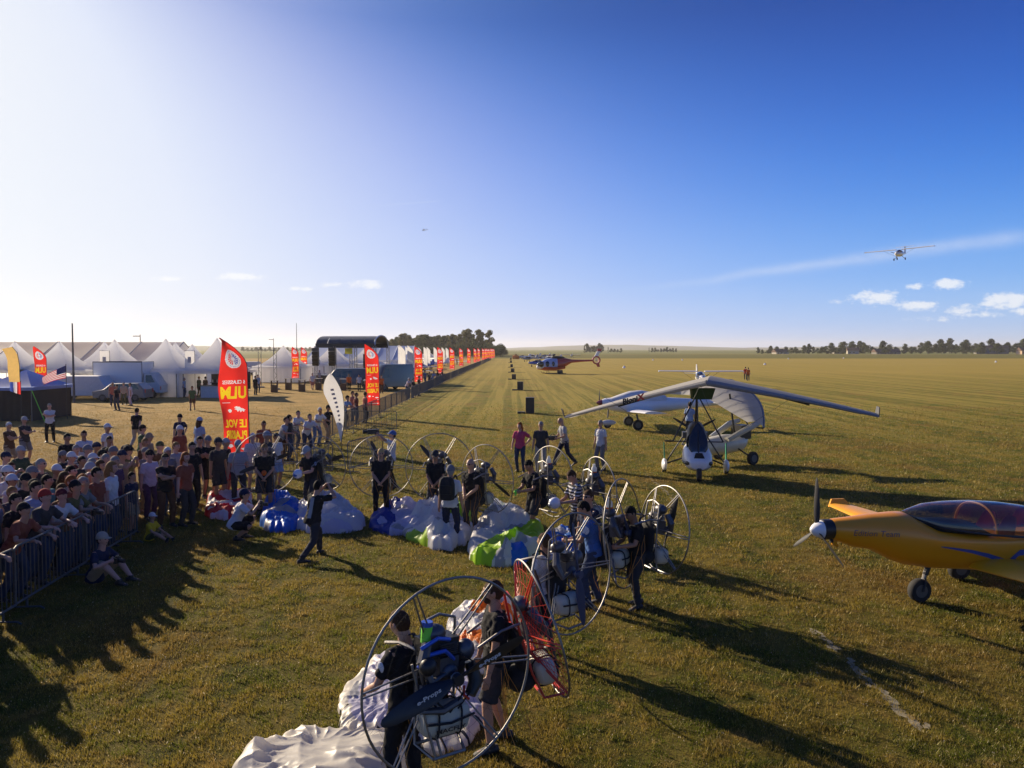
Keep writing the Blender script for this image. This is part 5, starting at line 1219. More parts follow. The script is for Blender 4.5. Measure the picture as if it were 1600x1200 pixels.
# ---- yellow aircraft at right, placed along its own axis
def yellow_plane():
    YL=mat('amber_yellow_paint',(.70,.27,.004),.36,var=.03,coat=.25); YL2=mat('amber_yellow_wing',(.88,.38,.004),.4,var=.03,coat=.15)
    r=empty('yellow_aircraft',(4.70,12.20,0),R(9.8),'amber yellow low wing aircraft with red seats and a black three-blade propeller','aircraft')
    # local x runs from the spinner tip backwards
    st=[(.36,1.255,.155,.155,.155),(.40,1.255,.17,.165,.17),(.7,1.22,.22,.22,.25),(1.0,1.20,.27,.27,.28),(1.4,1.13,.35,.36,.41),(1.6,1.11,.39,.38,.46),(1.75,1.11,.41,.30,.485),(2.0,1.09,.44,.20,.51),(2.5,1.06,.48,.13,.52),(3.0,1.04,.49,.10,.55),(3.7,1.03,.47,.06,.52),(4.4,1.05,.38,.22,.46),(5.2,1.12,.26,.22,.36),(6.6,1.25,.08,.12,.16)]
    m=MB(); m.loft([sect((x,0,z),w,t,b,28,p=.88) for x,z,w,t,b in st]); m.build('fuselage',YL,r,smooth=50)
    m=MB(); m.loft([sect((x,0,1.255),w,w,w,24) for x,w in ((.19,.150),(.20,.160),(.355,.158))]); m.build('cowl_ring',BLK,r)
    m=MB(); m.loft([sect((x,0,1.255),w,w,w,24) for x,w in ((0,.008),(.02,.045),(.06,.085),(.12,.122),(.19,.146))]); m.build('spinner',WH,r)
    # bubble canopy (tinted) with frame
    cn=[(1.62,1.455,.07,.045),(1.80,1.38,.22,.16),(2.05,1.29,.37,.31),(2.4,1.23,.45,.395),(2.85,1.17,.48,.46),(3.3,1.12,.47,.48),(3.75,1.09,.44,.45),(4.2,1.10,.34,.33),(4.6,1.14,.2,.2)]
    m=MB(); 
    def hr(x,z,w,t,n=22): return [(x,w*math.copysign(abs(math.cos(PI*k/n))**.85,math.cos(PI*k/n)),z+t*math.sin(PI*k/n)**.9) for k in range(n+1)]
    rings=[hr(*c) for c in cn[:8]]
    vs=[p for q in rings for p in q]; n=23; fs=[(a*n+i,a*n+i+1,(a+1)*n+i+1,(a+1)*n+i) for a in range(len(rings)-1) for i in range(n-1)]
    m.add(vs,fs); m.build('canopy',GLASS,r,recalc=False)
    m=MB()
    for j in(0,-1): m.path([tuple(rg[j]) for rg in rings],.018,6)
    m.build('canopy_sill',BLK,r)
    m=MB(); m.loft([sect((x,0,z),w,t,.05,16) for x,z,w,t in ((1.75,1.36,.2,.03),(2.05,1.24,.36,.12),(2.4,1.2,.42,.15),(2.75,1.18,.43,.13),(2.9,1.16,.43,.02))]); m.build('instrument_panel',BLK,r)
    m=MB(); m.path([hr(2.95+.28*math.sin(PI*k/16)*0,1.15,.46,.44,16)[k] for k in range(17)],.02,6); m.build('canopy_bow',YL,r)
    SR=mat('red_seat_leather',(.50,.09,.06),.45,var=.06,bump=.2)
    for yy in(-.22,.22):
        for (xx) in (3.10,3.72):
            m=MB(); m.path([(xx-.24,yy,.98),(xx-.05,yy,.96),(xx+.14,yy,.97)],[.13,.16,.15],10,sq=.45,up=(0,0,1)); m.path([(xx+.15,yy,1.0),(xx+.22,yy,1.15),(xx+.30,yy,1.33),(xx+.33,yy,1.40)],[.15,.17,.13,.08],10,sq=.38,up=(0,1,0)); m.build('seat',SR,r)
    m=MB(); m.box((3.2,0,1.02),(.9,.06,.1)); m.build('centre_console',SR,r)
    # blue swoosh along the side, laid on the skin
    BL=mat('blue_stripe_paint',(.04,.07,.30),.3,coat=.6)
    def skin(x,z):
        for a,b in zip(st,st[1:]):
            if a[0]<=x<=b[0]:
                t=(x-a[0])/(b[0]-a[0]); zc,w,tt,bb=[a[i]+(b[i]-a[i])*t for i in(1,2,3,4)]
                q=(z-zc)/(tt if z>zc else bb); q=max(-.98,min(.98,q)); s=abs(q)**(1/.88); return w*(max(0,1-s*s)**.5)**.88
        return .2
    m=MB(); cv=[(1.98,1.01,.006),(2.2,.975,.016),(2.5,.92,.026),(2.8,.84,.034),(3.0,.77,.038),(3.2,.69,.045),(3.35,.63,.05)]
    for side in(-1,1):
        top=[];bot=[]
        for x,z,h in cv: top.append((x,side*(skin(x,z+h)+.004),z+h)); bot.append((x,side*(skin(x,z-h)+.004),z-h))
        m.add(top+bot,[(i,i+1,len(cv)+i+1,len(cv)+i) for i in range(len(cv)-1)])
        cv2=[(3.25,.66,.05),(3.27,.78,.055),(3.35,.86,.05),(3.6,.88,.045),(4.0,.89,.04)]
        top=[];bot=[]
        for i,(x,z,h) in enumerate(cv2):
            dx=h if i<2 else 0; dz=0 if i<2 else h
            top.append((x-dx,side*(skin(x-dx,z+dz)+.006),z+dz)); bot.append((x+dx,side*(skin(x+dx,z-dz)+.006),z-dz))
        m.add(top+bot,[(i,i+1,len(cv2)+i+1,len(cv2)+i) for i in range(len(cv2)-1)])
    m.build('blue_stripe',BL,r,recalc=False)
    # grey script lettering on the cowl
    v,f,tw,th=text_geo('Edition Team',1.0,.0); LT=mat('grey_purple_lettering',(.10,.05,.09),.4); m=MB(); sx=.70/tw; pts=[]
    for x,y in v:
        xx=.62+x*sx+.25*y*.11; zz=1.215-.02*x*sx/.7+y*.13-.03; pts.append((xx,-(skin(xx,zz)+.004),zz))
    m.add(pts,f); m.build('script_lettering',LT,r,smooth=0,recalc=False)
    # wings: far wing runs away from the camera, near wing towards it
    for s in(1,-1):
        m=MB(); wingmesh(m,(2.72 if s>0 else 2.50,s*.40,.60 if s>0 else .66),(2.95,s*4.25,.70 if s>0 else .8),1.45,.55,.14); m.build('wing',YL2,r)
        if s>0: m=MB(); m.prism([(2.95,4.2,.68),(3.48,4.2,.70),(3.4,4.34,.82),(3.1,4.34,.82)],(0,0,0),(0,.04,0)); m.build('wing_tip',YL2,r,smooth=0)
    m=MB(); m.path([(2.75+.012,-.42,.645),(2.77,-1.0,.68)],.006,4); m.build('wing_seam',BLK,r)
    for s in(1,-1): m=MB(); wingmesh(m,(6.1,s*.05,1.25),(6.3,s*1.3,1.27),.7,.5,.1); m.build('tailplane',YL2,r)
    m=MB(); m.prism([(5.9,-.04,1.3),(6.5,-.04,2.1),(6.95,-.04,2.1),(6.9,-.04,1.2)],(0,0,0),(0,.08,0)); m.build('fin',YL2,r,smooth=0)
    # nose gear
    m=MB(); m.path([(2.12,0,.62),(2.05,0,.44)],.045,8); m.build('gear_leg',BLK,r)
    m=MB(); m.path([(2.06,0,.50),(2.02,0,.34)],.035,8); m.build('chrome_strut',ALU,r)
    m=MB(); 
    for s in(-1,1): m.path([(2.03,s*.03,.38),(1.98,s*.09,.30),(1.95,s*.09,.19)],.02,6)
    m.build('fork',BLK,r); wheel(r,1.95,0,.19,.13)
    for s in(-1,1): m=MB(); m.path([(3.4,s*.5,.6),(3.5,s*1.0,.2)],.04,6); m.build('gear_leg',BLK,r); wheel(r,3.5,s*1.0,.2,.14)
    m=MB(); m.path([(.42,-.02,1.12),(.40,-.03,1.03),(.46,-.03,1.0)],[.05,.045,.03],8); m.build('air_scoop',YL,r)
    m=MB(); m.path([(.34,-.02,1.075),(.40,-.02,1.07)],.035,8); m.build('scoop_opening',BLK,r)
    # propeller: three blades, one nearly upright
    propeller(r,(.12,0,1.255),.82,3,R(88),chord=.10)
yellow_plane()
# ================================================================ trees, houses on the skyline
LEAF=[mat('foliage_dark',(.050,.066,.022),.9,var=.35,scale=.8,trans=.35),mat('foliage_mid',(.085,.10,.032),.9,var=.35,scale=.8,trans=.35),mat('foliage_olive',(.12,.11,.04),.9,var=.35,scale=.8,trans=.35)]
BARK=mat('tree_bark',(.10,.08,.06),.9,var=.3)
def crown(seed,h,w,n=1500,low=.25,sparse=0):
    rg=np.random.default_rng(seed); V=[];F_=[]
    cl=[]
    for i in range(16 if not sparse else 11):
        t=rg.uniform(low,1); rr=w*.5*math.sin(PI*min(.97,(t-low)/(1-low)*.85+.15))**.7; a=rg.uniform(0,6.28); q=rr*rg.uniform(.1,.75)
        cl.append((q*math.cos(a),q*math.sin(a),t*h*.92,w*rg.uniform(.13,.24)))
    for i in range(n):
        c=cl[i%len(cl)]; d=rg.normal(size=3); d/=np.linalg.norm(d); rad=c[3]*rg.uniform(.5,1.08)
        p=np.array(c[:3])+d*rad*np.array([1,1,.8]); s=rg.uniform(.12,.34)*h/10; a=rg.normal(size=3); a/=np.linalg.norm(a); b=np.cross(a,d); b/=np.linalg.norm(b)+1e-6
        k=len(V); V+= [tuple(p-a*s-b*s*.4),tuple(p+a*s-b*s*.4),tuple(p+a*s*.7+b*s),tuple(p-a*s*.7+b*s)]; F_.append((k,k+1,k+2,k+3))
    return V,F_,cl
def tree_proto(seed,h,w,lm,n=1500,low=.25,sparse=0):
    V,F_,cl=crown(seed,h,w,n,low,sparse); me=bpy.data.meshes.new('crown'); me.from_pydata(V,[],F_); me.materials.append(lm)
    m=MB(); m.path([(0,0,-.3),(.1,.05,h*.35),(0,.1,h*.62),(.05,0,h*.9)],[h*.022,h*.016,h*.010,h*.004],6)
    for c in cl[:9]: m.path([(0,0,c[2]*.55),(c[0]*.5,c[1]*.5,c[2]*.8),(c[0],c[1],c[2])],[h*.008,h*.005,h*.003],4)
    return me,m.mesh('trunk',[BARK])
TP=[tree_proto(1,14,10,LEAF[0],2600,.10),tree_proto(2,12,11,LEAF[1],2600,.08),tree_proto(3,16,8,LEAF[2],1100,.4,1),tree_proto(4,9,12,LEAF[0],2200,.02),tree_proto(5,15,6,LEAF[1],600,.5,1),tree_proto(6,11,3,LEAF[0],700,.05)]
def tree(k,x,y,s,label,group,z=0,name='tree',sz=1):
    r=empty(name,(x,y,z),random.uniform(0,6.28),label,'tree',group); r.scale=(s,s,s*sz); add_mesh('trunk',TP[k][1],r); add_mesh('crown',TP[k][0],r)
rt=random.Random(21)
for i in range(92):                 # wood at the end of the flag line
    f=i/91; px=586+ (786-586)*f+rt.uniform(-3,3); d=rt.uniform(430,560)-60*0
    x=X(px,d); edge=px>765
    k=rt.choice((0,1,0,2)) if px<700 else (rt.choice((2,4,4,2,3)) if not edge else 3)
    s=(rt.uniform(.80,1.0) if px<700 else rt.uniform(.75,1.08)) if not edge else rt.uniform(.6,.8)
    if px<620: s*=.8
    tree(k,x,d,s,'tree in the dense wood behind the white flags' if px<700 else ('thin open tree with sky showing through at the right end of the wood' if not edge else 'low dark tree closing the right end of the wood'),'trees of the wood')
for i in range(60):                 # dark undergrowth of the wood
    px=590+195*i/59; d=rt.uniform(415,430); tree(3,X(px,d),d,rt.uniform(.5,.72),'low bushy tree along the near edge of the wood','bushes at the foot of the wood',name='bushy_tree')
for (a,b,n,d,s0,lab) in ((913,940,8,900,.75,'tree of the left clump on the skyline right of the helicopter'),(950,970,5,900,.55,'tree in the low clump just right of the first skyline clump'),(1014,1056,10,1000,.5,'tree in the middle clump on the skyline above the trike')):
    for i in range(n):
        px=a+(b-a)*i/(n-1); x=X(px,d); tree(5 if i==0 else rt.choice((0,1,3)),x,d,s0*rt.uniform(.75,1.1)*(1.3 if i==0 else 1),lab,'skyline clumps',z=(d-500)*.0009)
for i in range(84):                 # line of trees at the right
    px=1186+(1600-1186)*i/83+rt.uniform(-4,4); d=rt.uniform(640,760); s=rt.uniform(.48,1.02)*(.72 if px<1290 else 1)*(1.12 if px>1440 else 1)
    tree(rt.choice((0,1,3,3,3)),X(px,d),d,s,'tree in the hedge line along the right skyline','trees along the right skyline',z=0)
for i in range(16):
    px=1600+i*14; d=rt.uniform(600,700); tree(0,X(px,d),d,1.0,'tree continuing the hedge line past the right edge','trees along the right skyline')
for i in range(26):                 # far left skyline
    px=380+ i*7; d=1100; tree(3,X(px,d),d,rt.uniform(.5,.8),'tiny far tree on the skyline behind the tents','trees on the far left skyline',z=.5)
RF=mat('brown_tile_roof',(.12,.07,.05),.9,var=.15); WL=mat('rendered_house_wall',(.42,.38,.32),.9,var=.1)
def house(px,d,w,h,label,col=WL):
    r=empty('farmhouse',(X(px,d),d,0),rt.uniform(-.3,.3),label,'house'); m=MB(); m.box((0,0,h/2),(w,7,h)); m.build('wall',col,r)
    m=MB(); m.prism([(-w/2-.4,-3.9,h-.1),(-w/2-.4,3.9,h-.1),(-w/2-.4,0,h+2.6)],(0,0,0),(w+.8,0,0)); m.build('roof',RF,r,smooth=0)
    for i in range(int(w/3.2)):
        m=MB(); m.box((-w/2+1.8+i*3.1,-3.52,h*.5),(1.0,.08,1.3)); m.build('window',WIN,r)
    m=MB(); m.box((w*.3,0,h+2.6),(.7,.7,1.4)); m.build('chimney',WL,r)
house(1219,660,12,1.9,'low farmhouse at the left end of the right tree line'); house(1332,665,9,3.2,'pale gabled house between trees on the right skyline'); house(1384,650,22,2.0,'long low barn in front of the right tree line',mat('grey_barn_wall',(.2,.19,.17),.9)); house(1305,690,8,3.0,'small house tucked among trees left of the pale gable'); house(1600,630,9,3.2,'tan house at the right edge of the skyline',mat('tan_house_wall',(.5,.36,.24),.9)); house(1548,700,26,5.2,'long hangar roof above the trees near the right edge',mat('grey_barn_wall',(.2,.19,.17),.9))
# ================================================================ the people, placed by head position
def ph(px,py,th,pose,top,low,legs,head,hc,label,cap='W',s=None,group=None,**k):
    J=PM[pose]['J']; rnd=random.Random(int(px*7+py*13)); s=s or rnd.uniform(.96,1.03)
    hz=(J['head'].z+.13)*s; P=at_h(px,py,hz); off=Rz((J['head'].x,J['head'].y,0),R(th))*s
    X0,Y0=P.x-off.x,P.y-off.y
    if Y0<16.9 and X0<-7 and not pose.startswith('sit'): X0=min(X0,-7.28-(Y0-8.1)*.095-.36)
    return person(label,(X0,Y0,0),R(th),pose,top,low,legs,head,hc,cap,scale=s,group=group,**k)
ROWS='''
14,659,80,crossed,BR,TN,shorts,short,wh,white haired man with crossed arms at the left edge behind the crowd
38,651,75,crossed,CH,G,shorts,cap,gr,man in a grey cap and charcoal shirt with crossed arms near the canopy tent,cap=LG
77,630,20,crossed,W,K,trousers,short,gr,man in a white shirt and black trousers standing alone beside the canopy tent
105,677,60,stand,K,DK,trousers,short,bk,dark haired man in a black shirt left of the man in the white polo
131,672,40,crossed,W,DK,trousers,short,br,burly man in a white polo shirt with crossed arms,fat=1
168,662,80,stand,W,TN,shorts,cap,gr,man in a white cap and white shirt right of the burly man,cap=W
171,681,70,stand_b,CH,DK,trousers,short,bk,dark haired man just below the white capped man
214,637,170,walk,K,BG,trousers,short,bk,man in a black shirt and beige trousers walking away across the dry grass
223,664,100,stand,GN,LB,shorts,cap,br,man in a dark cap with pale blue clothes behind the straw hat,cap=K
281,647,60,stand_b,N,DK,trousers,cap,bk,man in a navy polo and dark cap standing left of the tall red flag,cap=K
312,652,150,stand,LB,LG,leggings,longcap,br,woman in a pale blue shirt and cap seen from behind beside the navy polo man,cap=LB
281,665,60,stand,RB,DK,trousers,cap,wh,man in a white cap and rust red shirt in the back of the crowd,cap=W
233,677,90,stand,TN,BR,trousers,sunhat,br,person in a straw sun hat in the back row,cap=TN
227,684,80,stand_b,BR,DK,trousers,short,lb,light haired man right below the straw sun hat
32,697,70,stand,DG,DK,trousers,cap,gr,man in a green shirt and pale grey cap near the left edge,cap=LG
64,716,85,stand,CH,DK,trousers,short,gr,grey haired man with sunglasses right of the green shirt,glasses=1
9,706,80,stand,W,DK,trousers,cap,br,man in a navy cap at the left edge above the white visor,cap=N
12,728,85,stand,W,DK,trousers,cap,br,person in a bright white cap at the left edge,cap=W
50,729,80,stand,CH,DK,trousers,cap,gr,man in a grey green cap between the white cap and the black cap,cap=G
40,740,75,stand_b,K,DK,trousers,cap,bk,broad man in black with a black cap at the left of the crowd,cap=K,fat=1
74,741,90,stand,TQ,DK,trousers,short,bk,dark haired man in a teal shirt behind the red cap
56,751,80,stand,LB,DK,trousers,short,bk,man in a pale blue shirt behind the red cap
111,727,95,phone,BG,DK,trousers,short,bk,person with dark hair taking a phone picture in the crowd
101,737,85,stand,MR,DK,trousers,long,br,woman in a maroon top left of the grey sun hat
141,723,85,stand,OL,DK,trousers,sunhat,gr,person in a grey bucket hat in the middle of the crowd,cap=LG
115,742,80,stand,RB,DK,trousers,short,rd,red haired person below the grey bucket hat
128,712,70,stand,CH,DK,trousers,short,bk,dark head behind the grey bucket hat
160,703,90,stand,CH,DK,trousers,cap,bk,man in a dark cap left of the grey capped pair,cap=K
177,698,85,stand,BR,DK,trousers,cap,gr,man in a grey cap in the centre of the crowd,cap=G
200,697,80,stand,OL,TN,shorts,cap,bk,man in a black cap with a pale badge left of the pink shirt,cap=K
180,712,75,stand,PL,DK,trousers,short,gr,balding grey haired man in a purple shirt
157,719,75,stand,TN,DK,trousers,long,br,woman with brown hair in a tan top mid crowd
191,721,95,stand,W,DK,trousers,long,lb,fair haired woman in a white shirt left of the pink shirted man
178,729,85,stand,RB,DK,trousers,short,bk,dark haired person right of the grey bucket hat
146,741,85,stand,OL,DK,trousers,long,rd,auburn haired woman above the camera holder
128,755,85,stand,BR,DK,trousers,short,br,brown haired man behind the fence leaners
206,737,80,stand,N,TN,shorts,short,bk,child in navy in front of the pink shirted man,s=.8
234,703,60,stand,PW,PL,trousers,cap,bk,man in a pale pink shirt and dark cap standing upright,cap=K,glasses=1
258,708,45,crossed,K,BR,trousers,short,bk,dark haired man in a black shirt just right of the pink shirt
250,690,70,stand,BR,DK,trousers,cap,gr,man in a brown cap behind the pink shirted man,cap=OL
262,698,60,stand,G,DK,trousers,short,wh,grey haired man in a grey shirt behind the crossed arms
275,690,70,stand,LG,DK,trousers,short,lb,fair haired man in a pale grey shirt
290,706,75,stand_b,RB,CH,trousers,long,rd,woman with auburn hair in a rusty top
300,690,50,stand,K,K,trousers,short,bk,person in black left of the dark clothed group
312,681,55,crossed,K,DG,trousers,short,bk,man in black with crossed arms left in the dark clothed group
325,681,50,crossed,K,K,shorts,cap,gr,man in a black shirt and grey cap with crossed arms,cap=G
341,684,60,stand,CH,CH,shorts,cap,br,man in charcoal shorts beside the tall red flag,cap=CH
353,685,80,stand,K,RD,shorts,cap,gr,man in red shorts and a pale cap at the base of the red flag,cap=LG
372,688,30,stand,LG,CH,trousers,cap,bk,man in a light grey shirt with a camera strap below the red flag,cap=LG
395,676,40,stand,W,LG,shorts,short,wh,bald pink headed man in a white shirt right of the red flag,skin=2
412,657,20,stand,RB,DK,trousers,short,br,woman in a rust top behind the bald man
380,664,90,stand,K,K,trousers,short,bk,dark figure half hidden by the pole of the tall red flag
417,674,70,stand,CH,DK,trousers,cap,gr,person with a pale cap behind the black clad pilot,cap=LG
432,676,60,stand,W,LB,shorts,short,bk,dark haired man in a white shirt right of the black clad pilot
447,651,80,lean,LG,BR,trousers,short,bk,man in a grey shirt leaning at the fence corner
452,648,80,stand,CH,DK,trousers,long,bk,dark haired woman behind the grey shirted leaner
466,641,60,lean,W,DK,trousers,short,bk,dark haired person in white with a black bag at the fence
484,646,50,lean,W,DK,trousers,short,bk,dark haired person in a white shirt bending at the fence
500,636,60,lean,W,DE,trousers,short,wh,white haired man in a white shirt leaning on the fence
513,633,70,point,K,TN,trousers,cap,bk,man in a dark cap with one arm stretched over the fence,cap=K
543,618,75,lean,LB,CH,trousers,cap,bk,man in a pale blue shirt and dark cap right of the teardrop flag,cap=K
551,611,75,stand,SA,DK,trousers,short,br,man in a salmon shirt behind the pale blue shirt
557,613,85,stand,RB,DK,trousers,short,br,man in a rusty red shirt left of the second red flag
571,612,120,stand,SA,CH,trousers,short,br,man in a peach shirt seen from behind at the second red flag
639,590,70,lean,PW,DK,trousers,short,wh,white haired man leaning on the fence left of the third red flag
646,591,70,stand,K,DK,trousers,short,bk,dark haired man at the fence left of the third red flag
655,587,70,stand,BR,DK,trousers,short,br,person at the fence under the third red flag
664,578,70,stand,DE,DK,trousers,short,bk,man in a denim blue shirt right of the third red flag
671,581,60,stand,CH,DK,trousers,short,bk,person in charcoal between the third and fourth red flags
678,580,60,lean,LB,DK,trousers,short,br,person in a pale blue shirt leaning near the fourth red flag
684,578,80,stand,K,K,trousers,short,bk,person in black at the base of the fourth red flag
691,577,80,stand,CH,DK,trousers,short,bk,person in charcoal right of the fourth red flag
145,751,85,lean,OL,K,trousers,cap,bk,man in an olive shirt and black cap holding a camera over the barrier,cap=K
181,744,95,lean,G,DK,trousers,short,gr,grey haired man in a grey shirt leaning far over the barrier
83,765,80,lean,CH,DK,trousers,cap,bk,man in a bright red cap at the barrier,cap=RD
108,764,75,lean,W,DK,trousers,cap,br,woman in a white vest and red brimmed cap at the barrier,cap=MR
50,786,85,lean,RB,DK,trousers,cap,bk,man in a brick red shirt and black cap leaning on the barrier,cap=K
7,800,80,stand,LG,DE,leggings,long,wh,white haired woman in a patterned top at the left edge of the barrier,striped=1
24,770,85,stand,K,DK,trousers,short,bk,dark figure behind the white haired woman
-12,770,85,stand,DE,DK,trousers,cap,bk,spectator in denim blue cut by the left edge,cap=N
160,832,80,sit,N,TN,shorts,cap,br,woman in navy sitting on the grass in front of the barrier taking a picture,cap=BG
238,801,75,sit_flat,Y,OL,shorts,cap,br,child in a bright yellow shirt and white cap sitting on the grass,s=.66,cap=W
382,764,100,squat,W,K,shorts,cap,bk,photographer in a white shirt and dark cap squatting beside the blue canopy,cap=N
497,750,150,lunge,K,CH,trousers,short,bk,photographer in a black and grey shirt lunging forward on the grass
595,700,8,clasp,K,K,leggings,short,bl,fair haired pilot in black with clasped hands
680,704,-6,clasp,K,CH,shorts,cap,bk,pilot in black with a dark cap and clasped hands,cap=CH,skin=1
735,716,-40,clasp,K,CH,trousers,short,br,bald tanned pilot in sunglasses and black clothes,skin=0,glasses=1,bald=1
704,727,165,stand,W,N,trousers,cap,gr,man in a white shirt with a black backpack and grey cap seen from behind,cap=G,shoe=w
613,673,-75,film_up,W,K,trousers,cap,br,man in a white shirt and blue cap filming with raised arms,cap=B
413,693,15,clasp,K,CH,shorts,short,lb,fair haired pilot in a black shirt holding something orange
479,697,-30,tend,K,CH,trousers,cap,gr,pilot in black with a white and blue cap looking down at his helmet,cap=LG
826,718,-55,tend,K,CH,shorts,short,bk,dark haired pilot in black looking down at lime green gloves,skin=1
893,734,-65,tend,CH,CH,trousers,short,br,brown haired pilot in a striped dark shirt holding a white helmet,striped=1
919,765,-55,stand,N,CH,trousers,short,br,pilot in sunglasses behind the white helmet,glasses=1
912,782,-100,tend,B,DK,trousers,short,bk,dark haired pilot with a blue and white sleeve bending forward
850,832,-135,stand,W,CH,shorts,short,br,pilot in a white and yellow vest seen from behind,s=.95
985,790,-68,tend,K,CH,trousers,short,bk,pilot in dark clothes hidden behind the tall blue grey blade
770,905,-75,pilot_near,K,CH,shorts,short,br,bearded pilot in black looking left with his arms down,skin=0
624,952,-130,pilot_back,K,K,trousers,short,br,nearest pilot with short brown hair seen from behind in a black shirt,skin=0
812,660,-15,stand_b,PK,DK,leggings,long,rd,woman in a pink shirt with long auburn hair and a hand on her hip
845,658,-10,stand,CH,BG,trousers,short,gr,man in a dark grey shirt and beige trousers right of the pink shirt
876,652,-75,carry_walk,LG,N,trousers,short,gr,bald cameraman in a light grey shirt striding left,bald=1
938,656,-50,stand,W,G,trousers,short,gr,short haired woman in a white shirt and grey jeans
403,585,40,stand,LB,DK,trousers,short,bk,man in a pale blue shirt in the pair right of the tall red flag
399,587,60,stand,K,CH,trousers,short,bk,dark clothed companion in the pair right of the tall red flag
176,597,30,stand,SA,DK,trousers,short,gr,person in a salmon shirt in front of the grey car
193,597,10,stand,BG,OL,trousers,short,gr,person in beige in the middle of the group by the grey car
203,598,-60,stand,PW,PW,trousers,short,br,person in pale pink at the right of the group by the grey car
182,601,-20,stand,CH,DK,trousers,short,br,dark clothed person between the salmon and beige shirts
300,603,10,walk,GN,BR,shorts,short,br,woman in a green top walking towards the camera with a shoulder bag
249,588,60,stand,GN,OL,trousers,short,bk,person in dark green at the tail of the box truck
288,590,90,stand,LB,DK,trousers,short,gr,person in a pale blue shirt left of the drinks bar
302,586,120,stand,CH,DK,trousers,short,bk,man in black first in the queue at the drinks bar
311,588,150,stand,OL,BR,trousers,short,lb,person in olive second in the queue at the drinks bar
321,588,160,stand,BR,DK,trousers,short,bk,person in brown third in the queue at the drinks bar
488,583,20,walk,W,SA,shorts,short,br,man in a white shirt and salmon shorts between the bar tables
545,584,10,walk,OR,K,trousers,short,br,person in an orange shirt in front of the dark van
561,585,10,walk,W,K,trousers,short,br,person in a white shirt in front of the dark van
574,583,10,stand,CH,K,trousers,short,bk,dark clothed person left of the second red flag
604,584,10,walk,W,N,trousers,cap,br,person in a white shirt and cap right of the second red flag,cap=LB
596,586,30,stand,OR,BR,trousers,short,br,person in orange half hidden by the second red flag
499,578,60,stand,LG,DK,trousers,short,gr,person in light grey sitting area behind the bar tables
524,570,60,stand,W,DK,trousers,short,gr,person in white on the roof side of the dark van
631,572,60,stand,K,K,trousers,short,bk,person in black left of the third red flag on the festival side
645,571,60,stand,CH,K,trousers,short,bk,person in charcoal behind the third red flag
653,563,60,stand,K,DK,trousers,short,bk,left of two distant visitors in black between the third and fourth red flags
672,564,60,stand,N,DK,trousers,short,bk,right of two distant visitors in navy between the third and fourth red flags
714,560,60,stand,K,DK,trousers,short,bk,distant visitor in black beside the sixth red flag
699,560,60,stand,PL,DK,trousers,short,bk,distant visitor in purple beside the fifth red flag
1165,573,160,stand,RD,CH,trousers,short,bk,left of two people in red crouched far out on the field
1169,574,180,stand,OR,CH,trousers,short,bk,right of two people in red and orange far out on the field
1078,628,150,stand,LB,CH,trousers,cap,bk,man in a pale blue shirt standing behind the trike,cap=K
'''
_pe={}
for ln in ROWS.strip().split('\n'):
    f=ln.split(','); lab_parts=[]; opts={}
    base=f[:9]; rest=f[9:]
    for x in rest:
        if '=' in x:
            a,b=x.split('=')
            opts[a]=float(b) if a=='s' else (int(b) if a in('skin','fat','glasses','bald','striped') else b)
        else: lab_parts.append(x)
    lab=','.join(lab_parts).strip(); px,py,th=float(base[0]),float(base[1]),float(base[2])
    bald=opts.pop('bald',0)
    hd=base[7]
    o=ph(px,py,th,base[3],base[4],base[5],base[6],'none' if bald else hd,base[8],lab,**opts); _pe[lab]=o
# spectators just outside the left edge whose shadows fall into view
rr=random.Random(44)
for i in range(40):
    y=6.9+ (i%10)*.46+rr.uniform(-.1,.1); x=-7.75-.75*(i//10)+rr.uniform(-.1,.1)
    c=rr.choice(('K','N','CH','BR','DE','W')); person('%s spectator of row %s at the barrier beyond the left edge'%(ORD[i%10],('one','two','three','four')[i//10]),(x,y,0),R(85+rr.uniform(-15,15)),rr.choice(('lean','stand','stand_b','phone')),c,'DK','trousers',rr.choice(('cap','short','sunhat')),rr.choice(('bk','br','gr')),rr.choice(('W','K','N')),scale=rr.uniform(.95,1.03),group='spectators past the left edge',detail=1)
fill=random.Random(77)
cn={'K':'black','N':'navy','CH':'charcoal','BR':'brown','OL':'olive','DE':'denim blue','MR':'maroon','G':'grey','LG':'light grey','W':'white','TN':'tan'}
hn={'bk':'black','br':'brown','gr':'grey','lb':'fair'}
used=set()
for i in range(44):   # the packed middle of the crowd
    for t in range(200):
        y=fill.uniform(11.2,20.5); x=-8.1-.09*(y-11)*(y<17)-fill.uniform(0,2.9)*(1 if y<17 else .8)-(.8 if y>17 else 0)
        if all(math.hypot(x-a,y-b)>.46 for a,b in used) and all(math.hypot(x-o.location.x,y-o.location.y)>.44 for o in _pe.values()): break
    used.add((x,y)); c=fill.choice(list(cn)); h=fill.choice(list(hn)); L=fill.choice(['DK','K','TN','OL'])
    near=min(_pe.items(),key=lambda q:math.hypot(q[1].location.x-x,q[1].location.y-y))[0]
    w=near.split(); nm=' '.join(w[:6])
    while w and nm.split()[-1] in ('a','the','and','in','with','of','behind','left','right','at','to','between','below','from','just'): nm=' '.join(nm.split()[:-1])
    sp=fill.random()<.25; person('%s haired spectator in %s%s next to the %s'%(hn[h],'striped ' if sp else '',cn[c],nm),(x,y,0),R(85+fill.uniform(-20,20)),fill.choice(('stand','stand_b','crossed','phone')),c,L,'trousers',fill.choice(('cap','short','short')),h,fill.choice(('K','G','W','N')),scale=fill.uniform(.90,1.0),group='spectators packed behind the barrier',detail=1,striped=sp)
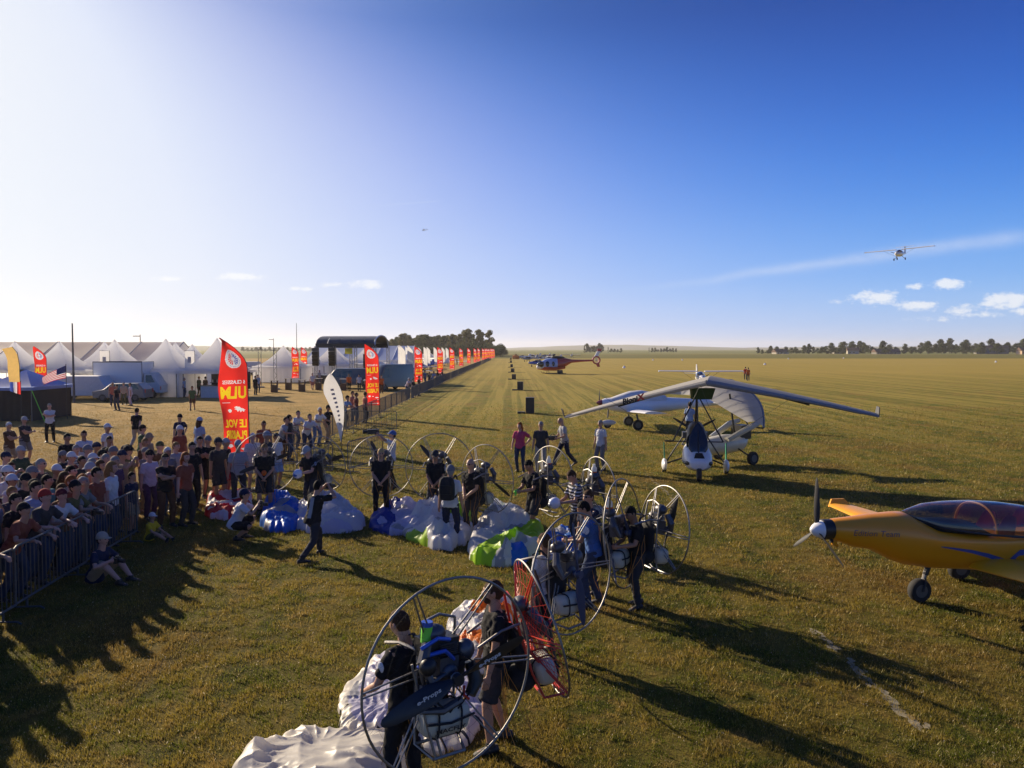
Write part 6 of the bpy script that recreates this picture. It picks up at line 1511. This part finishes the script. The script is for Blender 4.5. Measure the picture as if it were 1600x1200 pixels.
# ================================================================ paramotors
PAINT={'steel':ALU,'red':RED}
DKBL=mat('dark_blue_propeller',(.035,.05,.10),.55,coat=.0)
ENG=mat('engine_metal',(.10,.10,.11),.45,metal=.6,var=.3)
OIL=mat('two_stroke_fuel_orange',(.80,.14,.01),.35,trans=.3)
CLEAR=mat('translucent_white_bottle',(.7,.7,.66),.4,trans=.3)
LIME=mat('lime_strap',(.2,.7,.05),.6); BLUC=mat('blue_anodised',(.03,.10,.50),.35,metal=.3); BROWNP=mat('worn_prop_black',(.03,.025,.02),.55,coat=.0)
def _pm_meshes(D=1.5,red=False):
    # local: hoop lies in the XZ plane, centre at origin, pilot side is -Y
    Rr=D/2; out={}
    m=MB(); m.path([(Rr*math.cos(a),0,Rr*math.sin(a)) for a in [2*PI*k/56 for k in range(56)]],.0115,8,closed=True); out['hoop']=m.mesh('hoop',[ALU])
    sp=[]
    for a in (62,118,0,180,-52,-128):
        m=MB(); a=R(a); 
        for o in(-.035,.035): m.path([(.16*math.cos(a)-o*math.sin(a),-.20,.20*math.sin(a)+o*math.cos(a)),(Rr*math.cos(a+o*.6),0,Rr*math.sin(a+o*.6))],.0085,6)
        sp.append(m.mesh('spoke',[RED if red else ALU]))
    out['spoke']=sp
    m=MB(); n=32 if red else 30
    for k in range(n):
        a=2*PI*k/n; b=a+(1.15 if red else .9)
        m.path([(Rr*math.cos(a),0,Rr*math.sin(a)),(.25*math.cos(b),-.17,.25*math.sin(b))],.0028 if red else .0010,3)
        m.path([(Rr*math.cos(a),0,Rr*math.sin(a)),(.25*math.cos(a-(1.15 if red else .9)),-.17,.25*math.sin(a-(1.15 if red else .9)))],.0028 if red else .0010,3)
    for rr in (.45,.7,.88): m.path([(Rr*rr*math.cos(a),-.17*(1-rr)*1.2,Rr*rr*math.sin(a)) for a in [2*PI*k/36 for k in range(36)]],.0010 if not red else .0022,3,closed=True)
    out['net']=m.mesh('net',[mat('red_net_cord',(.75,.05,.02),.5) if red else NYL])
    m=MB()  # chassis
    for s in(-1,1):
        m.path([(s*.17,-.24,.42),(s*.19,-.26,.1),(s*.20,-.25,-.35),(s*.22,-.2,-.62),(s*.16,.02,-.68)],.014,6)
    m.path([(-.17,-.24,.42),(0,-.24,.47),(.17,-.24,.42)],.014,6); m.path([(-.22,-.2,-.62),(.22,-.2,-.62)],.014,6); m.path([(-.16,.02,-.68),(.16,.02,-.68)],.014,6); m.path([(-.19,-.26,.1),(.19,-.26,.1)],.012,6)
    out['chassis']=m.mesh('chassis',[RED if red else ALU])
    m=MB(); m.box((0,-.12,.05),(.19,.17,.20)); 
    for i in range(6): m.box((0,-.12+0*i,.17+.018*i),(.17,.15,.007))
    for i in range(5): m.box((-.12-.012*i,-.12,.02),(.006,.14,.13))
    m.path([(.05,-.02,.02),(.20,.0,-.02),(.26,-.05,.15),(.20,-.10,.28)],[.025,.035,.055,.045],8)
    m.ell((-.20,-.10,.16),(.09,.08,.10),12,8); m.ell((0,-.03,.0),(.09,.04,.09),14,8); m.path([(0,-.05,0),(0,.06,0)],.03,10)
    m.ell((.1,-.16,.34),(.12,.09,.08),10,8)
    out['engine']=m.mesh('engine',[ENG])
    m=MB(); m.ell((0,.07,0),(.055,.02,.055),14,6); 
    for k in range(6): a=PI*k/3; m.ell((.035*math.cos(a),.09,.035*math.sin(a)),(.009,.012,.009),6,4)
    out['prop_hub']=m.mesh('prop_hub',[ALU])
    # tank: pillow-shaped
    m=MB(); rings=[]
    for x,w in ((-.235,.55),(-.20,.85),(-.12,.98),(0,1.0),(.12,.98),(.20,.85),(.235,.55)):
        rings.append([(x,-.10+.12*w*math.copysign(abs(math.cos(a))**.6,math.cos(a)),-.40+.135*w*math.copysign(abs(math.sin(a))**.6,math.sin(a))) for a in [2*PI*k/18 for k in range(18)]])
    m.loft(rings); out['fuel_tank']=m.mesh('fuel_tank',[TANK])
    m=MB()
    for x in(-.11,.12): m.path([(x,-.10+.130*math.copysign(abs(math.cos(a))**.6,math.cos(a)),-.40+.145*math.copysign(abs(math.sin(a))**.6,math.sin(a))) for a in [2*PI*k/18 for k in range(18)]],.010,4,closed=True)
    m.path([(-.24,.03,-.37),(0,.035,-.40),(.24,.03,-.37)],.012,4)
    out['tank_strap']=m.mesh('tank_strap',[NYL])
    m=MB(); m.ell((0,-.34,-.42),(.22,.17,.14),14,8); m.ell((0,-.30,-.15),(.20,.07,.30),14,10); out['harness']=m.mesh('harness',[NYL])
    m=MB()
    for s in(-1,1):
        m.path([(s*.14,-.30,.18),(s*.15,-.42,.27),(s*.15,-.56,.20),(s*.15,-.60,-.02),(s*.16,-.50,-.30)],.022,5,sq=.4)
    m.path([(-.15,-.60,.05),(.15,-.60,.05)],.014,5,sq=.5); out['shoulder_straps']=m.mesh('shoulder_strap',[NYL])
    ar=[]
    for s in(-1,1):
        m=MB(); m.path([(s*.20,-.24,.18),(s*.27,-.45,.20),(s*.26,-.72,.12)],.015,6); ar.append(m.mesh('swing_arm',[ALU]))
    out['swing_arm']=ar
    m=MB(); rn=random.Random(3)
    for k in range(9):
        x=rn.uniform(-.3,.3); pts=[(x,-.5,-.05)]
        for j in range(5): pts.append((pts[-1][0]+rn.uniform(-.08,.08),pts[-1][1]+rn.uniform(-.08,.05),pts[-1][2]-rn.uniform(.12,.22)))
        m.path(pts,.0035,4)
    out['risers']=m.mesh('hanging_lines',[mat('coloured_lines',(.5,.22,.04),.7)])
    return out
PMM={k:_pm_meshes(*k) for k in ((1.7,False),(1.45,True),(1.55,False),(1.4,False))}
def paramotor(who,label,yaw=None,key=(1.55,False),tilt=0,roll=0,ang=0,blades=2,prop=CARB,bottle=None,tank=True,z=1.20,back=.47,dx=0,chord=.115):
    o=_pe[who]; th=o.rotation_euler.z; f=Vector((math.sin(th),-math.cos(th),0)); P=o.location-f*back; P.z=z; P.x+=dx
    r=empty('paramotor',tuple(P),0,label,'paramotor','paramotors of the waiting pilots'); r.rotation_euler=Euler((R(tilt),R(roll),th if yaw is None else R(yaw)),'XYZ')
    S=PMM[key]
    for nm in('hoop','net','chassis','engine','harness'): add_mesh(nm,S[nm],r)
    for me in S['spoke']: add_mesh('spoke',me,r)
    for me in S['swing_arm']: add_mesh('swing_arm',me,r)
    add_mesh('shoulder_straps',S['shoulder_straps'],r); add_mesh('hanging_lines',S['risers'],r)
    h=add_mesh('prop_hub',S['prop_hub'],r)
    if tank: t=add_mesh('fuel_tank',S['fuel_tank'],r); add_mesh('tank_strap',S['tank_strap'],t)
    pr=propeller(r,(0,.085,0),key[0]/2*.88,blades,R(ang),m=prop,axis='y',chord=chord)
    if bottle:
        m=MB(); m.loft([[(.10+q*math.cos(a),-.16+q*math.sin(a),z) for a in [2*PI*k/12 for k in range(12)]] for q,z in ((.05,.30),(.055,.31),(.055,.42),(.055,.43))]); m.build('oil_fuel',OIL,r)
        m=MB(); m.loft([[(.10+q*math.cos(a),-.16+q*math.sin(a),z) for a in [2*PI*k/12 for k in range(12)]] for q,z in ((.056,.431),(.056,.50),(.03,.54),(.028,.58))]); m.build('bottle_top',CLEAR,r)
    return r
# nearest machine: blue trim, big translucent tank with lettering, lettered propeller
p1=paramotor('nearest pilot with short brown hair seen from behind in a black shirt','nearest paramotor with the large silver hoop, lettered blades and strapped fuel tank',yaw=-143,key=(1.7,False),ang=-18,blades=2,roll=-3,chord=.165,z=1.28,dx=.06)
def p1_details():
    m=MB(); m.path([(.18,-.14,.28),(.18,-.14,.42)],.05,12); m.build('green_canister',LIME,p1); m=MB(); m.path([(.18,-.14,.42),(.18,-.14,.46)],.052,12); m.build('blue_cap',BLUC,p1)
    m=MB(); m.path([(-.05,-.05,.12),(.06,-.02,.22),(.2,-.05,.20),(.3,-.06,.10)],.02,8); m.path([(.0,-.05,.3),(.14,-.02,.34),(.28,-.06,.26)],.018,8); m.build('blue_hose',BLUC,p1)
    m=MB(); m.ell((.24,.0,.12),(.08,.07,.08),12,8); m.build('air_box',BLK,p1)
    m=MB(); m.box((.05,-.18,.22),(.34,.20,.16)); m.path([(-.25,-.1,.05),(-.30,-.05,-.12),(-.22,-.02,-.22)],[.05,.07,.05],10); m.build('air_filter_box',BLK,p1)
    m=MB(); m.path([(.25,-.05,-.05),(.28,0,-.25),(.10,.04,-.27),(-.1,.02,-.22)],.035,8); m.build('exhaust_pipe',ENG,p1)
    m=MB(); m.path([(.10,-.1,.1),(.25,.0,.0),(.15,.05,-.2),(.02,.04,-.3),(-.1,.05,-.15)],.010,5); m.path([(-.05,-.1,.2),(-.2,.02,.1),(-.18,.05,-.15),(-.05,.05,-.28)],.008,5); m.build('engine_cables',NYL,p1)
    m=MB(); m.path([(-.14,.0,-.12),(-.10,.06,-.17),(-.16,.05,-.22)],.012,5); m.build('red_hose',RED,p1)
    for s2 in(-.03,.03): m=MB(); m.path([(.30+s2,-.12,.12),(.12+s2,.03,-.66)],.013,6); m.build('frame_strut',ALU,p1)
    v,f,tw,th=text_geo('MACFLY',1,.03); m=MB(); sx=.30/tw; m.add([(.15-x*sx,.0385,-.47+y*.05) for x,y in v],f); m.build('tank_lettering',BLK,p1,smooth=0,recalc=False)
    v,f,tw,th=text_geo('e-Props',1,.03)
    for a in (-18,162):
        m=MB(); sx=.24/tw; d=Vector((math.cos(R(a)),0,math.sin(R(a)))); t=Vector((-d.z,0,d.x)); 
        sg=-1 if d.x>0 else 1
        o=d*(.42 if sg<0 else .22)
        m.add([Vector((0,.118,0))+ (d*(.22+.2) -d*(x*sx) + t*(y*.055-.02) if sg<0 else d*(.22)+d*(x*sx)-t*(y*.055-.02)) for x,y in v],f); m.build('blade_lettering',WHD,p1,smooth=0,recalc=False)
    m=MB(); rn=random.Random(9)
    for k in range(5):
        pts=[(-.33,-.45,-.1)]
        for j in range(6): pts.append((pts[-1][0]+rn.uniform(-.06,.05),pts[-1][1]+rn.uniform(-.06,.06),pts[-1][2]-.11))
        m.path(pts,.005,4)
    m.build('hanging_lines',mat('yellow_lines',(.7,.45,.03),.7),p1)
p1_details()
paramotor('bearded pilot in black looking left with his arms down','paramotor with the red frame and red netting worn by the bearded pilot',key=(1.45,True),roll=-4,tilt=15,ang=80)
paramotor('pilot in a white and yellow vest seen from behind','paramotor with a white tank and an upright dark blue blade, right of the red one',key=(1.55,False),ang=84,prop=DKBL,tilt=3)
paramotor('dark haired pilot with a blue and white sleeve bending forward','paramotor carrying an orange bottle and a tall blue grey blade',key=(1.7,False),ang=62,prop=DKBL,bottle=True,tilt=6,yaw=-118)
paramotor('pilot in dark clothes hidden behind the tall blue grey blade','farthest right paramotor, its narrow hoop seen almost edge-on',key=(1.4,False),ang=75,prop=BROWNP,tilt=-6)
paramotor('dark haired pilot in black looking down at lime green gloves','paramotor with an orange bottle behind the dark haired pilot with lime gloves',ang=150,bottle=True)
paramotor('brown haired pilot in a striped dark shirt holding a white helmet','paramotor behind the pilot holding a white helmet',key=(1.4,False),ang=120,bottle=True)
paramotor('bald tanned pilot in sunglasses and black clothes','paramotor with a blade pointing down right behind the bald pilot in sunglasses',ang=-28,prop=BROWNP)
paramotor('pilot in black with a dark cap and clasped hands','paramotor with a blade pointing up left behind the pilot in a cap',key=(1.7,False),ang=132,prop=BROWNP)
paramotor('fair haired pilot in black with clasped hands','leftmost upright paramotor, behind the fair haired pilot',ang=112,prop=BROWNP)
paramotor('pilot in black with a white and blue cap looking down at his helmet','paramotor behind the pilot holding a blue and white helmet',key=(1.4,False),ang=20,prop=BROWNP,tilt=8)
paramotor('fair haired pilot in a black shirt holding something orange','paramotor behind the dark clothed pilot beside the tall red flag',ang=20,prop=BROWNP)
# ================================================================ paraglider canopies bunched on the grass
def pgm(k,c): return mat('ripstop_'+k,c,.45,var=.05,scale=4,trans=.5,spec=.4,bump=.25,bscale=9)
RIP={'W':pgm('white',(.78,.78,.80)),'B':pgm('blue',(.03,.20,.75)),'G':pgm('lime',(.40,.68,.02)),'O':pgm('orange',(.90,.22,.01)),'R':pgm('red',(.65,.03,.04)),'S':pgm('silver',(.42,.43,.47)),'K':pgm('black',(.02,.02,.03)),'C':pgm('cream',(.80,.76,.68)),'D':pgm('deep_blue',(.02,.06,.38)),'P':pgm('lilac_white',(.68,.66,.82))}
def heap(pix,H,seed,cols,label,freq=2.2,sharp=1.0,cmap=None,pleat=0):
    # outline given by ground points; folded cloth is a height field over it, edges tucked under
    pts=[at_h(x,y) for x,y in pix]; c=sum(pts,Vector())/len(pts)
    N=210; ring=[]
    K=len(pts)
    for i in range(N):
        t=i/N*K; a=int(t); f=t-a; p0,p1,p2,p3=[pts[(a+q)%K] for q in(-1,0,1,2)]
        ring.append(.5*((2*p1)+(p2-p0)*f+(2*p0-5*p1+4*p2-p3)*f*f+(3*p1-p0-3*p2+p3)*f*f*f))
    M=58; vs=[];fs=[];mi=[]
    th0=seed*1.3
    def rid(x,y,fx,fy,a,k):
        ca,sa=math.cos(a),math.sin(a); u,v=(x*ca+y*sa)*fx,(-x*sa+y*ca)*fy
        w=.35*noise.noise((x*.9,y*.9,k)); return 1-2.2*abs(noise.noise((u+w,v+w,seed*3.1+k)))
    def fold(x,y,an,r):
        if pleat:
            q=abs(math.sin(an*pleat+2.0*noise.noise((x*1.4,y*1.4,seed)))); return .35+.34*(1-q**.6)*max(0,r-.35)*1.5+.35*rid(x,y,freq*1.5,freq*.5,th0,2)+.12*rid(x,y,freq*5,freq*1.6,th0+1,3)
        return .50*rid(x,y,freq*.75,freq*.30,th0,1)+.30*rid(x,y,freq*1.5,freq*.5,th0+1.1,2)+.17*rid(x,y,freq*3.2,freq*.9,th0+2.2,3)+.09*rid(x,y,freq*7,freq*1.8,th0+.5,4)+.25
    for j in range(M+1):
        r=1-(j/M)
        for i in range(N):
            p=c+(ring[i]-c)*(r*(1+.10*noise.noise((i*.12*1.0,seed,0))*r)); e=(1-r**5)**.5 if r<1 else 0
            f=fold(p.x,p.y,2*PI*i/N,r); z=.92*H*e*(.22+.72*f)*(.75+.6*noise.noise((p.x*.9+seed,p.y*.9,9)))+.02
            if j==0: z=-.01
            q=p+Vector((.05*noise.noise((p.x*3,p.y*3,seed)),.05*noise.noise((p.x*3,p.y*3,seed+3)),0))*sharp
            vs.append((q.x,q.y,max(z,.012 if j else -.01)))
    for j in range(M):
        for i in range(N):
            a=j*N+i;b=j*N+(i+1)%N; fs.append((a,b,b+N,a+N))
            p=Vector(vs[a]); 
            if cmap: k=cmap(p.x,p.y,i/N,1-j/M)
            else:
                v=noise.noise((p.x*1.1+seed*2,p.y*1.1,4)); k=cols[min(len(cols)-1,int((v*.9+.5)*len(cols)))] if len(cols)>1 else cols[0]
            mi.append(sorted(RIP).index(k))
    m=MB(); m.v=vs; m.f=fs; m.mi=mi
    used=sorted(set(mi)); keys=sorted(RIP); m.mi=[used.index(q) for q in mi]
    o=m.build('paraglider_canopy',[RIP[keys[u]] for u in used],None,smooth=30,recalc=True); tag(o,label,'paraglider','paraglider canopies bunched on the grass'); return o
random.seed(5)
heap([(322,806),(326,786),(342,774),(372,772),(392,782),(388,804),(365,812),(340,812)],.42,1,'WRWW','white and red paraglider canopy bunched at the feet of the crowd')
heap([(408,822),(410,800),(425,788),(450,784),(468,800),(470,820),(450,832),(425,832)],.50,2,'BBW','blue paraglider canopy beside the crouching man in white',cmap=lambda x,y,a,r:'S' if noise.noise((x*1.5,y*1.5,2))>.28 else 'B')
heap([(462,824),(462,800),(480,788),(515,786),(540,794),(560,812),(572,822),(548,832),(510,834),(480,832)],.62,3,'WWPW','white paraglider canopy behind the lunging photographer',freq=2.6)
heap([(578,824),(588,806),(605,798),(632,798),(660,806),(664,822),(640,834),(605,836)],.50,4,'DBPW','dark blue and white paraglider canopy below the fair haired pilot',cmap=lambda x,y,a,r:'D' if x<-2.9+.4*noise.noise((x*2,y*2,1)) else ('S' if noise.noise((x*2,y*2,5))>.32 else 'P'))
heap([(632,838),(648,812),(676,798),(715,800),(738,812),(744,830),(724,852),(690,860),(658,852)],.62,5,'WWG','white and lime green paraglider canopy at the feet of the man with a backpack',cmap=lambda x,y,a,r:'G' if (math.sin((x*.8+y*.6)*2.6+noise.noise((x,y,8)))>.45) else ('S' if noise.noise((x*2.2,y*2.2,3))>.3 else 'W'))
heap([(732,872),(740,838),(768,812),(808,806),(838,822),(852,846),(838,868),(800,886),(760,884)],.75,6,'WWG','large white, lime and blue paraglider canopy in front of the pilot with lime gloves',cmap=lambda x,y,a,r:('G' if math.sin((x*.9-y*.5)*3.0+noise.noise((x,y,2)))>.62 else ('B' if x>.0 and y<15.1 else ('S' if noise.noise((x*2.4,y*2.4,7))>.30 else 'W'))))
heap([(842,862),(852,846),(880,838),(910,842),(920,858),(900,872),(868,874)],.5,7,'BBW','small blue paraglider canopy in front of the pilot with the vest')
heap([(700,985),(705,968),(740,950),(775,938),(800,940),(800,985),(785,1020),(745,1060),(715,1050),(700,1020)],.45,8,'WWPO','white and orange paraglider canopy behind the bearded pilot',cmap=lambda x,y,a,r:'O' if (noise.noise((x*2.2+5,y*2.2,2))>.18 and y>9.5) else ('S' if noise.noise((x*3,y*3,4))>.33 else 'W'),freq=3)
heap([(528,1110),(535,1085),(560,1055),(590,1032),(640,1020),(700,1035),(745,1060),(765,1100),(750,1150),(690,1180),(620,1170),(560,1160),(535,1140)],.30,9,'W','large white paraglider canopy with dark marks under the nearest paramotor',freq=2.4,pleat=19,
 cmap=lambda x,y,a,r:('K' if (r>.88 and math.sin(a*150)>.86 and .3<a<.98) else ('C' if r>.86 else ('S' if noise.noise((x*4,y*4,6))>.42 else 'P'))))
heap([(360,1215),(400,1185),(440,1163),(480,1152),(520,1150),(560,1152),(600,1150),(625,1165),(630,1230),(560,1290),(440,1290),(370,1260)],.42,10,'C','cream white paraglider canopy cut by the bottom edge of the photo',freq=1.5,pleat=9,cmap=lambda x,y,a,r:'C')
# ---- things people carry or wear
def backpack(o):
    M=MB(); M.loft([[(w*math.copysign(abs(math.cos(a))**.6,math.cos(a)),.20+d*math.copysign(abs(math.sin(a))**.6,math.sin(a)),z) for a in [2*PI*k/16 for k in range(16)]] for w,d,z in ((.10,.05,.98),(.155,.09,1.0),(.165,.10,1.12),(.165,.10,1.3),(.14,.08,1.42),(.07,.04,1.47))])
    r=empty('backpack',o.location,o.rotation_euler.z,'black backpack on the man in the white shirt','backpack'); M.build('bag',NYL,r)
    for s in(-1,1): m=MB(); m.path([(s*.11,.12,1.42),(s*.12,.0,1.48),(s*.12,-.13,1.35),(s*.13,-.13,1.15),(s*.15,.1,1.02)],.022,5,sq=.35); m.build('shoulder_strap',NYL,r)
    m=MB(); m.path([(-.13,.31,1.12),(.13,.31,1.12),(.13,.31,1.30),(-.13,.31,1.30)],.006,4,closed=True); m.build('pocket_zip',BLK,r)
backpack(_pe['man in a white shirt with a black backpack and grey cap seen from behind'])
def held(o,pose,name,cat,label,fn,which=None,off=(0,0,0)):
    J=PM[pose]['J']; s=o.scale[0]
    p=(J['wrL']+J['wrR'])*.5 if which is None else J['wr'+which]
    p=(Rz(p+Vector(off),o.rotation_euler.z))*s+o.location
    r=empty(name,p,o.rotation_euler.z,label,cat); fn(r); return r
def cam_still(r):
    m=MB(); m.box((0,-.06,0),(.14,.06,.10)); m.box((0,-.06,.06),(.06,.05,.03)); m.build('camera_body',BLK,r); m=MB(); m.path([(0,-.08,0),(0,-.20,-.01)],[.035,.038],12); m.build('lens',BLK,r)
def cam_video(r):
    m=MB(); m.box((0,-.12,.03),(.12,.34,.14)); m.build('camera_body',BLK,r); m=MB(); m.path([(0,-.29,.03),(0,-.42,.03)],[.05,.06],12); m.build('lens',BLK,r); m=MB(); m.path([(0,0,.12),(0,-.1,.17),(0,-.2,.12)],.014,6); m.build('handle',BLK,r)
def helmet(c1,c2=None):
    def f(r):
        m=MB(); m.ell((0,-.06,0),(.11,.13,.115),16,12); m.build('helmet_shell',mat('helmet_'+c1,CLR[c1],.25,coat=.6),r)
        m=MB(); m.ell((0,-.09,-.02),(.088,.112,.06),14,8); m.build('visor',mat('helmet_'+(c2 or 'K'),CLR[c2 or 'K'],.3),r)
    return f
def glove(r):
    m=MB(); m.ell((0,-.05,0),(.06,.09,.05),10,8); m.path([(0,-.08,0),(.02,-.12,-.08)],[.03,.02],6); m.build('glove',LIME,r)
P_=_pe
held(P_['photographer in a black and grey shirt lunging forward on the grass'],'lunge','photo_camera','camera','black camera with a long lens raised by the lunging photographer',cam_still)
held(P_['photographer in a white shirt and dark cap squatting beside the blue canopy'],'squat','photo_camera','camera','black camera held by the squatting photographer in white',cam_still)
held(P_['man in a white shirt and blue cap filming with raised arms'],'film_up','video_camera','camera','video camera lifted by the man in the blue cap',cam_video,off=(0,-.02,.06))
held(P_['bald cameraman in a light grey shirt striding left'],'carry_walk','video_camera','camera','black video camera carried low by the striding cameraman',cam_video)
held(P_['man in an olive shirt and black cap holding a camera over the barrier'],'lean','photo_camera','camera','small camera held over the barrier by the olive shirted man',cam_still)
held(P_['pilot in black with a white and blue cap looking down at his helmet'],'tend','flight_helmet','helmet','blue and white helmet held by the pilot looking down',helmet('W','B'))
held(P_['brown haired pilot in a striped dark shirt holding a white helmet'],'tend','flight_helmet','helmet','white ribbed helmet held beside the brown haired pilot',helmet('W','LG'),off=(0,-.08,0))
held(P_['dark haired pilot in black looking down at lime green gloves'],'tend','glove_pair','gloves','lime green gloves in the hands of the dark haired pilot',glove)
held(P_['fair haired pilot in a black shirt holding something orange'],'clasp','orange_pouch','pouch','small orange pouch held at the chest of the black clad pilot',lambda r:MB().ell((0,-.05,.12),(.06,.04,.07),10,8).build('pouch',OIL,r))
held(P_['woman in navy sitting on the grass in front of the barrier taking a picture'],'sit','photo_camera','camera','small camera held by the woman sitting on the grass',cam_still)
# marks on clothes that are parts of the wearer
def patch(o,pose,pts,name,m,c=.012):
    for p in pts:
        mb=MB(); mb.ell(p,(.035,.006,.045),12,6); x=mb.build(name,m,o)
b=P_['photographer in a black and grey shirt lunging forward on the grass']; J=PM['lunge']['J']
def back_panel(o,J,m,w=.055,x0=0):
    mb=MB(); rows=[]
    for i in range(9):
        s=.02+.42*i/8; c=J['pel']+J['T']*s; rows.append([c+J['side0']*(x0+dx)-J['F']*(.132 if s>.1 else .140) for dx in(-w,0,w)])
    for i in range(8):
        for j in range(2): mb.add([rows[i][j],rows[i][j+1],rows[i+1][j+1],rows[i+1][j]],[(0,1,2,3)])
    mb.build('grey_back_panel',m,o,recalc=False)
back_panel(b,J,cloth('LG'),.05,-.03)
v_=P_['pilot in a white and yellow vest seen from behind']; back_panel(v_,PM['stand']['J'],mat('lime_vest_panel',(.65,.75,.05),.7),.05,.05)
bp=P_['bearded pilot in black looking left with his arms down']; J=PM['pilot_near']['J']
mb=MB(); mb.ell(J['head']+J['HM']@Vector((0,-.048,-.075)),(.058,.052,.052),14,10); mb.build('beard',hairm('br'),bp)

WPM=mat('white_badge',(.6,.6,.62),.8)
def badge(who,pose,side='L',m=WPM,sz=1.0):
    o=P_[who]; J=PM[pose]['J']; sg=1 if side=='L' else -1; p=J['sh'+side].lerp(J['el'+side],.32)
    mb=MB(); mb.ell(p+Vector((sg*.066,0,0)),(.012,.045*sz,.05*sz),12,8); mb.build('sleeve_badge',m,o)
badge('nearest pilot with short brown hair seen from behind in a black shirt','pilot_back','R'); badge('nearest pilot with short brown hair seen from behind in a black shirt','pilot_back','L')
badge('pilot in black with a dark cap and clasped hands','clasp','L'); badge('fair haired pilot in a black shirt holding something orange','clasp','L'); badge('pilot in black with a white and blue cap looking down at his helmet','tend','L',cloth('LB'))
badge('man in a white shirt with a black backpack and grey cap seen from behind','stand','L',RED,.9); badge('dark haired pilot with a blue and white sleeve bending forward','tend','L',WPM,1.3)
# ================================================================ air
def haze():
    m=MB(); m.box((0,3400,33),(9400,7400,70)); o=m.build('haze',[],smooth=0); tag(o,kind='stuff')
    mt=bpy.data.materials.new('thin_warm_haze'); mt.use_nodes=True; t=mt.node_tree; t.nodes.clear(); g=NT(t)
    out=g.n('ShaderNodeOutputMaterial'); v=g.n('ShaderNodeVolumePrincipled'); v.inputs['Color'].default_value=(1,.97,.93,1); v.inputs['Density'].default_value=.00013; v.inputs['Anisotropy'].default_value=.3
    g.l(v.outputs[0],out.inputs['Volume']); o.data.materials.append(mt)
haze()
